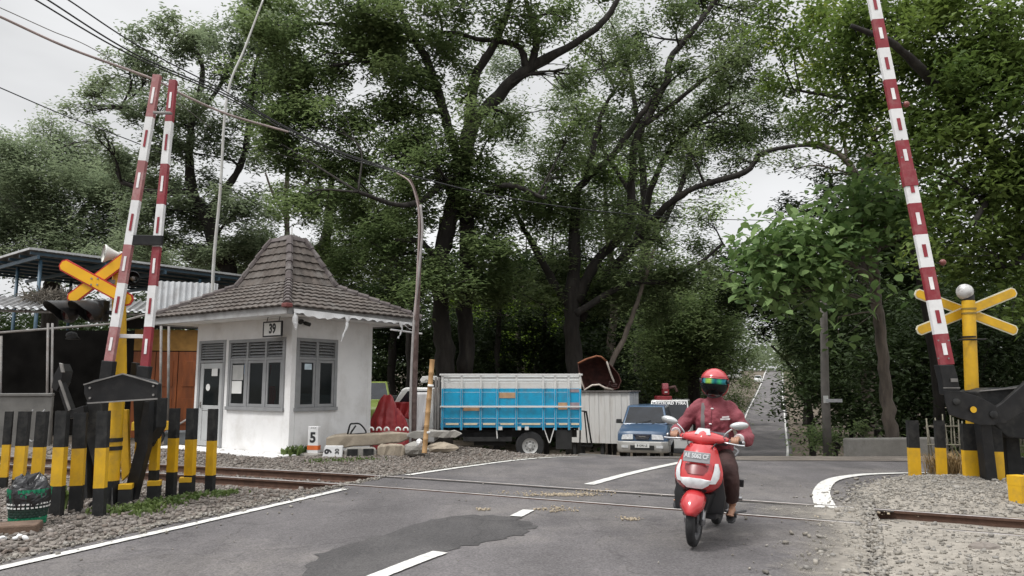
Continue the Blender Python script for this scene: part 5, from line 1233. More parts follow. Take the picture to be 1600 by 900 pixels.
def bollard(px, w, ytop, ybot, bands, label, group, lean=0.0, rz=0.0, yoff=0.0):
    """steel channel post; bands = photo rows where black turns yellow, and yellow turns black"""
    g = gp(px, ybot); y = g.y + yoff; b = at(px, ybot, y); top = at(px, ytop, y).z
    z0 = min(b.z, float(bed_z(np.array([b.x]), np.array([y]))[0])) - .12
    ww = w * .74 / FPX * y; lv = [z0] + [at(px, r_, y).z for r_ in reversed(bands)] + [top]
    mats_ = [1, 0] if len(bands) == 1 else [0, 1, 0]
    if len(bands) == 1: mats_ = [1, 0]
    t, d = ww / 2, ww * .7; th = .012
    prof = [(-t, 0), (t, 0), (t, d), (t - th, d), (t - th, th), (-t + th, th), (-t + th, d), (-t, d)]
    mb = MB()
    for k in range(len(lv) - 1):
        n = 4 if k == len(lv) - 2 else 3
        zs = np.linspace(lv[k], lv[k + 1], n)
        rings = [[(x * (1 + random.uniform(-.012, .012)), yy + random.uniform(-.002, .002), z - z0) for x, yy in prof] for z in zs]
        if k: rings[0] = last
        mb.loft(rings, mats_[k], caps=False); last = rings[-1]
    k0 = len(mb.v); mb.v += list(last); mb.f += [(k0, k0 + 1, k0 + 4, k0 + 5), (k0 + 1, k0 + 2, k0 + 3, k0 + 4), (k0, k0 + 5, k0 + 6, k0 + 7)]; mb.m += [mats_[-1]] * 3
    Mx = Matrix.Translation((b.x, y, z0)) @ Matrix.Rotation(rz, 4, 'Z') @ Matrix.Rotation(lean, 4, 'Y')
    o = mb.build('bollard', [M['black_flat'], M['yellow']], M=Mx)
    return tag(o, label, 'bollard', group)
GL = 'black and yellow posts in front of the double boom machine'
row = [(3, 14, 643, 766, (695, 746), 'black and yellow post at the picture edge before the low wall', .0),
       (25, 20, 643, 765, (697, 749), 'black and yellow post rising directly behind the rubbish basket', .01),
       (54, 20, 643, 757, (699, 747), 'black and yellow post set back behind the rubbish bag', .01),
       (84, 23, 642, 811, (699, 760), 'black and yellow post immediately beside the green basket', -.01),
       (116, 24, 645, 806, (701, 759), 'black and yellow post between the basket-side post and the scuffed one', -.015),
       (152, 22, 642, 811, (700, 763), 'scuffed black and yellow post just before the thick yellow pole', -.02),
       (207, 13, 640, 782, (682, 735), 'black and yellow post half hidden behind the slanted black machine leg', .03),
       (236, 17, 630, 782, (682, 735), 'black and yellow post under the corner of the black housing', -.01),
       (264, 18, 638, 779, (685, 738), 'black and yellow post in the middle of the row by the track', -.01),
       (292, 19, 638, 776, (687, 743), 'black and yellow post second from the end beside the booth door', -.015),
       (325, 17, 639, 773, (689, 743), 'black and yellow end post of the row in front of the booth door', -.01)]
for px_, w, yt, yb, bd, lb, ln in row:
    bollard(px_, w, yt, yb, bd, lb, GL, ln, random.uniform(-.12, .12) + (.15 if px_ < 200 else -.2))
GR = 'black and yellow posts on the pale gravel'
for px_, w, yt, yb, bd, lb, ln in ((1432, 21, 657, 754, (700,), 'black and yellow post standing apart, closest to the curved road line', .012), (1474, 18, 657, 757, (700,), 'black and yellow post beside the tuft of dry grass and bamboo fence', .015), (1521, 25, 662, 766, (704, 760), 'wide black and yellow post in front of the thick yellow crossbuck pole', .01), (1564, 20, 657, 770, (706, 758), 'black and yellow post under the barrier arm pivot', .012)):
    bollard(px_, w, yt, yb, bd, lb, GR, ln, random.uniform(-.1, .1) - .25)
def stub(px, w, yt, yb, m_low, label, cap_h=.06, Yo=0):
    g = gp(px, yb); h = at(px, yt, g.y).z + .06; ww = w / FPX * g.y
    mb = MB(); mb.box((0, 0, (h - cap_h) / 2), (ww, ww, h - cap_h)); mb.box((0, 0, h - cap_h / 2 + .001), (ww * 1.03, ww * 1.03, cap_h), m=1)
    o = mb.build('marker_stub', [m_low, M['yellow']], M=Matrix.Translation((g.x, g.y, -.06)) @ Matrix.Rotation(.3, 4, 'Z')); return tag(o, label, 'short post')
stub(195, 18, 756, 792, M['black_flat'], 'short black stub with yellow cap at the foot of the yellow pole')
stub(240, 18, 751, 782, M['black_flat'], 'short black stub with yellow cap in front of the housing corner post')
stub(289, 17, 746, 776, M['black_flat'], 'short black stub with yellow cap nearest the booth door posts')
stub(1596, 22, 743, 792, M['yellow'], 'squat yellow concrete stub at the edge of the pale gravel', .12)

def crossbuck(name, arms, Y, w, m_face, m_edge, label, parent, t=.02):
    for k, (p, q) in enumerate(arms):
        a, b = at(p[0], p[1], Y - k * .03), at(q[0], q[1], Y - k * .03); d = (b - a).normalized(); n = Vector((0, -1, 0)); s = d.cross(n).normalized()
        def plank(hw, ext, dep, off):
            L_ = (b - a).length / 2 + ext; c = (a + b) / 2
            ch = hw * .55
            lp = [(-L_, -hw + ch), (-L_ + ch, -hw), (L_ - ch, -hw), (L_, -hw + ch), (L_, hw - ch), (L_ - ch, hw), (-L_ + ch, hw), (-L_, hw - ch)]
            return [c + d * u + s * v + n * off for u, v in lp], -n * dep
        mb = MB(); l1, v1 = plank(w / 2, 0, t, 0); mb.prism(l1, v1, 0); arm = mb.build('crossbuck_arm', m_edge, parent, world=True)
        mb = MB(); l2, v2 = plank(w / 2 - .018, -.018, .004, .005); mb.prism(l2, v2, 0); mb.build('arm_face', m_face, arm, world=True)
        if k == 1 or len(arms) == 1:
            c = (a + b) / 2
# ---- crossing sign on its yellow pole (track side of the booth)
YP = 9.75
pb = at(172, 775, YP); cs = thing('crossing_sign', 'orange crossbuck with red edges and dark twin signals on a thick yellow pole', 'crossing sign', (pb.x, YP, 0))
tp = at(186, 424, YP)
mb = MB(); mb.tube([(pb.x, YP, -.1), (pb.x, YP, .33)], .1, 16); mb.build('pole_foot', M['black_flat'], cs, world=True, smooth=True, angle=50)
mb = MB(); mb.tube([(pb.x, YP, .33), (pb.x + .01, YP, 1.7), (tp.x, YP, tp.z)], [.098, .09, .082], 16); pl = mb.build('pole', M['yellow'], cs, world=True, smooth=True, angle=50)
for py_ in (690, 703): q = at(172, py_, YP); MB().lathe([(.1, 0), (.106, .0), (.106, .05), (.1, .05)], (pb.x, YP, q.z), (0, 0, 1), 16).build('band', M['black_flat'], pl, world=True)
for a in range(4):
    an = a * PI / 2 + .6; d = Vector((math.cos(an), math.sin(an), 0)); c = Vector((pb.x, YP, 0)); mb = MB(); mb.prism([c + d * .09 + Vector((0, 0, .0)), c + d * .24, c + d * .24 + Vector((0, 0, .03)), c + d * .09 + Vector((0, 0, .26))], Vector((-d.y, d.x, 0)) * .012); mb.build('gusset', M['black_flat'], cs, world=True)
crossbuck('crossbuck', [((201, 399), (107, 470)), ((94, 411), (206, 472))], YP - .14, .165, M['orange_y'], M['sign_red'], '', cs)
mb = MB(); c = at(148, 440, YP - .1); mb.bar(c, Vector((tp.x, YP - .06, c.z)), .05, .05); mb.build('bracket', M['wear_and_glint'], cs, world=True)
mb = MB()
for dx in (-.04, .04):
    for dz in (-.04, .04): mb.lathe([(.001, 0), (.012, 0), (.012, .012), (.001, .012)], at(148, 440, YP - .17) + Vector((dx, 0, dz)), (0, -1, 0), 8)
mb.build('bolt_plate', M['wear_and_glint'], cs, world=True)
def hood_lamp(c, ax, parent, r=.125, L=.26):
    ax = Vector(ax).normalized(); x, y, z = frame_z(ax); c = Vector(c)
    side = ax.cross(Vector((0, 0, 1))).normalized(); upv = side.cross(ax)
    mb = MB(); mb.lathe([(.001, -.1), (r * .6, -.1), (r, -.03), (r, .03)], c, ax, 20); body = mb.build('signal_body', M['black'], parent, world=True, smooth=True, angle=40)
    mb = MB(); N_ = 22                                   # visor: open below, longest at the top
    def arc(rad, sgn):
        out = []
        for k in range(N_ + 1):
            a = R(-50) + R(280) * k / N_; out.append((a, c + side * math.cos(a) * rad + upv * math.sin(a) * rad))
        return out
    inn, outr = arc(r - .008, 1), arc(r + .002, 1); rings = []
    for (a, p), (_, q) in zip(inn, outr):
        l = L * (.45 + .55 * max(0, math.sin(a)) ** .6) if math.sin(a) > 0 else L * (.45 + .35 * math.sin(a))
        rings.append([p + ax * .02, q + ax * .02, q + ax * l, p + ax * l])
    mb.loft(rings); mb.build('visor', M['black'], body, world=True, smooth=True, angle=40)
    mb = MB(); mb.lathe([(.001, .03), (r * .55, .026), (r * .9, .005), (r * .9, -.01), (.001, -.01)], c + ax * .015, ax, 20); mb.build('lens', mat('signal_lens', (.04, .012, .012), .15), body, world=True, smooth=True)
c1, c2 = at(108, 487, YP - .12), at(146, 487, YP - .12)
hood_lamp(c1, (-.50, -.86, -.10), cs, .145, .30); hood_lamp(c2, (-.50, -.86, -.10), cs, .145, .30)
mb = MB(); mb.box(at(158, 486, YP - .05), (.14, .16, .28)); mb.bar(at(96, 487, YP - .1), Vector((tp.x, YP, c1.z)), .05, .05); mb.build('signal_arm', M['black'], cs, world=True, bevel=.01)
mb = MB(); mb.ball(at(112, 524, YP - .05), (.07, .07, .05), 12); mb.lathe([(.09, 0), (.04, .06), (.02, .09)], at(114, 530, YP - .05), (0, 0, 1), 14); mb.build('bell', M['black_flat'], cs, world=True, smooth=True)
# horn speakers
hn = thing('loudspeaker', 'white horn loudspeaker facing out above the orange crossbuck', 'loudspeaker', at(176, 400, YP + .05))
c = at(163, 396, YP - .1); ax = Vector((-.75, -.62, .05)).normalized()
MB().lathe([(.118, .012), (.122, .0), (.116, -.012), (.09, -.05), (.06, -.11), (.04, -.17), (.038, -.18), (.052, -.10), (.082, -.04), (.108, .0)], c, ax, 24, caps=False).build('horn', mat('horn_white', (.62, .62, .58), .45, var=.06), hn, world=True, smooth=True)
MB().lathe([(.001, .0), (.03, -.005), (.032, -.1), (.001, -.1)], c, ax, 14).build('driver_cone', M['wear_and_glint'], hn, world=True, smooth=True)
MB().lathe([(.001, -.17), (.06, -.18), (.06, -.27), (.04, -.29), (.001, -.29)], c, ax, 16).build('driver', mat('horn_grey', (.45, .45, .42), .5), hn, world=True, smooth=True, angle=40)
MB().bar(c - ax * .2, Vector((tp.x, YP, c.z - .06)), .025, .025).build('bracket', M['wear_and_glint'], hn, world=True)
h2 = thing('loudspeaker', 'round black loudspeaker half behind the two raised booms', 'loudspeaker', at(208, 433, YP + .1))
c = at(207, 435, YP + .12); ax = Vector((.1, -1, 0)).normalized()
MB().lathe([(.095, .01), (.1, 0), (.09, -.02), (.05, -.07), (.03, -.12), (.045, -.06), (.08, -.01)], c, ax, 22, caps=False).build('horn', M['black'], h2, world=True, smooth=True)
MB().lathe([(.001, 0), (.03, -.004), (.03, -.06), (.001, -.06)], c, ax, 12).build('driver_cone', M['wear_and_glint'], h2, world=True, smooth=True)
MB().bar(c - ax * .1, Vector((tp.x, YP, c.z)), .03, .03).build('bracket', M['black'], h2, world=True)

# ---- booms
def boom(px0, px1, rows, Y0, Y1, w0, w1, cols, parent, depth=.07, refl=True, swap=False):
    """px0 at the lowest row, px1 at the highest"""
    ys = rows; n = len(ys)
    P = []
    for y in ys:
        t = (y - ys[0]) / (ys[-1] - ys[0]); P.append((at(px0 + (px1 - px0) * t, y, Y0 + (Y1 - Y0) * t), w0 + (w1 - w0) * t))
    mb = MB(); mats_ = [cols[0], M['boom_white'], M['refl_white'], M['refl_red']]; pieces = []
    ax = (P[-1][0] - P[0][0]).normalized(); s = ax.cross(Vector((0, -1, 0))).normalized(); nf = s.cross(ax)
    for k in range(n - 1):
        (a, wa), (b, wb) = P[k], P[k + 1]; red = (k % 2 == 0) != swap
        rings = [[p + s * (-w / 2) + nf * (-depth / 2), p + s * (w / 2) + nf * (-depth / 2), p + s * (w / 2) + nf * (depth / 2), p + s * (-w / 2) + nf * (depth / 2)] for p, w in ((a, wa), (b, wb))]
        mb.loft(rings, 0 if red else 1, caps=k in (0, n - 2))
        if refl:
            c = (a + b) / 2; L_ = (b - a).length; wr_ = wa * .3; sg_ = 1 if nf.y < 0 else -1
            q = c + nf * sg_ * (depth / 2 + .003); rr = [q + s * u * wr_ / 2 + ax * v * L_ * .19 for u, v in ((-1, -1), (1, -1), (1, 1), (-1, 1))]
            pieces.append((rr, nf * sg_ * .004, 0 if red else 1))
    o = mb.build('boom', mats_[:2], parent, world=True)
    for rr, v_, k_ in pieces: MB().prism(rr, v_).build('reflector', M['refl_red'] if k_ else M['refl_white'], o, world=True)
    return o, P
g = at(185, 770, 9.95); br = thing('crossing_barrier', 'black barrier machine with two raised red and white booms side by side', 'barrier', (g.x, 9.95, 0))
YB = 9.46
o1, PA = boom(171, 246, [565, 511, 443, 383, 314, 252, 184, 118], YB, YB + .25, .108, .098, (M['boom_faded'],), br)
o2, PB = boom(227, 271, [573, 511, 447, 386, 320, 257, 191, 126], YB + .02, YB + .3, .102, .092, (M['boom_red'],), br)
for (a, b), nm in (((( 166, 600), (171, 564)), 'boom_socket'), (((222, 604), (227, 572)), 'boom_socket')):
    MB().bar(at(a[0], a[1], YB), at(b[0], b[1], YB), .15, .1, up=(0, 1, 0)).build(nm, M['black'], br, world=True, bevel=.008)
for (a, b), w, m_, nm in ((((184, 525), (234, 526)), .05, M['boom_white'], 'rung'), (((204, 375), (254, 376)), .13, M['black'], 'tie_plate'), (((240, 176), (268, 177)), .03, M['wear_and_glint'], 'rung')):
    MB().bar(at(a[0], a[1], YB + .1), at(b[0], b[1], YB + .1), .05, w).build(nm, m_, br, world=True, bevel=.004)
# housing
def plate(pts, Y, dep, m, parent, name, bevel=.006):
    mb = MB(); mb.prism([at(p[0], p[1], Y) for p in pts], (0, dep, 0)); return mb.build(name, m, parent, world=True, bevel=bevel)
hp = plate([(131, 601), (146, 594), (192, 584), (238, 594), (247, 600), (246, 623), (137, 630), (131, 616)], 9.28, .1, M['black'], br, 'housing', .012)
mb = MB(); mb.bar(at(137, 630, 9.26), at(246, 623, 9.26), .02, .018); mb.bar(at(131, 601, 9.26), at(192, 584, 9.26), .02, .014); mb.bar(at(192, 584, 9.26), at(247, 600, 9.26), .02, .014); mb.build('pale_edge', M['wear_and_glint'], hp, world=True)  # pale bars; the bottom one is a painted edge highlight
mb = MB()
for p in ((141, 606), (141, 622), (240, 603), (240, 617)): mb.lathe([(.001, 0), (.014, 0), (.014, .014), (.001, .014)], at(p[0], p[1], 9.275), (0, -1, 0), 8)
mb.build('bolt_heads', M['wear_and_glint'], hp, world=True)
plate([(205, 566), (213, 567), (215, 590), (203, 590)], 9.9, .1, M['black'], br, 'stop_block')
plate([(134, 628), (160, 628), (162, 690), (146, 730), (136, 690)], 10.0, .3, M['black_flat'], br, 'gear_case')
plate([(208, 626), (246, 622), (244, 668), (226, 700), (210, 690)], 10.02, .3, M['black_flat'], br, 'gear_case')
plate([(225, 628), (234, 626), (230, 700), (209, 782), (190, 782), (212, 700)], 9.85, .14, M['black'], br, 'machine_leg')
plate([(118, 660), (135, 658), (137, 800), (120, 800)], 10.2, .12, M['black_flat'], br, 'machine_leg')
plate([(137, 690), (160, 690), (160, 790), (137, 795)], 10.35, .05, mat('rust_plate', (.075, .022, .018), .8, var=.3), br, 'back_plate')
plate([(80, 606), (84, 586), (94, 568), (99, 580), (95, 598), (88, 612)], 9.8, .22, M['black'], br, 'counterweight')
plate([(92, 567), (97, 568), (100, 582), (95, 582)], 9.79, .03, M['wear_and_glint'], br, 'weight_cap')
plate([(88, 600), (96, 596), (112, 640), (130, 634), (132, 648), (106, 655)], 9.82, .1, M['black'], br, 'lever_arm')
mb = MB(); mb.bar(at(93, 594, 9.8), at(109, 641, 9.8), .02, .03); mb.build('lever_edge', M['wear_and_glint'], br, world=True)
plate([(98, 652), (103, 650), (100, 682), (95, 684)], 9.85, .03, M['orange_y'], br, 'warning_tag')
plate([(186, 640), (199, 640), (202, 740), (190, 752)], 10.1, .06, M['yellow'], br, 'cover_plate')
mb = MB(); mb.tube(spline([at(222, 672, 10.15), at(236, 668, 10.2), at(240, 690, 10.2), at(228, 700, 10.2), at(218, 716, 10.15)], 6), .02, 7); mb.build('cable_loop', M['black'], br, world=True, smooth=True)

# ---- barrier beside the pale gravel
g = at(1560, 770, 10.9); bb = thing('crossing_barrier', 'black pivoted barrier machine with one tall raised red and white boom', 'barrier', (g.x, 10.9, 0))
YR = 10.75
o3, PC = boom(1479, 1352, [570, 522, 469, 418, 367, 318, 267, 220, 171, 125, 76, 31, -15, -62], YR, YR + .55, .20, .17, (M['boom_red'],), bb, depth=.06)
k_ = PC[6][0]; s_ = (PC[6][0] - PC[5][0]).normalized()
MB().bar(PC[5][0].lerp(PC[6][0], .52), PC[6][0], .205, .085, up=(0, 1, 0)).build('splice_sleeve', M['boom_red'], bb, world=True, bevel=.004)
mb = MB()
for u in (-1, 1):
    for v in (-1, 1):
        for c0 in ((1417, 232), (1474, 546)): mb.lathe([(.001, 0), (.012, 0), (.012, .01), (.001, .01)], at(c0[0] + u * 8, c0[1] + v * 14, YR + (.155 if c0[1] < 300 else -.03)), (0, -1, 0), 8)
mb.build('bolt_heads', M['wear_and_glint'], bb, world=True)
for c0, (ex_, ey_) in (((1405, 160), (1416, 163)), ((1462, 411), (1473, 410))):
    mb = MB(); mb.bar(at(c0[0], c0[1], YR + .35), at(ex_, ey_, YR + .38), .015, .015); mb.build('lamp_bracket', M['black'], bb, world=True)
    mb = MB(); mb.ball(at(ex_, ey_, YR + .38), .05, 12); mb.build('boom_lamp', mat('lamp_red', (.20, .06, .05), .4), bb, world=True, smooth=True)
plate([(1467, 570), (1491, 570), (1497, 590), (1501, 614), (1504, 622), (1476, 616), (1474, 600)], YR - .06, .14, M['black'], bb, 'boom_socket', .01)
plate([(1475, 610), (1503, 612), (1530, 620), (1556, 634), (1563, 646), (1556, 664), (1532, 664), (1484, 648), (1479, 632)], YR - .08, .03, M['black'], bb, 'side_plate', .005)
plate([(1476, 612), (1503, 614), (1530, 624), (1552, 640), (1550, 660), (1532, 660), (1486, 644)], YR + .12, .03, M['black'], bb, 'side_plate', .005)
plate([(1550, 640), (1566, 630), (1600, 600), (1640, 560), (1660, 575), (1620, 630), (1570, 662), (1552, 662)], YR - .02, .08, M['black'], bb, 'counter_arm', .008)
mb = MB()
for p, r_ in (((1494, 628), .05), ((1520, 640), .03), ((1552, 648), .055)): mb.lathe([(.001, 0), (r_, 0), (r_, .02), (r_ * .6, .03), (.001, .03)], at(p[0], p[1], YR - .082), (0, -1, 0), 16)
mb.build('pivot', M['black_flat'], bb, world=True, smooth=True, angle=35)
mb = MB(); mb.lathe([(.001, 0), (.045, 0), (.045, .004), (.001, .004)], at(1521, 640, YR - .115), (0, -1, 0), 18); mb.build('marker_disc', M['yellow'], bb, world=True)
mb = MB(); mb.bar(at(1474, 606, YR - .1), at(1500, 606, YR - .1), .01, .012); mb.box(at(1491, 594, YR - .075), (.10, .01, .05)); mb.build('slot', M['wear_and_glint'], bb, world=True)
plate([(1528, 612), (1545, 606), (1600, 606), (1640, 600), (1640, 690), (1575, 684), (1550, 660), (1534, 630)], YR + .22, .5, M['black_flat'], bb, 'gear_case', .02)
mb = MB(); mb.bar(at(1530, 611, YR + .2), at(1602, 605, YR + .2), .03, .015); mb.build('pale_edge', M['wear_and_glint'], bb, world=True)
plate([(1532, 660), (1548, 658), (1562, 768), (1545, 772)], YR + .16, .16, M['black'], bb, 'machine_leg', .008)
plate([(1570, 660), (1590, 662), (1602, 770), (1578, 770)], YR + .5, .16, M['black_flat'], bb, 'machine_leg', .008)
plate([(1575, 715), (1640, 715), (1640, 740), (1575, 740)], YR + .6, .1, M['black_flat'], bb, 'base_beam', .008)
YQ = 11.35
pb = at(1524, 765, YQ); tp = at(1513, 470, YQ)
cs2 = thing('crossing_sign', 'yellow crossbuck with pale edges on a thick yellow pole topped by a ball', 'crossing sign', (pb.x, YQ, 0))
MB().tube([(pb.x, YQ, -.1), (tp.x, YQ, tp.z)], [.1, .092], 18).build('pole', M['yellow'], cs2, world=True, smooth=True, angle=50)
for py_ in (484, 491, 528): q = at(1514, py_, YQ); MB().lathe([(.09, 0), (.102, 0), (.102, .025), (.09, .025)], (q.x, YQ, q.z), (0, 0, 1), 18).build('clamp', mat('clamp_olive', (.22, .15, .03), .5) if py_ < 500 else M['black'], cs2, world=True)
MB().tube([at(1497, 531, YQ - .1), at(1541, 530, YQ - .1)], .012, 6).build('rod', M['black'], cs2, world=True)
MB().lathe([(.085, 0), (.085, .1), (.06, .14), (.06, .16)], tp - Vector((0, 0, .01)), (0, 0, 1), 18).build('collar', M['black'], cs2, world=True, smooth=True, angle=40)
MB().ball(at(1507.5, 456, YQ), .122, 20).build('ball', mat('ball_grey', (.55, .55, .54), .3, var=.1, scale=6, dirt=(.12, .1, .09), damt=.7, dscale=6), cs2, world=True, smooth=True)
crossbuck('crossbuck', [((1430, 457), (1590, 518)), ((1433, 518), (1588, 455))], YQ + .18, .16, M['yellow'], mat('pale_border', (.6, .58, .45), .5), '', cs2)

# ================================================================ small things at the kerb
bz = lambda p: float(bed_z(np.array([p.x]), np.array([p.y]))[0])
M['basket'] = mat('basket_green', (.012, .20, .10), .45, var=.2, scale=30)
M['basket_dark'] = mat('basket_dark', (.018, .045, .035), .5, var=.3, scale=30)
g = gp(42, 824); gzb = bz(g) + .02
bk = thing('waste_basket', 'green woven plastic basket with pale dashes round its middle', 'basket', (g.x, g.y, gzb)); bk.scale = (.82, .82, .95)
def weave(z0, z1, r0, r1, m, name, rows=4, nw=26, amp=.007):
    mb = MB()
    for k in range(rows):
        za, zb = z0 + (z1 - z0) * k / rows, z0 + (z1 - z0) * (k + .92) / rows; rings = []
        N_ = nw * 4
        for j in range(N_):
            a = 2 * PI * j / N_; w = amp * math.sin(nw * a / 2 * 2 + (k % 2) * PI); ra, rb = r0 + (r1 - r0) * (k / rows) + w, r0 + (r1 - r0) * ((k + 1) / rows) + w
            rings.append([(ra * math.cos(a), ra * math.sin(a), za), (ra * 1.0 * math.cos(a) + .005 * math.cos(a), ra * math.sin(a) + .005 * math.sin(a), (za + zb) / 2), (rb * math.cos(a), rb * math.sin(a), zb), ((rb - .01) * math.cos(a), (rb - .01) * math.sin(a), (za + zb) / 2)])
        rings.append(rings[0]); mb.loft(rings, caps=False)
    return mb.build(name, m, bk, smooth=True, angle=50)
Hb = .40
weave(0, .085, .205, .218, M['basket'], 'foot_band', 2); weave(.085, .30, .215, .238, M['basket_dark'], 'body', 7); weave(.30, Hb, .238, .248, M['basket'], 'rim', 2, amp=.011)
mb = MB()
for j in range(30):
    a = 2 * PI * j / 30
    for z in (.195, .235): d = Vector((math.cos(a), math.sin(a), 0)); mb.box(d * (.2365 + z * .03) + Vector((0, 0, z)), (.008, .03, .017), Matrix.Rotation(a, 3, 'Z'))
mb.build('dash_band', M['paper'], bk)
mb = MB(); mb.lathe([(.001, .01), (.2, .01), (.2, .02), (.001, .02)]); mb.build('bottom', M['basket_dark'], bk)
M['bag'] = mat('black_bag', (.018, .018, .02), .28, var=.3, scale=6, bump=.5, bscale=18)
mb = MB(); n, k = 40, 14; rings = []
for i in range(k + 1):
    v = i / k; r_ = .195 * (1 - .35 * v ** 2.5) * (1 if v < .9 else .75); ring = []
    for j in range(n):
        a = 2 * PI * j / n; w = 1 + .10 * math.sin(math.pi * v) + (.05 + .10 * v) * math.sin(7 * a + 3 * v) * abs(math.sin(3 * a + 1)) + random.gauss(0, .02)
        ring.append((g.x + r_ * w * math.cos(a), g.y + r_ * w * math.sin(a), gzb + .2 + v * .29 + .05 * v * math.sin(3 * a + 1) + .015 * v * math.sin(8 * a) + random.gauss(0, .006)))
    rings.append(ring)
mb.loft(rings)
bagm = mb.build('rubbish_bag', M['bag']); tag(bagm, 'crumpled black rubbish bag stuffed in the green basket', 'rubbish bag')
a, b = gp(-40, 838), gp(62, 832)
mb = MB(); mb.bar(Vector((a.x, a.y, .03)), Vector((b.x, b.y, .03)), .3, .16); tag(mb.build('kerb_block', mat('brown_block', (.13, .085, .06), .9, var=.3, bump=.4), bevel=.02), 'dirty brown kerb block under the green basket', 'kerb block')
g2 = gp(18, 846)
mb = MB()
for k in range(7): mb.ball(g2 + Vector((random.uniform(-.22, .16), random.uniform(-.05, .05), .035)), (random.uniform(.03, .06), .03, .022), 8, rot=Euler((random.random(), random.random(), random.random() * 3)).to_matrix())
o = mb.build('litter', M['white_cloth'], smooth=True); tag(shell(o, .012, 2), 'crumpled white plastic litter on the gravel by the kerb block', 'litter')

# ---- kilometre marker, toppled plate, beams and stick by the booth
def on(px, py, Y): p = at(px, py, Y); return p
YM = 16.55
p = at(490, 711, YM); kp = thing('kilometre_post', 'white stone marker with number 5 and an orange band beside the booth', 'marker', (p.x, YM, .0), -.25)
w_, h_ = .25, at(490, 666, YM).z
mb = MB()
mb.loft([[(-w_ / 2, -.06, 0), (w_ / 2, -.06, 0), (w_ / 2, .06, 0), (-w_ / 2, .06, 0)], [(-w_ / 2, -.06, h_), (w_ / 2, -.06, h_), (w_ / 2, .06, h_), (-w_ / 2, .06, h_)]]); mb.build('stone', M['boom_white'], kp, bevel=.012)
MB().b2((-w_ / 2 - .003, -.064, .13), (w_ / 2 + .003, .064, .225)).build('band', mat('band_orange', (.62, .14, .03), .6), kp)
KM = PM[kp.name]; kx = KM.to_3x3() @ Vector((1, 0, 0))
writing('digit', '5', KM @ Vector((.0, -.0625, .385)), kx, (0, 0, 1), .21, M['ink'], kp, bold=.012)
mb = MB()
for k in range(3): q = KM @ Vector((-.05 + k * .045, -.063, h_ - .045)); mb.bar(q, q + kx * .03 + Vector((0, 0, .025)), .003, .008)
mb.build('scribble', M['ink'], kp, world=True)
mb = MB(); q = at(470, 716, 16.35); mb.box((q.x, q.y + .3, -.0), (1.0, .7, .12), (0, 0, -.3)); tag(mb.build('slab', M['concrete'], bevel=.02), 'low grey slab under the marker stone at the booth corner', 'slab')
YT = 16.15
p = at(520, 716, YT); pt = thing('toppled_plate', 'white plate lying on its side with turned digits 9 and 30', 'marker', (p.x, YT, bz(p)), -.08)
mb = MB(); mb.loft([[(-.225, -.03, .0), (.2, -.03, .0), (.2, .03, .0), (-.225, .03, .0)], [(-.17, -.02, .24), (.215, -.02, .24), (.215, .04, .24), (-.17, .04, .24)]]); mb.build('plate', M['boom_white'], pt, bevel=.01)
PX = PM[pt.name]; tx = PX.to_3x3() @ Vector((1, 0, 0)); upn = (PX.to_3x3() @ Vector((.0, .04, 1))).normalized()
writing('digit', '9', PX @ Vector((-.09, -.0285, .12)), upn, -tx, .15, M['ink'], pt, bold=.008)
writing('digit', '30', PX @ Vector((.10, -.0285, .12)), upn, -tx, .085, M['ink'], pt, bold=.003)
def slab_between(name, a, b, dep, h0, h1, m, label, cat, bevel=.03, nseg=9, jitter=.012):
    """beam from a to b (top front edge), hanging h below"""
    a, b = Vector(a), Vector(b); d = (b - a); s = Vector((-d.y, d.x, 0)).normalized(); rings = []
    for k in range(nseg + 1):
        t = k / nseg; p = a + d * t; h = h0 + (h1 - h0) * t; j = lambda: Vector((random.gauss(0, jitter), random.gauss(0, jitter), random.gauss(0, jitter)))
        e = .05 * (k in (0, nseg))
        rings.append([p + j() * .6 + Vector((0, 0, -e)), p + s * dep + j() + Vector((0, 0, -e)), p + s * dep + Vector((0, 0, -h + e)) + j(), p + Vector((0, 0, -h + e)) + j()])
    mb = MB(); mb.loft(rings); return tag(mb.build(name, m, bevel=bevel, seg=2), label, cat)
a, b = at(510, 681, 16.5), at(640, 675, 16.9)
slab_between('concrete_beam', a, b, .45, .28, .22, M['tan_concrete'], 'long tan concrete beam lying on blocks beside the marker stone', 'beam')
a2, b2 = at(637, 674, 16.75), at(722, 674, 16.9)
slab_between('concrete_beam', a2, b2, .45, .17, .11, M['concrete'], 'thin tilted concrete beam end crossing behind the bamboo stick', 'beam')
a3, b3 = at(538, 700, 16.25), at(588, 699, 16.35)
kb = slab_between('kerb_block', a3, b3, .25, .24, .24, M['concrete'], 'concrete kerb block with black painted squares under the tan beam', 'kerb block', jitter=.004)
mb = MB(); d = (b3 - a3).normalized()
for t in (.26, .76): q = a3.lerp(b3, t) + Vector((0, -.012, -.12)); mb.bar(q - d * .11, q + d * .11, .012, .19)
mb.build('black_square', M['black_flat'], kb, world=True)
slab_between('concrete_block', at(589, 695, 16.4), at(634, 695, 16.5), .3, .28, .26, M['tan_concrete'], 'tan concrete block under the beam between kerb block and rubble', 'block')
def rock(px, py, Y, r, m, label):
    p = at(px, py, Y); mb = MB(); n, k = 10, 6; rings = []
    for i in range(k + 1):
        t = min(max(PI * i / k, .15), PI - .15); rings.append([p + Vector((r[0] * math.sin(t) * math.cos(2 * PI * j / n) * random.uniform(.8, 1.15), r[1] * math.sin(t) * math.sin(2 * PI * j / n) * random.uniform(.8, 1.15), -r[2] * math.cos(t) * random.uniform(.9, 1.1))) for j in range(n)])
    mb.loft(rings); return tag(mb.build('rock', m), label, 'rock')
rock(650, 702, 16.4, (.26, .2, .17), M['concrete'], 'grey broken concrete lump just before the bamboo stick')
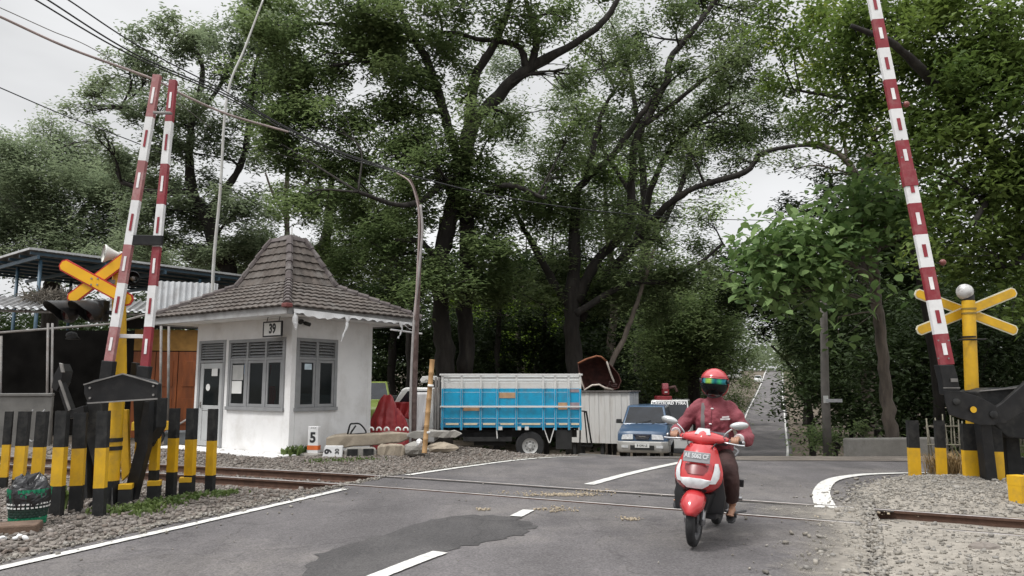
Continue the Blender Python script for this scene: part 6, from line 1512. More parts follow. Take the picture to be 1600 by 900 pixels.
rock(690, 700, 16.9, (.36, .2, .13), M['tan_concrete'], 'flat pale rubble lump past the bamboo stick')
rock(655, 692, 16.1, (.07, .06, .09), M['white_cloth'], 'small white stone wedged at the foot of the bamboo stick')
rock(537, 768, 11.5, (.08, .07, .06), M['stone_pale'], 'lone pale stone at the end of the road edge line')
rock(378, 778, 10.8, (.07, .05, .05), M['boom_white'], 'small white stone on the gravel in front of the post row')
rock(1536, 857, 7.2, (.17, .1, .06), M['stone'], 'dark lumpy stone half sunk in the pale dust')
# rail clips and scrap frame on the beam
for k, (px_, lb) in enumerate(((580, 'pale clip on the beam under the first fold of the red tarpaulin'), (592, 'pale clip on the beam, second along under the red tarpaulin'), (604, 'pale clip on the beam, third along under the red tarpaulin'), (622, 'pale clip on the beam below the tarpaulin edge'), (634, 'pale clip on the beam beside the rusty pole'))):
    p = at(px_, 675, 16.95); mb = MB(); mb.tube([p + Vector((.05 * math.cos(a), .0, .05 + .05 * math.sin(a))) for a in np.linspace(-.4, 3.6, 9)], .018, 6); tag(mb.build('rail_clip', M['paper'], smooth=True), lb, 'clip', 'rail clips on the beam')
sf = spline([at(543, 679, 16.8), at(547, 664, 16.8), at(552, 662, 16.85), at(563, 663, 16.9), at(572, 676, 16.9), at(560, 678, 16.8), at(548, 678, 16.8), at(556, 665, 16.85)], 5)
tag(MB().tube(sf, .02, 6).build('scrap_frame', M['black_flat'], smooth=True), 'bent dark metal frame left on the tan beam', 'scrap')
# bamboo stick
st_ = thing('bamboo_stick', 'upright bamboo stick with white ties in front of the truck', 'stick', (at(663, 706, 16.0).x, 16.0, 0))
P_ = [at(663, 708, 16.0).lerp(at(675.5, 562, 16.15), k / 7) for k in range(8)]
mb = MB()
for k in range(7): mb.tube([P_[k], P_[k].lerp(P_[k + 1], .06), P_[k].lerp(P_[k + 1], .94), P_[k + 1]], [.062, .053, .053, .062], 10)
mb.build('cane', mat('bamboo', (.42, .25, .11), .6, var=.2, scale=4, stretch=(1, 1, .3), dirt=(.2, .12, .06), damt=.4), st_, world=True, smooth=True)
for py_ in (603, 676): q = at(667.5 if py_ > 650 else 673, py_, 16.05); MB().lathe([(.06, -.02), (.068, 0), (.06, .03)], q, (0.08, 0, 1), 12).build('tie', M['paper'], st_, world=True, smooth=True)
# ---- weeds and dry grass
def tuft(name, label, pts, n, h, m, W=.02, lean=.5, kind=None, cat='weed'):
    V, F = [], []
    for p, s in pts:
        for k in range(int(n)):
            b = Vector((p.x + random.gauss(0, s), p.y + random.gauss(0, s), 0)); b.z = bz(b) if True else 0
            a = random.uniform(0, 6.28); L_ = h * random.uniform(.5, 1.2); d = Vector((math.cos(a), math.sin(a), 0)) * lean * random.uniform(.2, 1); q = len(V); sd = Vector((-d.y, d.x, 0)).normalized() * W
            m_ = b + d * L_ * .4 + Vector((0, 0, L_ * .6)); e = b + d * L_ + Vector((0, 0, L_ * .8))
            V += [b - sd * .6, b + sd * .6, m_ + sd, m_ - sd, e]; F += [(q, q + 1, q + 2, q + 3), (q + 3, q + 2, q + 4, q + 4)]
    mb = MB(); mb.v = [tuple(v) for v in V]; mb.f = [f[:3] if f[2] == f[3] else f for f in F]; mb.m = [0] * len(F)
    return tag(mb.build(name, m, recalc=False), label, cat, kind=kind)
wp_ = [(gp(x, y), .12) for x, y in ((185, 803), (205, 800), (225, 797), (245, 793), (262, 790), (280, 787), (300, 782), (330, 778), (350, 776), (170, 806), (210, 806), (240, 800))]
tuft('weeds', 'low green weeds along the foot of the post row', wp_, 60, .09, M['lf_weed'], .018, 1.0, kind='stuff')
tuft('grass', 'short grass before the toppled plate', [(gp(x, y), .14) for x, y in ((515, 722), (535, 721), (555, 720), (575, 719), (500, 723))], 60, .07, M['lf_weed'], .014, .8, kind='stuff')
tuft('weed', 'leafy weed growing at the booth corner beside the marker stone', [(gp(455, 714), .1), (gp(468, 711), .08)], 40, .26, M['lf_weed'], .035, .7)
tuft('weed', 'small leafy weed between the two posts beside the basket', [(at(98, 790, 9.3).xy.to_3d(), .03)], 14, .32, M['lf_weed'], .035, .5)
tuft('dry_grass', 'tuft of dry straw-coloured grass between the posts on the pale gravel', [(gp(1488, 752), .16), (gp(1505, 750), .18), (gp(1470, 748), .1)], 170, .42, M['dry'], .008, .9, cat='grass')
tuft('grass_clump', 'green grass clump behind the barrier machine', [(at(1590, 735, 13.5).xy.to_3d(), .3), (at(1575, 730, 14).xy.to_3d(), .3)], 90, .5, M['lf_weed'], .012, .7, cat='grass')
# ================================================================ yard beyond the crossing
M['truck_white'] = mat('truck_white', (.68, .68, .66), .5, var=.08, scale=3, dirt=(.4, .36, .3), damt=.35, dscale=3)
M['truck_blue'] = mat('truck_blue', (.005, .33, .56), .45, var=.12, scale=3, dirt=(.05, .16, .24), damt=.5, dscale=2)
M['truck_blue_dk'] = mat('truck_blue_lower', (.008, .20, .37), .5, var=.12)
M['patch_tan'] = mat('patch_tan', (.48, .30, .17), .7, var=.2)
M['patch_pink'] = mat('patch_pink', (.30, .24, .26), .7, var=.2)
M['cream'] = mat('cream_marker', (.68, .60, .42), .6)
M['chassis'] = mat('chassis_black', (.018, .018, .018), .7, var=.3)
M['rubber'] = mat('rubber', (.022, .022, .023), .8, var=.3, scale=12, bump=.3)
M['rim_white'] = mat('rim_white', (.42, .42, .41), .5, var=.1)
M['car_glass'] = mat('car_glass', (.010, .012, .016), .1, var=.5, scale=3, spec=.3)
M['lamp_clear'] = mat('lamp_clear', (.62, .63, .64), .12, var=.2, scale=14)
M['chrome'] = mat('chrome', (.62, .63, .65), .18, metal=1.0, var=.05)
def wheel(parent, c, r, w, axis, rim_m, hub=.55, spokes=8):
    c = Vector(c); wt = MB().lathe([(r * hub, -w / 2), (r * .93, -w / 2), (r, -w * .34), (r, w * .34), (r * .93, w / 2), (r * hub, w / 2), (r * hub, -w / 2)], c, axis, 26, caps=False).build('wheel', M['rubber'], parent, smooth=True, angle=40)
    mb = MB(); ax = Vector(axis).normalized(); x, y, _ = frame_z(ax)
    for sg in (-1, 1):
        mb.lathe([(.001, sg * w * .40), (r * .16, sg * w * .42), (r * .2, sg * w * .30), (r * .42, sg * w * .30), (r * hub * .99, sg * w * .46), (r * hub, sg * w * .2)], c, ax, 26, caps=False)
    mb.build('rim', rim_m, wt, smooth=True, angle=35)
    hb = MB()
    for k in range(spokes):
        a = 2 * PI * k / spokes; d = x * math.cos(a) + y * math.sin(a)
        for sg in (-1, 1): hb.lathe([(.001, 0), (r * .045, 0), (r * .045, .006), (.001, .006)], c + d * r * .3 + ax * sg * w * .30, ax * sg, 8)
    hb.build('rim_holes', M['chassis'], wt)
    return wt
# ---- truck
YT_ = 20.2
L0, L1_ = at(688, 640, YT_).x, at(909, 640, YT_).x
zg = tz(0, YT_ + 1) ; ztop, zbot = at(700, 584.5, YT_).z, at(700, 667, YT_).z
tr = thing('truck', 'small truck with a blue and white slatted bed and white cab', 'truck', (L0, YT_, zg))
TWd = 1.85
def zpx(y): return at(800, y, YT_).z
mb = MB()
for a, b in ((613, 634), (637, 653.5)): mb.b2((L0 + .03, YT_ + .03, zpx(b)), (L1_ - .03, YT_ + .07, zpx(a)))
mb.b2((L0 + .03, YT_ + .032, zpx(612.6)), (L1_ - .03, YT_ + .072, zpx(607)))
bed = mb.build('bed', M['truck_blue'], tr, world=True)
mb = MB(); mb.b2((L0 + .03, YT_ + .028, zpx(661)), (L1_ - .03, YT_ + .075, zpx(654))); mb.b2((L0 + .0, YT_ + .02, zpx(668)), (L1_, YT_ + .09, zpx(661.4))); mb.build('lower_board', M['truck_blue_dk'], bed, world=True)
mb = MB(); mb.b2((L0 + .03, YT_ + .035, zpx(606.5)), (L1_ - .03, YT_ + .07, zpx(598)))
for a, b in ((597, 594.5), (592, 589)): mb.b2((L0, YT_ + .03, zpx(a)), (L1_, YT_ + .07, zpx(b)))
mb.b2((L0 - .03, YT_ - .03, zpx(586.8)), (L1_ + .03, YT_ + .08, zpx(584)))
mb.b2((L0 - .01, YT_ - .045, zpx(636.6)), (L1_ + .02, YT_ - .012, zpx(634.2)))
mb.build('white_rails', M['truck_white'], bed, world=True, bevel=.004)
for x in (691, 721, 751, 777, 807, 849, 868, 889, 907):
    X = at(x, 640, YT_).x; mb = MB(); mb.b2((X - .028, YT_ - .01, zpx(607)), (X + .028, YT_ + .05, zpx(587)), 0); mb.b2((X - .028, YT_ - .01, zpx(672)), (X + .028, YT_ + .05, zpx(607.2)), 1)
    mb.build('stake', [M['truck_white'], M['truck_blue']], bed, world=True, bevel=.004)
for (a, b, c, d), m_ in (((780, 805, 613.5, 622), 'patch_tan'), ((724, 749, 636.8, 642), 'patch_tan'), ((872, 886, 629, 640), 'patch_tan'), ((890, 906, 629, 640), 'patch_pink'), ((890, 906, 608, 613), 'patch_pink')):
    mb = MB(); mb.b2((at(a, 600, YT_).x, YT_ + .02, zpx(d)), (at(b, 600, YT_).x, YT_ + .027, zpx(c))); mb.build('patch', M[m_], bed, world=True)
for a, b in ((697, 717), (725, 746), (755, 774), (782, 803), (815, 844), (853, 866), (873, 886), (892, 904)):
    mb = MB(); mb.b2((at(a, 600, YT_).x, YT_ + .012, zpx(664)), (at(b, 600, YT_).x, YT_ + .019, zpx(661))); mb.build('side_marker', M['cream'], bed, world=True)
mb = MB()                                                    # far side, ends, floor
mb.b2((L0, YT_ + TWd - .06, zbot), (L1_, YT_ + TWd, ztop)); mb.b2((L0, YT_ + .1, zbot), (L0 + .05, YT_ + TWd - .07, ztop)); mb.b2((L1_ - .05, YT_ + .1, zbot), (L1_, YT_ + TWd - .07, ztop)); mb.b2((L0 + .06, YT_ + .1, zbot), (L1_ - .06, YT_ + TWd - .07, zbot + .05))
mb.build('inner_boards', M['truck_white'], bed, world=True)
mb = MB()
for y_ in (.45, 1.3): mb.b2((L0 - 1.2, YT_ + y_, zpx(685)), (L1_ - .1, YT_ + y_ + .08, zpx(673)))
for k in range(9): X = L0 + .2 + k * .43; mb.b2((X, YT_ + .1, zpx(672.8)), (X + .06, YT_ + TWd - .1, zpx(668.2)))
mb.b2((at(724, 600, YT_).x, YT_ + .08, zpx(690)), (at(800, 600, YT_).x, YT_ + .4, zpx(683)))
mb.b2((at(868, 600, YT_).x, YT_ + .06, zpx(702)), (at(893, 600, YT_).x, YT_ + .09, zpx(672)))
mb.b2((at(740, 600, YT_).x, YT_ + .35, zpx(698)), (at(790, 600, YT_).x, YT_ + .8, zpx(676)))
mb.build('chassis', M['chassis'], tr, world=True)
mb = MB()
for x in (782, 811, 823): mb.b2((at(x - 3, 600, YT_).x, YT_ + .0, zpx(672)), (at(x + 3, 600, YT_).x, YT_ + .05, zpx(666.5)))
for a, b in (((850, 669), (858, 692)), ((866, 669), (859, 692))): mb.bar(at(*a, YT_ + .02), at(*b, YT_ + .02), .025, .025)
mb.bar(at(776, 672, YT_ + .04), at(777, 685, YT_ + .04), .03, .03)
mb.build('bracket', M['truck_white'], tr, world=True)
wx = at(828, 687, YT_ + .15); iw = PM[tr.name].inverted()
for y_ in (.16, TWd - .2): wheel(tr, iw @ Vector((wx.x, YT_ + y_, zg + .385)), .385, .22, (0, 1, 0), M['rim_white'])
for y_ in (.16, TWd - .2): wheel(tr, iw @ Vector((at(640, 687, YT_).x, YT_ + y_, zg + .385)), .385, .2, (0, 1, 0), M['rim_white'])
cabp = [(678, 606), (634, 605.5), (628, 608), (618, 625), (611, 640), (609, 662), (609, 692), (678, 692)]
mb = MB(); mb.prism([at(p[0], p[1], YT_ + .12) for p in cabp], (0, TWd - .22, 0)); cab = mb.build('cab', M['truck_white'], tr, world=True, bevel=.05, seg=3)
mb = MB(); mb.prism([at(p[0], p[1], YT_ + .112) for p in ((637, 611), (672, 611), (672, 631), (622, 631))], (0, .02, 0)); mb.build('side_window', M['car_glass'], cab, world=True)
mb = MB(); a, b = at(629.5, 607, YT_), at(613, 634, YT_); n_ = Vector((-(b - a).z, 0, (b - a).x)).normalized(); n_ = n_ if n_.x < 0 else -n_; mb.prism([Vector((a.x, YT_ + .25, a.z)) + n_ * .03, Vector((a.x, YT_ + TWd - .25, a.z)) + n_ * .03, Vector((b.x, YT_ + TWd - .2, b.z)) + n_ * .03, Vector((b.x, YT_ + .2, b.z)) + n_ * .03], -n_ * .02); mb.build('windscreen', M['car_glass'], cab, world=True)
mb = MB()
for x in (680.5, 685): mb.b2((at(x - 1.6, 600, YT_).x, YT_ + .06, zpx(672)), (at(x + 1.6, 600, YT_).x, YT_ + .14, zpx(589)))
mb.build('headboard_post', M['post_grey'], tr, world=True)
mb = MB(); mb.prism([at(p[0], p[1], YT_ + .3) for p in ((656, 594), (660, 588), (676, 587), (678, 590), (678, 594), (665, 593), (659, 598))], (0, 1.2, 0)); mb.build('roof_deflector', M['truck_white'], cab, world=True, bevel=.01)
mb = MB(); mb.bar(at(612, 648, YT_ - .05), at(606, 642, YT_ - .2), .02, .02); mb.box(at(605, 643, YT_ - .22), (.05, .1, .22)); mb.build('wing_mirror', M['chassis'], cab, world=True)
for y_ in (.3, TWd - .4):
    mb = MB(); p = at(608.4, 668, YT_); mb.lathe([(.001, 0), (.1, 0), (.1, .02), (.001, .04)], (p.x + .0, YT_ + y_, p.z), (-1, 0, 0), 16); mb.build('headlight', M['lamp_clear'], cab, world=True)
q = at(656, 613, YT_ - .06)
drape('white_sheet', 'white sheet draped over the side of the truck cab', 'sheet', q, at(671, 613, YT_).x - at(641, 613, YT_).x, at(656, 613, YT_).z - at(656, 673, YT_).z, M['white_cloth'], 0.0, fold=.03, nx=20, nz=14, taper=1.0)
# ---- red tarpaulin over a heap
M['tarp'] = mat('tarp_red', (.32, .024, .027), .4, var=.18, scale=3, dirt=(.20, .025, .025), damt=.4, dscale=3, bump=.2, bscale=10)
def tarp(name, label, c, peak, rx, ry, seed, folds=9, amp=.12, lean=(0, 0)):
    rr = random.Random(seed); mb = MB(); n, k = 72, 16; ph = [rr.uniform(0, 6) for _ in range(5)]; rings = []
    for i in range(k + 1):
        v = i / k; z = peak * (1 - v ** 1.9); s = .22 + .78 * v ** .9; ring = []
        for j in range(n):
            a = 2 * PI * j / n
            f = 1 + amp * v * (math.sin(folds * a + ph[0] + .6 * v) + .6 * math.sin((folds + 4) * a + ph[1])) + .08 * math.sin(2 * a + ph[2])
            sharp = amp * .5 * v * abs(math.sin(folds * .5 * a + ph[3]))
            ring.append((c[0] + rx * s * (f + sharp) * math.cos(a) + lean[0] * (1 - v), c[1] + ry * s * (f + sharp) * math.sin(a) + lean[1] * (1 - v), c[2] + z + (.10 * math.sin(2 * a + ph[3]) + .05 * math.sin(5 * a + ph[4])) * (1 - v) * min(1, v * 3 + .3) + .02 * math.sin(13 * a)))
        rings.append(ring)
    mb.loft(rings); return tag(mb.build(name, M['tarp'], smooth=True), label, 'tarpaulin')
mb = MB()
def lobe_(cx, cy, pk, rx, ry, sd_, lean):
    rr = random.Random(sd_); n, k = 60, 14; ph = [rr.uniform(0, 6) for _ in range(5)]; rings = []
    for i in range(k + 1):
        v = i / k; ring = []
        for j in range(n):
            a = 2 * PI * j / n; f = 1 + .16 * v * (math.sin(9 * a + ph[0] + v) + .6 * math.sin(14 * a + ph[1])) + .12 * math.sin(2 * a + ph[2]) + .10 * math.sin(3 * a + ph[4])
            s_ = .14 + .86 * v ** .8; ring.append((cx + rx * s_ * f * math.cos(a) + lean * (1 - v), cy + ry * s_ * f * math.sin(a), -.05 + pk * (1 - v ** 1.6) + .05 * math.sin(3 * a + ph[3]) * (1 - v)))
        rings.append(ring)
    mb.loft(rings)
X_ = lambda px: at(px, 640, 19.0).x
lobe_(X_(602), 19.0, 1.32, .40, .40, 3, .06); lobe_(X_(588), 19.15, .95, .34, .36, 5, .05); lobe_(X_(622), 19.1, .98, .32, .34, 8, -.06); lobe_(X_(612), 18.85, .62, .42, .34, 11, .0)
tp_ = mb.build('tarpaulin', M['tarp']); shell(tp_, .03, 8)
tx_ = bpy.data.textures.new('tarp_creases', 'CLOUDS'); tx_.noise_scale = .22; tx_.noise_depth = 2; tx_.cloud_type = 'COLOR'
dm2 = tp_.modifiers.new('creases', 'DISPLACE'); dm2.texture = tx_; dm2.strength = .10; dm2.texture_coords = 'LOCAL'
tag(tp_, 'crumpled red tarpaulin over a heap between booth and truck cab', 'tarpaulin')
q = at(626, 628, 19.6); drape('tarpaulin', 'loose flap of red tarpaulin hanging across the front of the truck cab', 'tarpaulin', q, .52, .42, M['tarp'], -.1, fold=.06, nx=18, nz=8, taper=.8)
# ---- car builder
def car(name, label, loc, rz, spec, P_, group=None):
    """front faces -y; spec: body stations (y, half width, z low, z high)"""
    t = thing(name, label, spec['cat'], loc, rz, group); mb = MB(); rings = []
    for y, hw, z0, z1, cr in spec['body']:
        zm = z0 + (z1 - z0) * .55
        half = [(hw * .90, z0), (hw * .985, z0 + (z1 - z0) * .22), (hw, zm), (hw * .985, z0 + (z1 - z0) * .86), (hw * .90, z1 - .012), (hw * .45, z1 + cr)]
        rings.append([(x, y, z) for x, z in half] + [(-x, y, z) for x, z in reversed(half)])
    mb.loft(rings); body = mb.build('body', spec['paint'], t, smooth=True, angle=32)
    # greenhouse
    g = spec['cabin']; (yb0, hw0, zb0), (yt0, hwt0, zt0), (yt1, hwt1, zt1), (yb1, hw1, zb1) = g
    a = [Vector((s * h, y, z)) for (y, h, z) in g for s in (-1, 1)]
    fb, ft, rt_, rb = (a[0], a[1]), (a[2], a[3]), (a[4], a[5]), (a[6], a[7])
    mb = MB(); mb.add([fb[0], fb[1], ft[1], ft[0], rt_[0], rt_[1], rb[1], rb[0]], [(0, 1, 2, 3), (3, 2, 5, 4), (4, 5, 6, 7), (0, 3, 4, 7), (1, 6, 5, 2), (0, 7, 6, 1)])
    mb.build('cabin', spec['paint'], t, bevel=spec.get('cb', .05), seg=3, angle=40)
    def panel(nm, q, inset, m, off=.006):
        c = sum(q, Vector()) / 4; n_ = (q[1] - q[0]).cross(q[3] - q[0]).normalized()
        if n_.dot(c - Vector((0, (yb0 + yb1) / 2, zb0))) < 0: n_ = -n_
        r = []
        for k in range(4):
            e1_ = (q[(k + 1) % 4] - q[k]).normalized(); e2_ = (q[k - 1] - q[k]).normalized(); r.append(q[k] + e1_ * inset + e2_ * inset)
        m2 = MB(); m2.prism([p + n_ * off for p in r], -n_ * .02); return m2.build(nm, m, t, bevel=.004, seg=1), r, n_
    _, wq, wnrm = panel('windscreen', [fb[0], fb[1], ft[1], ft[0]], spec.get('wi', .07), M['car_glass'])
    panel('rear_window', [rb[0], rb[1], rt_[1], rt_[0]], .08, M['car_glass'])
    for s in (0, 1):
        n = spec.get('panes', 3)
        for k in range(n):
            u0, u1 = k / n, (k + 1) / n; b0, b1 = fb[s].lerp(rb[s], u0), fb[s].lerp(rb[s], u1); t0, t1 = ft[s].lerp(rt_[s], u0), ft[s].lerp(rt_[s], u1)
            panel('side_window', [b0, b1, t1, t0], .045, M['car_glass'])
    for y in spec['wheels']:
        for s in (-1, 1): wheel(t, (s * (spec['track']), y, spec['wr']), spec['wr'], .19, (1, 0, 0), spec.get('rim', M['chrome']), .6)
    mb = MB()
    for y in spec['wheels']:
        for s in (-1, 1): mb.lathe([(.001, -.02), (spec['wr'] * 1.18, -.02), (spec['wr'] * 1.18, .02), (.001, .02)], (s * (spec['track'] + .062), y, spec['wr'] * 1.05), (1, 0, 0), 24)
    mb.build('wheel_arch', M['chassis'], t)
    for s in (-1, 1):
        mb = MB(); mb.box((s * (hw0 + .13), yb0 + .22, zb0 + .10), (.2, .09, .14), taper=(.9, .8)); mb.bar((s * (hw0 - .02), yb0 + .24, zb0 + .03), (s * (hw0 + .1), yb0 + .22, zb0 + .08), .04, .05)
        mb.build('wing_mirror', spec.get('mirror', M['chassis']), t, bevel=.02)
    return t, wq, wnrm
paint_blue = mat('car_blue', (.055, .10, .175), .3, var=.1, scale=2, coat=.35, dirt=(.09, .12, .16), damt=.4, dscale=2)
paint_silver = mat('car_silver', (.42, .41, .39), .4, metal=.3, var=.1, dirt=(.25, .22, .19), damt=.3)
paint_white = mat('car_white', (.70, .70, .69), .35, var=.05, coat=.3, dirt=(.5, .48, .44), damt=.3)
bp_ = at(1004, 700, 24.5); zc = tz(bp_.x, 24.7)
sp = dict(cat='car', paint=paint_blue, body=[(0, .70, .34, .86, .0), (.05, .80, .30, .92, .02), (.25, .835, .28, .98, .03), (.95, .84, .26, 1.10, .03), (1.3, .84, .26, 1.12, .01), (3.6, .84, .26, 1.12, .0), (4.1, .83, .30, 1.1, .0), (4.2, .78, .36, 1.05, .0)],
          cabin=[(.98, .76, 1.10), (1.62, .62, 1.72), (3.9, .62, 1.72), (4.14, .76, 1.10)], wheels=(.85, 3.4), track=.72, wr=.33, panes=3)
rzc = -R(15)
suv, wq, wn_ = car('parked_car', 'blue family car with silver bumper parked facing the road beside the white shed', (bp_.x, 24.5, zc), rzc, sp, None)
mb = MB(); mb.loft([[(x, y, z) for x, y, z in ((-.80, .05, .26), (-.62, -.10, .26), (.62, -.10, .26), (.80, .05, .26), (.86, .45, .26), (.85, .5, .26), (-.85, .5, .26), (-.86, .45, .26))], [(x, y, z) for x, y, z in ((-.82, .03, .40), (-.62, -.13, .40), (.62, -.13, .40), (.82, .03, .40), (.87, .45, .40), (.85, .5, .40), (-.85, .5, .40), (-.87, .45, .40))], [(x, y, z) for x, y, z in ((-.81, .03, .62), (-.62, -.11, .62), (.62, -.11, .62), (.81, .03, .62), (.86, .45, .64), (.85, .5, .64), (-.85, .5, .64), (-.86, .45, .64))]]); bump = mb.build('bumper', paint_silver, suv, bevel=.025, seg=3, angle=40)
mb = MB(); mb.b2((-.38, -.142, .36), (.38, -.125, .50)); mb.build('air_intake', M['chassis'], bump)
for s in (-1, 1): MB().b2((s * .45, -.14, .42), (s * .66, -.112, .50)).build('fog_lamp', M['lamp_clear'], bump)
pl_ = MB().b2((-.23, -.156, .43), (.23, -.145, .56)).build('number_plate', M['paper'], bump)
SM = PM[suv.name]; sx_ = SM.to_3x3() @ Vector((1, 0, 0))
writing('plate_text', 'B 1290 LZ', SM @ Vector((0, -.158, .495)), sx_, (0, 0, 1), .065, M['ink'], pl_, bold=.002, wx=.85)
for s in (-1, 1):
    mb = MB(); mb.loft([[(s * .30, -.035, .68), (s * .66, -.02, .67), (s * .79, .10, .68), (s * .70, .14, .68), (s * .30, .1, .68)], [(s * .30, -.015, .84), (s * .64, .0, .83), (s * .77, .12, .83), (s * .68, .16, .83), (s * .30, .12, .84)]]); mb.build('headlight', M['lamp_clear'], suv, bevel=.012)
mb = MB(); mb.loft([[(-.28, -.04, .85), (.28, -.04, .85), (.20, -.045, .68), (-.20, -.045, .68)], [(-.28, .06, .85), (.28, .06, .85), (.20, .06, .68), (-.20, .06, .68)]]); gr = mb.build('grille', mat('grille_navy', (.012, .016, .035), .4), suv, bevel=.02)
mb = MB(); mb.b2((-.11, -.055, .755), (.11, -.046, .795)); mb.build('badge', M['chrome'], gr)
mb = MB()
for k in range(3): mb.b2((-.24 + .02 * k, -.05, .70 + k * .045), (.24 - .02 * (2 - k), -.044, .708 + k * .045))
mb.build('grille_bar', M['post_grey'], gr)
mb = MB()
for s in (-.3, .25): mb.tube([(s, .93, 1.135), (s + .28, 1.03, 1.20), (s + .5, 1.09, 1.25)], .01, 5)
mb.build('wiper', M['chassis'], suv)
# white van behind
vp = at(1045, 690, 29.6); zv = tz(vp.x, 29.8)
sv = dict(cat='van', paint=paint_white, body=[(0, .68, .40, 1.2, .0), (.06, .79, .36, 1.3, .02), (.3, .82, .34, 1.45, .02), (.55, .83, .34, 1.52, .0), (3.3, .83, .34, 1.52, .0), (3.4, .79, .40, 1.45, .0)],
          cabin=[(.30, .80, 1.50), (.75, .72, 2.36), (3.25, .72, 2.36), (3.38, .80, 1.50)], wheels=(.75, 2.7), track=.70, wr=.29, panes=3, wi=.05, cb=.04)
van, wq, wn_ = car('parked_van', 'white van with white lettering along the top of its windscreen behind the blue car', (vp.x, 29.5, zv), -R(15), sv, None)
VM = PM[van.name]
c_ = (wq[2] + wq[3]) / 2; dn = ((wq[0] - wq[3]).normalized()); writing('windscreen_lettering', 'DEPTFORD TYRA', VM @ (c_ + dn * .09 + Vector((0, -.006, .0)) + wn_ * .008), VM.to_3x3() @ Vector((1, 0, 0)), VM.to_3x3() @ (-dn), .12, M['boom_white'], van, bold=.006, wx=.98)
for s in (-1, 1): MB().b2((s * .42, -.02, .85), (s * .72, .1, 1.06)).build('headlight', M['lamp_clear'], van, bevel=.02)
MB().b2((-.74, -.06, .34), (.74, .3, .54)).build('bumper', mat('bumper_dark', (.05, .05, .052), .6), van, bevel=.03)
# red machine behind
rp_ = at(1040, 640, 31); zr = tz(rp_.x, 31)
rm = thing('machine', 'red machine with an upright column standing behind the white van', 'machine', (rp_.x, 31, zr))
mred = mat('machine_red', (.20, .015, .02), .5, var=.2); mpink = mat('machine_cap', (.42, .12, .14), .5)
zz = lambda y: at(1040, y, 31).z - zr
MB().b2((-.40, -.3, .9), (.22, .3, zz(618.5))).build('base', mred, rm, bevel=.03)
for x_ in (-.38, .14):
    for y_ in (-.24, .2): MB().b2((x_, y_, 0), (x_ + .06, y_ + .06, .9)).build('leg', M['chassis'], rm)
MB().b2((-.12, -.15, zz(617) + .003), (.14, .15, zz(608))).build('column', mred, rm, bevel=.02)
MB().b2((-.11, -.14, zz(608) + .003), (.12, .14, zz(599))).build('cap', mpink, rm, bevel=.03)
MB().b2((-.05, -.165, zz(613.5)), (.06, -.152, zz(611.8))).build('label_plate', M['paper'], rm)
MB().tube([(.14, 0, zz(606)), (.4, 0, zz(604)), (.5, 0, zz(612))], .06, 8).build('pipe', mat('machine_brown', (.10, .05, .045), .7), rm, smooth=True)
# green car glimpsed past the booth
gpz = at(586, 690, 24.5)
sg_ = dict(sp); sg_['paint'] = mat('car_olive', (.14, .18, .035), .4, var=.1, coat=.2)
gc, _, _ = car('parked_car', 'olive green car glimpsed between the booth corner and red tarpaulin', (gpz.x - .1, 23.2, tz(gpz.x, 23.2)), R(8), sg_, None)
for s in (-1, 1): MB().b2((s * .4, -.03, .68), (s * .7, .1, .84)).build('headlight', M['lamp_clear'], gc, bevel=.02)
# far car on the road
fy = 165; fx = at(1184, 585, fy).x
sf_ = dict(sp); sf_['paint'] = paint_white
fc, _, _ = car('parked_car', 'small white car far up the road', (fx, fy, tz(fx, fy)), -R(19), sf_, None)
fv = dict(sv); f2, _, _ = car('parked_van', 'white van among the trees at the far end of the road', (at(1158, 575, 185).x, 185, tz(at(1158, 575, 185).x, 185) + .0), R(60), fv, None)
# ---- white shed with wreck
cx_ = at(985.5, 694, 27.0); ang = R(-24); SH = thing('shed', 'white boarded metal shed with a dark flat roof next to the blue car', 'shed', (cx_.x, cx_.y, tz(cx_.x, cx_.y)), ang)
zb_, zt_ = cx_.z - tz(cx_.x, cx_.y), at(985.5, 613, 27.0).z - tz(cx_.x, cx_.y)
Ls, Ds = 2.3, 1.2
sm_ = mat('shed_white', (.60, .59, .57), .55, var=.1, scale=2, stretch=(4, 4, .4), dirt=(.34, .31, .28), damt=.5, dscale=2)
mb = MB(); x = -Ls; kk = 0
while x < -.02:
    w_ = random.choice((.16, .2, .22)); x1 = min(0, x + w_); mb.b2((x + .004, -.012 * (kk % 2), zb_), (x1 - .004, .03, zt_)); x = x1; kk += 1
y = .032
while y < Ds - .02:
    y1 = min(Ds, y + random.choice((.14, .18))); mb.b2((-.03, y + .004, zb_), (.012 * (kk % 2), y1 - .004, zt_)); y = y1; kk += 1
mb.b2((-Ls, Ds, zb_), (0, Ds + .03, zt_)); mb.b2((-Ls, .032, zb_), (-Ls + .03, Ds - .002, zt_))
mb.build('siding', sm_, SH)
MB().b2((-Ls + .035, .04, zb_), (-.035, Ds - .01, zt_ - .02)).build('core', M['dark_in'], SH)
MB().b2((-Ls - .06, -.08, zt_ + .003), (.07, Ds + .08, zt_ + .05)).build('roof', mat('shed_roof', (.11, .10, .095), .8, var=.3), SH, bevel=.01)
mb = MB()
for x in (-Ls + .1, -Ls / 2, -.2):
    for y in (.1, Ds - .2): MB().b2((x, y, -.1), (x + .12, y + .12, zb_ - .002)).build('foot', M['chassis'], SH)
wy = 27.8
ol = [(903, 568), (917, 561), (932, 556.5), (939, 557.5), (948, 565), (957, 574), (966, 584), (970, 596), (967, 606), (958, 609), (945, 606), (936, 601), (925, 602), (913, 609.5), (909, 598), (905, 583)]
wk = thing('car_wreck', 'rusty torn cab shell lying on the roof of the white shed', 'wreck', at(935, 609, wy + .2))
fr_ = [at(p[0], p[1], wy + (.10 if p[0] > 945 else 0)) for p in ol]; cen = sum(fr_, Vector()) / len(fr_)
rings = [fr_]
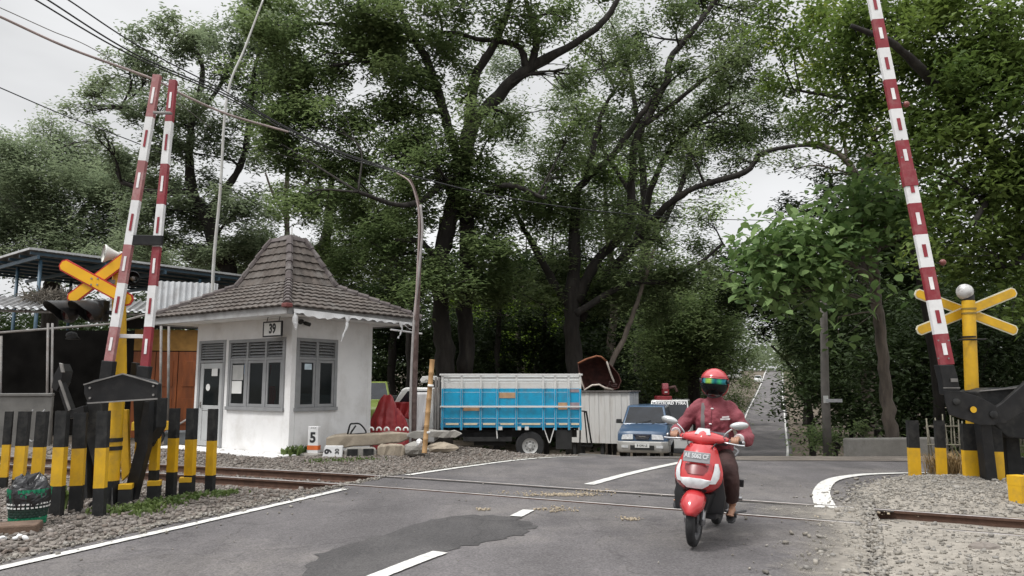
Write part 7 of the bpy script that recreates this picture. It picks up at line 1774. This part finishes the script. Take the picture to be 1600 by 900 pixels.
for k, (s, dy, dx) in enumerate(((1.0, .25, .04), (.96, .55, .1), (.85, .8, .14), (.5, .92, .16))): rings.append([cen + (p - cen) * s + Vector((dx + random.gauss(0, .02), dy + random.gauss(0, .03), -.04 * k + random.gauss(0, .015))) for p in fr_])
base_z = min(p.z for p in fr_)
rings = [[Vector((p.x, p.y, max(p.z, base_z))) for p in r] for r in rings]
mb = MB(); mb.loft(rings, caps=False); nn = len(fr_); mb.f.append(tuple(len(mb.v) - nn + j for j in range(nn))); mb.m.append(0)
ws = mb.build('shell', mat('rust_shell', (.10, .038, .03), .85, var=.4, scale=5, dirt=(.03, .02, .02), damt=.6, bump=.4), wk, world=True, smooth=True, recalc=False); sd = ws.modifiers.new('thick', 'SOLIDIFY'); sd.thickness = .025; sd.offset = 0
MB().tube(fr_[0:5], .04, 7).build('roof_edge', mat('rust_orange', (.20, .075, .035), .8, var=.3), wk, world=True, smooth=True)
MB().tube([fr_[9], fr_[10], fr_[11], fr_[12], fr_[13], fr_[14], fr_[15]], .035, 7).build('sill', mat('flaked_white', (.52, .46, .40), .8, var=.2, scale=20), wk, world=True, smooth=True)
MB().tube(spline([fr_[4] + Vector((0, -.02, 0)), at(951, 574, wy), at(955, 586, wy + .02), at(960, 598, wy + .03)], 5), .035, 6).build('torn_strip', mat('torn_pale', (.36, .32, .28), .8, var=.4, scale=20), wk, world=True, smooth=True)
mb = MB()
for k in range(16): p = cen + Vector((random.uniform(-.15, .55), random.uniform(.1, .5), base_z - cen.z + random.uniform(.03, .28))); mb.tube([p, p + Vector((random.gauss(0, .15), random.gauss(0, .15), random.uniform(-.1, .15)))], random.uniform(.012, .04), 5)
mb.build('scrap_pieces', mat('scrap_brown', (.06, .03, .028), .85, var=.4), wk, world=True)
# trestle
mb = MB(); a = [at(p[0], p[1], 21.3 + p[2]) for p in ((907, 642, 0), (916, 643, 0), (906, 696, -.1), (925, 697, .1), (918, 695, .4), (913, 644, .4))]
for i, j in ((0, 1), (0, 2), (1, 3), (5, 4), (2, 3), (1, 5)): mb.bar(a[i], a[j], .035, .035)
tag(mb.build('trestle', M['chassis']), 'dark thin metal trestle leaning between truck bed and white shed', 'trestle')
sl = at(935, 697, 22.0); mb = MB(); mb.box((sl.x, sl.y, tz(sl.x, sl.y) + .05), (1.2, .5, .08), (0, .03, -.3)); tag(mb.build('plank', M['post_grey'], bevel=.01), 'grey plank on the ground in front of the white shed', 'plank')
# ================================================================ scooter and rider (local frame: -y forward, +x the rider's own outer side, z up)
from mathutils.bvhtree import BVHTree
SCL = Vector((1.73, 7.36, 0.012)); SRZ = -R(25); LEAN = R(4.6)
M['sc_red'] = mat('scooter_red', (.46, .032, .036), .18, var=.06, scale=3, coat=.5, dirt=(.5, .09, .08), damt=.3, dscale=3)
M['sc_black'] = mat('scooter_black', (.02, .02, .022), .5, var=.2, scale=12)
M['sc_grey'] = mat('scooter_grey', (.10, .10, .105), .5)
M['steel'] = mat('steel_tube', (.35, .35, .36), .3, metal=.9, var=.1)
M['skin'] = mat('skin', (.36, .19, .12), .55, var=.1, scale=20)
M['jacket'] = mat('jacket_maroon', (.21, .042, .056), .75, var=.2, scale=5, bump=.25, bscale=60, dirt=(.29, .075, .09), damt=.5, dscale=3)
M['trouser'] = mat('trousers_brown', (.045, .02, .018), .8, var=.25, scale=6, bump=.2, bscale=60)
sc = thing('motor_scooter', 'red motor scooter ridden towards the viewer over the crossing', 'scooter', SCL, SRZ)
sc.rotation_euler = (0, LEAN, SRZ)
RMx = Matrix.Translation(SCL) @ Euler((0, LEAN, SRZ)).to_matrix().to_4x4(); PM[sc.name] = RMx
# wheels
def sc_wheel(yc, r, w, steer=0.0):
    wt = MB()
    prof = [(r - .075, -w * .36), (r - .045, -w * .5), (r - .015, -w * .38), (r - .002, -w * .15), (r - .002, w * .15), (r - .015, w * .38), (r - .045, w * .5), (r - .075, w * .36), (r - .075, -w * .36)]
    wt.lathe(prof, (0, yc, r), (1, 0, 0), 40, caps=False)
    t = wt.build('wheel', M['rubber'], sc, smooth=True, angle=50)
    rb = MB(); rb.lathe([(r - .078, -.03), (r - .07, -.034), (r - .07, .034), (r - .078, .03), (r - .095, .022), (r - .095, -.022), (r - .078, -.03)], (0, yc, r), (1, 0, 0), 36, caps=False)
    rb.lathe([(.001, -.05), (.035, -.05), (.035, .05), (.001, .05)], (0, yc, r), (1, 0, 0), 16)
    rb.lathe([(.001, .036), (.085, .036), (.085, .042), (.001, .042)], (0, yc, r), (1, 0, 0), 26)
    for k in range(5):
        a = 2 * PI * k / 5 + .3; d = Vector((0, math.cos(a), math.sin(a))); rb.bar(Vector((0, yc, r)) + d * .03, Vector((0, yc, r)) + d * (r - .085), .03, .03, up=(1, 0, 0))
    rb.build('rim', M['sc_grey'], t, smooth=True, angle=40)
sc_wheel(0, .262, .088); sc_wheel(1.26, .262, .095)
for s in (-1, 1):
    fk = MB(); fk.tube([(s * .072, 0.0, .262), (s * .074, .03, .36), (s * .074, .10, .58)], [.026, .026, .02], 12); fk.tube([(s * .072, -.01, .27), (s * .072, .01, .22)], .032, 10); fk.build('fork', M['steel'], sc, smooth=True, angle=50)
MB().tube([(0, .11, .56), (0, .20, .90), (0, .24, .98)], [.05, .045, .04], 12).build('steering_column', M['sc_black'], sc, smooth=True)
# front mudguard: a shell over the tyre with a pointed nose
mb = MB(); rg = []
for k in range(17):
    a = R(-6 + 112 * k / 16); rr = .295; hw = .062 + .052 * math.sin(PI * min(1, (k + 1.2) / 14)) ** .8
    if k < 3: hw *= .62 + .13 * k
    ring = []
    for j in range(11):
        u = j / 10 * 2 - 1; dr = -.075 * abs(u) ** 2.4; ring.append((hw * u, -(rr + dr) * math.cos(a + R(20)), .262 + (rr + dr) * math.sin(a + R(20))))
    rg.append(ring)
mb.loft(rg, caps=False, closed=False)
o = mb.build('front_mudguard', M['sc_red'], sc, smooth=True, recalc=False); sd = o.modifiers.new('thick', 'SOLIDIFY'); sd.thickness = .008; sd.offset = 0
# front cowl: surface over (u, z)
CZ = [.50, .55, .62, .70, .78, .86, .92, .955]
CW = [.115, .185, .226, .232, .205, .172, .15, .11]
CY = [-.015, -.095, -.125, -.095, -.045, .01, .055, .09]
CB = [.10, .16, .19, .185, .17, .15, .13, .09]
def cowl(u, z, off=0.0):
    w = float(np.interp(z, CZ, CW)); y0 = float(np.interp(z, CZ, CY)); b = float(np.interp(z, CZ, CB))
    x = w * math.copysign(abs(u) ** .92, u); y = y0 + b * abs(u) ** 2.3
    n = Vector((math.copysign(abs(u) ** 1.2, u) * .8, -1, .12)).normalized()
    return Vector((x, y, z)) + n * off
mb = MB(); rg = []
zs = np.linspace(.50, .955, 16)
for z in zs: rg.append([cowl(-1 + 2 * j / 20, z) for j in range(21)] + [cowl(1, z) + Vector((-.03, .06, 0)), cowl(-1, z) + Vector((.03, .06, 0))])
mb.loft(rg); mb.build('front_cowl', M['sc_red'], sc, smooth=True, angle=40)
def on_cowl(name, loop, m, parent, off=.006, n=1, subdiv=6):
    """a raised panel that follows the cowl; loop in (u, z) pairs, left edge then right edge"""
    rg = []
    for (ua, za), (ub, zb) in loop: rg.append([cowl(ua + (ub - ua) * k / subdiv, za + (zb - za) * k / subdiv, off) for k in range(subdiv + 1)])
    rg2 = [[p + Vector((0, .02, 0)) for p in r] for r in rg]; mb = MB(); q = subdiv + 1
    for a, b in zip(range(len(rg) - 1), range(1, len(rg))): pass
    loops = [r + list(reversed(r2)) for r, r2 in zip(rg, rg2)]; mb.loft(loops)
    return mb.build(name, m, parent, smooth=True, angle=45)
hl = on_cowl('headlight', [((-.34, .56), (.34, .56)), ((-.55, .595), (.55, .595)), ((-.60, .64), (.60, .64)), ((-.20, .655), (.20, .655))], M['lamp_clear'], sc, .017)
for s in (-1, 1):
    on_cowl('indicator', [((s * .56, .61), (s * .78, .61)), ((s * .60, .66), (s * .86, .66)), ((s * .66, .72), (s * .88, .72)), ((s * .74, .79), (s * .86, .79))], M['lamp_clear'], sc, .014)
on_cowl('chin_panel', [((-.5, .505), (.5, .505)), ((-.62, .53), (.62, .53)), ((-.5, .555), (.5, .555))], M['sc_black'], sc, .006)
on_cowl('nose_panel', [((-.28, .69), (.28, .69)), ((-.45, .73), (.45, .73)), ((-.5, .775), (.5, .775))], mat('panel_dark_red', (.16, .012, .015), .3), sc, .008)
# number plate
mb = MB(); mb.box((0, -.055, .845), (.255, .01, .10), Euler((R(-14), 0, 0)).to_matrix()); npl = mb.build('number_plate', mat('plate_grey', (.26, .265, .275), .35, var=.15, scale=8), sc, bevel=.004, seg=1)
SM = PM[sc.name]; sx_ = SM.to_3x3() @ Vector((1, 0, 0)); up_p = (SM.to_3x3() @ Vector((0, .24, .97))).normalized()
writing('plate_text', 'AE 5062 CF', SM @ Vector((0, -.066, .857)), sx_, up_p, .042, mat('plate_text', (.60, .61, .62), .5), npl, bold=.0015, wx=.78)
writing('plate_text', '05 17', SM @ Vector((0, -.056, .808)), sx_, up_p, .016, mat('plate_text', (.60, .61, .62), .5), npl, wx=1.0)
# handlebar cover
mb = MB(); rg = []
for k in range(25):
    u = -1 + 2 * k / 24; au = abs(u); zc = 1.015 - .01 * au; h = .085 * (1 - au) ** .7 + .022; d = .085 * (1 - au) ** .8 + .024; yc = .235 + .05 * au ** 1.5
    tip = .035 * max(0, 1 - au * 2.2)
    rg.append([(u * .245, yc + d * .9, zc + .02), (u * .245, yc + d * .3, zc + h * .85), (u * .245, yc - d * .45, zc + h * .55), (u * .245, yc - d * 1.05, zc - h * .05), (u * .245, yc - d * .85, zc - h * .6 - tip), (u * .245, yc + d * .2, zc - h * .75), (u * .245, yc + d * .9, zc - h * .3)])
mb.loft(rg); mb.build('handlebar_cover', M['sc_red'], sc, smooth=True, sub=1)
mb = MB(); mb.loft([[(-.085, .175, 1.045), (.085, .175, 1.045), (.07, .20, 1.045), (-.07, .20, 1.045)], [(-.06, .245, 1.105), (.06, .245, 1.105), (.05, .26, 1.10), (-.05, .26, 1.10)]]); mb.build('speedometer', mat('speedo_reflection', (.45, .45, .46), .15, var=.2), sc, bevel=.012, seg=2)  # whitish reflection is put into the dial's pale colour
for s in (-1, 1):
    MB().tube([(s * .20, .27, .99), (s * .36, .31, .995)], .0175, 12).build('grip', M['sc_black'], sc, smooth=True)
    MB().ball((s * .372, .313, .995), (.022, .022, .022), 10).build('bar_end', M['steel'], sc, smooth=True)
    MB().tube(spline([(s * .19, .25, .985), (s * .235, .21, .985), (s * .33, .228, .975), (s * .395, .255, .972)], 5), [.009] * 15 + [.013], 8).build('brake_lever', M['chrome'], sc, smooth=True)
    mb = MB(); mb.box((s * .19, .262, .995), (.05, .055, .055)); mb.build('switch_block', M['sc_black'], sc, bevel=.01)
for s, (px_, pz_) in ((1, (.335, 1.155)), (-1, (-.35, 1.145))):
    mb = MB(); mb.tube(spline([(s * .185, .26, 1.01), (s * .205, .25, 1.06), (s * .255, .25, 1.11), (s * .30, .255, pz_ - .01)], 6), .0085, 8); st_m = mb.build('mirror_stalk', M['chrome'], sc, smooth=True)
    mb = MB(); rm_ = Euler((R(-14), R(-10) * s, R(8) * s)).to_matrix()
    mb.ball((px_, .26, pz_ + .005), (.092, .03, .04), 18, rot=rm_); mb.build('mirror_shell', mat('mirror_shell', (.45, .46, .46), .18, metal=.6, var=.1), st_m, smooth=True)
# leg shield, floor, body, seat
mb = MB(); mb.loft([[(-.235, .17, .30), (.235, .17, .30), (.22, .25, .30), (-.22, .25, .30)], [(-.255, .17, .46), (.255, .17, .46), (.24, .26, .46), (-.24, .26, .46)], [(-.225, .17, .62), (.225, .17, .62), (.19, .25, .62), (-.19, .25, .62)], [(-.15, .16, .90), (.15, .16, .90), (.13, .26, .9), (-.13, .26, .9)]]); mb.build('leg_shield', M['sc_black'], sc, bevel=.02, angle=40)
mb = MB(); mb.loft([[(-.09, -.0, .33), (.09, -.0, .33), (.09, .2, .30), (-.09, .2, .30)], [(-.13, .02, .5), (.13, .02, .5), (.16, .2, .5), (-.16, .2, .5)]]); mb.build('wheel_well', M['sc_black'], sc)
mb = MB(); mb.loft([[(-.16, .2, .24), (.16, .2, .24), (.17, .2, .34), (-.17, .2, .34)], [(-.17, .62, .22), (.17, .62, .22), (.185, .62, .34), (-.185, .62, .34)]]); mb.build('floorboard', M['sc_black'], sc, bevel=.012)
mb = MB(); rg = []
for y, hw, z0, z1 in ((.60, .15, .26, .62), (.72, .165, .30, .68), (.95, .165, .42, .70), (1.2, .15, .52, .72), (1.45, .11, .60, .75), (1.62, .05, .66, .74)):
    rg.append([(-hw * .7, y, z0), (-hw, y, (z0 + z1) / 2), (-hw * .8, y, z1), (hw * .8, y, z1), (hw, y, (z0 + z1) / 2), (hw * .7, y, z0)])
mb.loft(rg); mb.build('body', M['sc_red'], sc, smooth=True, sub=1)
mb = MB(); rg = []
for y, hw, z in ((.62, .11, .70), (.75, .15, .735), (1.0, .155, .735), (1.12, .15, .765), (1.4, .13, .80), (1.5, .08, .80)): rg.append([(-hw, y, z - .06), (-hw * .85, y, z), (hw * .85, y, z), (hw, y, z - .06)])
mb.loft(rg); mb.build('seat', M['sc_black'], sc, smooth=True, sub=1)
mb = MB(); mb.tube([(.10, 1.0, .30), (-.02, 1.26, .27)], .08, 12); mb.box((.08, .95, .33), (.2, .3, .16)); mb.build('engine', M['sc_grey'], sc, bevel=.02)
mb = MB(); mb.tube([(-.16, .8, .25), (-.2, 1.0, .28), (-.2, 1.15, .33), (-.2, 1.55, .42)], [.02, .03, .06, .055], 14); mb.build('exhaust', M['sc_black'], sc, smooth=True, angle=50)
for s in (-1, 1):
    MB().tube([(s * .12, .98, .36), (s * .24, .96, .36), (s * .30, .95, .365)], [.014, .014, .02], 8).build('foot_peg', M['steel'], sc, smooth=True)
    mb = MB(); mb.tube([(s * .10, 1.3, .62), (s * .10, 1.24, .32)], .035, 10); mb.build('shock_absorber', M['steel'], sc, smooth=True)
mb = MB(); mb.tube([(.15, .8, .24), (.22, .95, .20), (.32, 1.12, .215)], .013, 8); mb.build('kick_stand', M['sc_grey'], sc, smooth=True)
MB().tube(spline([(.14, 1.35, .74), (.16, 1.5, .80), (.0, 1.62, .83), (-.16, 1.5, .80), (-.14, 1.35, .74)], 6), .014, 8).build('grab_rail', M['sc_grey'], sc, smooth=True)
mb = MB(); mb.box((.27, .88, .53), (.10, .03, .075)); mb.bar((.15, .9, .53), (.23, .88, .53), .02, .02); mb.build('rear_flap', M['sc_black'], sc, bevel=.006)
mb = MB(); mb.loft([[(-.07, 1.42, .56), (.07, 1.42, .56), (.07, 1.5, .5), (-.07, 1.5, .5)], [(-.07, 1.6, .34), (.07, 1.6, .34), (.07, 1.62, .33), (-.07, 1.62, .33)]]); mb.build('rear_mudguard', M['sc_black'], sc)
# cables by the column
for s in (-1, 1): MB().tube(spline([(s * .14, .24, .97), (s * .13, .12, .96), (s * .08, .14, .86), (s * .05, .17, .7)], 6), .006, 6).build('control_cable', M['sc_black'], sc, smooth=True)

# ---------------- the rider: one continuous body, clothes over it
HD = Vector((0.0, .70, 1.545))
def arm_path(s):
    return [Vector((s * .175, .80, 1.27)), Vector((s * .355, .73, 1.02)), Vector((s * .315, .415, 1.022)), Vector((s * .30, .345, 1.02))]
legs = {1: [Vector((.10, .86, .80)), Vector((.245, .47, .66)), Vector((.255, .60, .335)), Vector((.265, .48, .285))],
        -1: [Vector((-.10, .86, .80)), Vector((-.215, .44, .64)), Vector((-.235, .50, .43)), Vector((-.24, .36, .375))]}
def ell(c, rx, ry, n=20, tilt=0.0):
    return [Vector((c[0] + rx * math.cos(2 * PI * k / n), c[1] + ry * math.sin(2 * PI * k / n), c[2] + tilt * math.sin(2 * PI * k / n))) for k in range(n)]
mb = MB()
mb.loft([ell((0, .87, .74), .14, .12), ell((0, .87, .86), .16, .125), ell((0, .85, 1.0), .14, .10), ell((0, .82, 1.18), .16, .11), ell((0, .80, 1.29), .165, .09), ell((0, .785, 1.36), .075, .065), ell((0, .765, 1.42), .058, .06), ell((0, .75, 1.48), .055, .058)])
mb.ball(HD + Vector((0, .02, .02)), (.078, .098, .105), 18); mb.ball(HD + Vector((0, -.03, -.055)), (.058, .066, .065), 14)   # skull and jaw
mb.loft([[HD + Vector(p) for p in ((-.008, -.085, .02), (.008, -.085, .02), (.008, -.06, .02), (-.008, -.06, .02))], [HD + Vector(p) for p in ((-.019, -.108, -.025), (.019, -.108, -.025), (.017, -.07, -.03), (-.017, -.07, -.03))]])
mb.ball(HD + Vector((0, -.085, -.062)), (.026, .014, .011), 10)
for s in (-1, 1):
    mb.ball(HD + Vector((s * .08, .02, -.005)), (.012, .02, .032), 10)
    A = arm_path(s); mb.tube(spline(A[:3], 5), list(np.linspace(.05, .030, 11)), 12); mb.tube([A[2], A[3]], [.030, .027], 12)
    gx = s * .30
    mb.ball((gx, .325, 1.018), (.042, .042, .022), 14)                           # palm over the grip
    for k in range(4):                                                           # fingers closed round the grip
        fx = gx + s * (.030 - .0205 * k); ln = (.92, 1.0, .96, .8)[3 - k] if s > 0 else (.92, 1.0, .96, .8)[3 - k]
        P_ = [Vector((fx, .318, 1.028)), Vector((fx, .285, 1.036)), Vector((fx, .258, 1.022)), Vector((fx, .250, .998)), Vector((fx, .262, .976)), Vector((fx, .28, .97))]
        P_ = P_[:2] + [P_[1].lerp(p, ln) for p in P_[2:]]
        mb.tube(spline(P_, 3), list(np.linspace(.0105, .0078, 16)), 8)
    mb.tube(spline([(gx - s * .03, .335, 1.012), (gx - s * .055, .305, 1.005), (gx - s * .058, .275, .99), (gx - s * .05, .262, .978)], 3), list(np.linspace(.0125, .009, 10)), 8)
    Lg = legs[s]; mb.tube(spline(Lg[:3], 6), list(np.linspace(.075, .036, 13)), 12)
    f0, f1 = Lg[2], Lg[3]
    mb.tube([f0 + Vector((0, .045, -.05)), f0 + Vector((0, -.02, -.035)), f0.lerp(f1, .6) + Vector((0, -.02, -.02)), f1 + Vector((0, -.06, -.012))], [.03, .036, .034, .024], 12)
    for k in range(5): mb.ball(f1 + Vector((s * (.028 - .015 * k) * 1, -.078 + .006 * abs(k - 1), -.016)), (.0105, .02, .010), 8)
person = mb.build('person', M['skin'], M=RMx); shell(person, .0068, 3)
tag(person, 'person in a maroon jacket and red helmet riding the red scooter', 'person')
PM[person.name] = RMx
eye = mat('eye_dark', (.02, .015, .012), .3)
for s in (-1, 1): MB().ball(HD + Vector((s * .03, -.083, .012)), (.013, .008, .008), 10).build('eye', eye, person, smooth=True)
# jacket
mb = MB()
mb.loft([ell((0, .865, .80), .185, .16), ell((0, .855, .87), .20, .165), ell((0, .84, .98), .195, .16), ell((0, .815, 1.10), .20, .155), ell((0, .80, 1.20), .205, .142), ell((0, .795, 1.28), .185, .12), ell((0, .79, 1.345), .125, .095), ell((0, .775, 1.40), .085, .082), ell((0, .77, 1.425), .08, .078)])
for s in (-1, 1):
    A = arm_path(s); S = spline([A[0] + Vector((-s * .07, .0, .02)), A[0], A[1], A[2] + Vector((s * .002, .01, 0))], 8); mb.tube(S, list(np.interp(np.linspace(0, 1, len(S)), [0, .3, .45, .62, .85, .95, 1], [.08, .088, .078, .074, .062, .056, .044])), 16)
jk = mb.build('jacket', M['jacket'], person); shell(jk, .0115, 5)
tex = bpy.data.textures.new('cloth_folds', 'CLOUDS'); tex.noise_scale = .085; tex.noise_depth = 2
dm = jk.modifiers.new('folds', 'DISPLACE'); dm.texture = tex; dm.strength = .045; dm.mid_level = .5; dm.texture_coords = 'LOCAL'
dg = bpy.context.evaluated_depsgraph_get(); jme = jk.evaluated_get(dg).to_mesh()
bvh = BVHTree.FromPolygons([v.co.copy() for v in jme.vertices], [tuple(p.vertices) for p in jme.polygons])
def chest(x, z, off=.005):
    h, n, i, d = bvh.ray_cast(Vector((x, -1, z)), Vector((0, 1, 0)))
    return (h if h else Vector((x, .65, z))) + Vector((0, -off, 0))
def ribbon(name, pts, w, m, parent, th=.005, across=Vector((1, 0, 0))):
    mb = MB(); rg = []
    for p in pts: rg.append([p - across * w / 2, p + across * w / 2, p + across * w / 2 + Vector((0, th, 0)), p - across * w / 2 + Vector((0, th, 0))])
    mb.loft(rg); return mb.build(name, m, parent, smooth=True, angle=40)
M['strap'] = mat('strap_grey', (.17, .15, .15), .8)
ribbon('bag_strap', [chest(-.105 + .02 * k / 14, 1.335 - .40 * k / 14, .007) for k in range(15)], .04, M['strap'], person)
mb = MB(); c = chest(.03, .985, .035); mb.box(c, (.30, .075, .13), Euler((R(-8), 0, 0)).to_matrix()); mb.build('waist_bag', mat('bag_slate', (.085, .08, .09), .7), person, bevel=.025, seg=3, smooth=True, angle=50)
badge = mat('badge_white', (.7, .68, .68), .6)
mb = MB()
for k, (x0, x1, z) in enumerate(((.085, .175, 1.183), (.10, .165, 1.205))):
    P_ = [chest(x0 + (x1 - x0) * i / 6, z + .01 * i / 6, .004) for i in range(7)]; rg = [[p + Vector((0, 0, -.008)), p + Vector((0, 0, .008)), p + Vector((0, .004, .008)), p + Vector((0, .004, -.008))] for p in P_]; mb.loft(rg)
mb.build('chest_badge', badge, jk)
for x, z in ((-.005, 1.285), (-.012, 1.125)): q = chest(x, z, .004); MB().ball(q, (.017, .006, .009), 10).build('snap_button', badge, jk, smooth=True)
ribbon('placket', [chest(-.006, 1.32 - .26 * k / 10, .003) for k in range(11)], .006, mat('seam_dark', (.11, .015, .022), .8), jk, .004)
# pale shirt collar and cuffs
mb = MB(); mb.loft([ell((0, .77, 1.40), .076, .075), ell((0, .765, 1.445), .07, .07), ell((0, .765, 1.445), .062, .062), ell((0, .77, 1.40), .066, .066)], caps=False); mb.build('collar', mat('collar_grey', (.42, .40, .41), .8), person, smooth=True)
for s in (-1, 1):
    A = arm_path(s); d = (A[3] - A[2]).normalized(); MB().tube([A[2] - d * .02, A[2] + d * .025], [.05, .046], 14).build('cuff', mat('cuff_pale', (.5, .46, .46), .8) , jk, smooth=True, angle=50)
# trousers
mb = MB()
mb.loft([ell((0, .87, .745), .15, .15), ell((0, .87, .82), .185, .16), ell((0, .865, .89), .18, .15)])
for s in (-1, 1):
    Lg = legs[s]; e = Lg[2] + (Lg[1] - Lg[2]).normalized() * (.055 if s > 0 else .0); S = spline([Lg[0] + Vector((-s * .02, .03, 0)), Lg[0] + Vector((s * .02, -.05, 0)), Lg[1], e], 7)
    mb.tube(S, list(np.interp(np.linspace(0, 1, len(S)), [0, .3, .66, .8, 1], [.10, .10, .082, .075, .066])), 16)
tz_ = mb.build('trousers', M['trouser'], person); shell(tz_, .011, 4)
dm = tz_.modifiers.new('folds', 'DISPLACE'); dm.texture = tex; dm.strength = .02; dm.texture_coords = 'LOCAL'
# sandals
for s in (-1, 1):
    f0, f1 = legs[s][2], legs[s][3]
    mb = MB(); rg = []
    for t, hw in ((-.28, .032), (.0, .038), (.5, .036), (1.0, .047), (1.3, .044), (1.62, .022)):
        p = f0.lerp(f1, t) + Vector((0, 0, -.085 + .022 * min(1, max(0, t)) )); rg.append([p + Vector((-hw, 0, 0)), p + Vector((hw, 0, 0)), p + Vector((hw, 0, .022)), p + Vector((-hw, 0, .022))])
    mb.loft(rg); sn = mb.build('sandal', M['sc_black'], person, bevel=.006)
    q = f0.lerp(f1, .75); mb = MB(); mb.tube([q + Vector((.045 * math.cos(a), -.01, -.05 + .05 * math.sin(a))) for a in np.linspace(-.2, PI + .2, 9)], .010, 7); mb.build('sandal_strap', M['sc_black'], sn, smooth=True)
# helmet
M['helmet'] = mat('helmet_red', (.42, .038, .046), .25, var=.06, scale=3, coat=.4, dirt=(.42, .09, .09), damt=.3)
HC = HD + Vector((0, .015, .012))
def hp(az, el, r=1.0):
    rx, ry, rz_ = .140 * r, .158 * r, (.142 if el > 0 else .150) * r
    return HC + Vector((rx * math.sin(az) * math.cos(el), -ry * math.cos(az) * math.cos(el), rz_ * math.sin(el)))
mb = MB(); NA, NE = 48, 26; idx = {}
for i in range(NE + 1):
    for j in range(NA):
        el = R(-58 + 147 * i / NE); az = 2 * PI * j / NA; idx[i, j] = len(mb.v); p = hp(az, el)
        if el < R(-20): p = Vector((p.x * 1.0, p.y, p.z)) + Vector((HC.x - p.x, HC.y - p.y, 0)) * (-.12) * min(1, (R(-20) - el) / R(38))
        mb.v.append(tuple(p))
for i in range(NE):
    for j in range(NA):
        el = -58 + 147 * (i + .5) / NE; az = (360 * (j + .5) / NA + 180) % 360 - 180
        if abs(az) < 98 and el < 22: continue
        mb.f.append((idx[i, j], idx[i, (j + 1) % NA], idx[i + 1, (j + 1) % NA], idx[i + 1, j])); mb.m.append(0)
hm = mb.build('helmet', M['helmet'], person, smooth=True, recalc=False); sd = hm.modifiers.new('thick', 'SOLIDIFY'); sd.thickness = .02; sd.offset = 0
mb = MB(); rg = []                                            # peak lip
for k in range(21):
    az = R(-80 + 160 * k / 20); rg.append([hp(az, R(26), 1.02), hp(az, R(21), 1.07), hp(az, R(18.5), 1.07), hp(az, R(20), 1.0)])
mb.loft(rg); mb.build('helmet_lip', M['helmet'], hm, smooth=True, angle=50)
def visor(name, el0, el1, azm, r, m, th=.004):
    mb = MB(); n1, n2 = 28, 8; V = []
    for s_ in (0, 1):
        for i in range(n2 + 1):
            for j in range(n1 + 1): V.append(hp(R(-azm + 2 * azm * j / n1), R(el0 + (el1 - el0) * i / n2), r - s_ * th / .14))
    q = (n1 + 1); k = q * (n2 + 1); F_ = []
    for i in range(n2):
        for j in range(n1): a = i * q + j; F_ += [(a, a + 1, a + q + 1, a + q), (a + k, a + q + k, a + q + 1 + k, a + 1 + k)]
    for j in range(n1): F_ += [(j, j + k, j + 1 + k, j + 1), (n2 * q + j, n2 * q + j + 1, n2 * q + j + 1 + k, n2 * q + j + k)]
    mb.add(V, F_); return mb.build(name, m, hm, smooth=True, angle=50)
iri = bpy.data.materials.new('mirror_goggle'); iri.use_nodes = True
N, L = iri.node_tree.nodes, iri.node_tree.links; b = N['Principled BSDF']; b.inputs['Metallic'].default_value = .9; b.inputs['Roughness'].default_value = .12
tc = N.new('ShaderNodeTexCoord'); sp_ = N.new('ShaderNodeSeparateXYZ'); L.new(tc.outputs['Object'], sp_.inputs['Vector'])
mr = N.new('ShaderNodeMapRange'); mr.inputs['From Min'].default_value = -.13; mr.inputs['From Max'].default_value = .13; L.new(sp_.outputs['X'], mr.inputs['Value'])
cr_ = N.new('ShaderNodeValToRGB'); e = cr_.color_ramp.elements
for k, (p_, c_) in enumerate(((0, (.02, .10, .28)), (.16, (.05, .30, .42)), (.27, (.30, .55, .10)), (.42, (.45, .62, .10)), (.52, (.04, .30, .22)), (.64, (.02, .10, .16)), (.78, (.06, .45, .20)), (.9, (.03, .20, .26)))):
    x = e[k] if k < 2 else e.new(p_); x.position = p_; x.color = (*c_, 1)
L.new(mr.outputs['Result'], cr_.inputs['Fac']); L.new(cr_.outputs['Color'], b.inputs['Base Color'])
visor('goggles', -6, 19, 74, .99, iri)
smoke = glass('smoked_visor', (.13, .13, .13), .08, .35)
visor('visor', -52, -4, 94, 1.03, smoke)
for s in (-1, 1):
    MB().tube([hp(s * R(80), R(6), 1.0), hp(s * R(80), R(6), 1.12)], .022, 12).build('visor_pivot', M['sc_black'], hm, smooth=True, angle=40)
    MB().tube(spline([hp(s * R(84), R(-50), .98), HD + Vector((s * .06, -.03, -.13)), HD + Vector((0, -.055, -.145))], 5), .008, 6).build('chin_strap', M['sc_black'], hm, smooth=True)
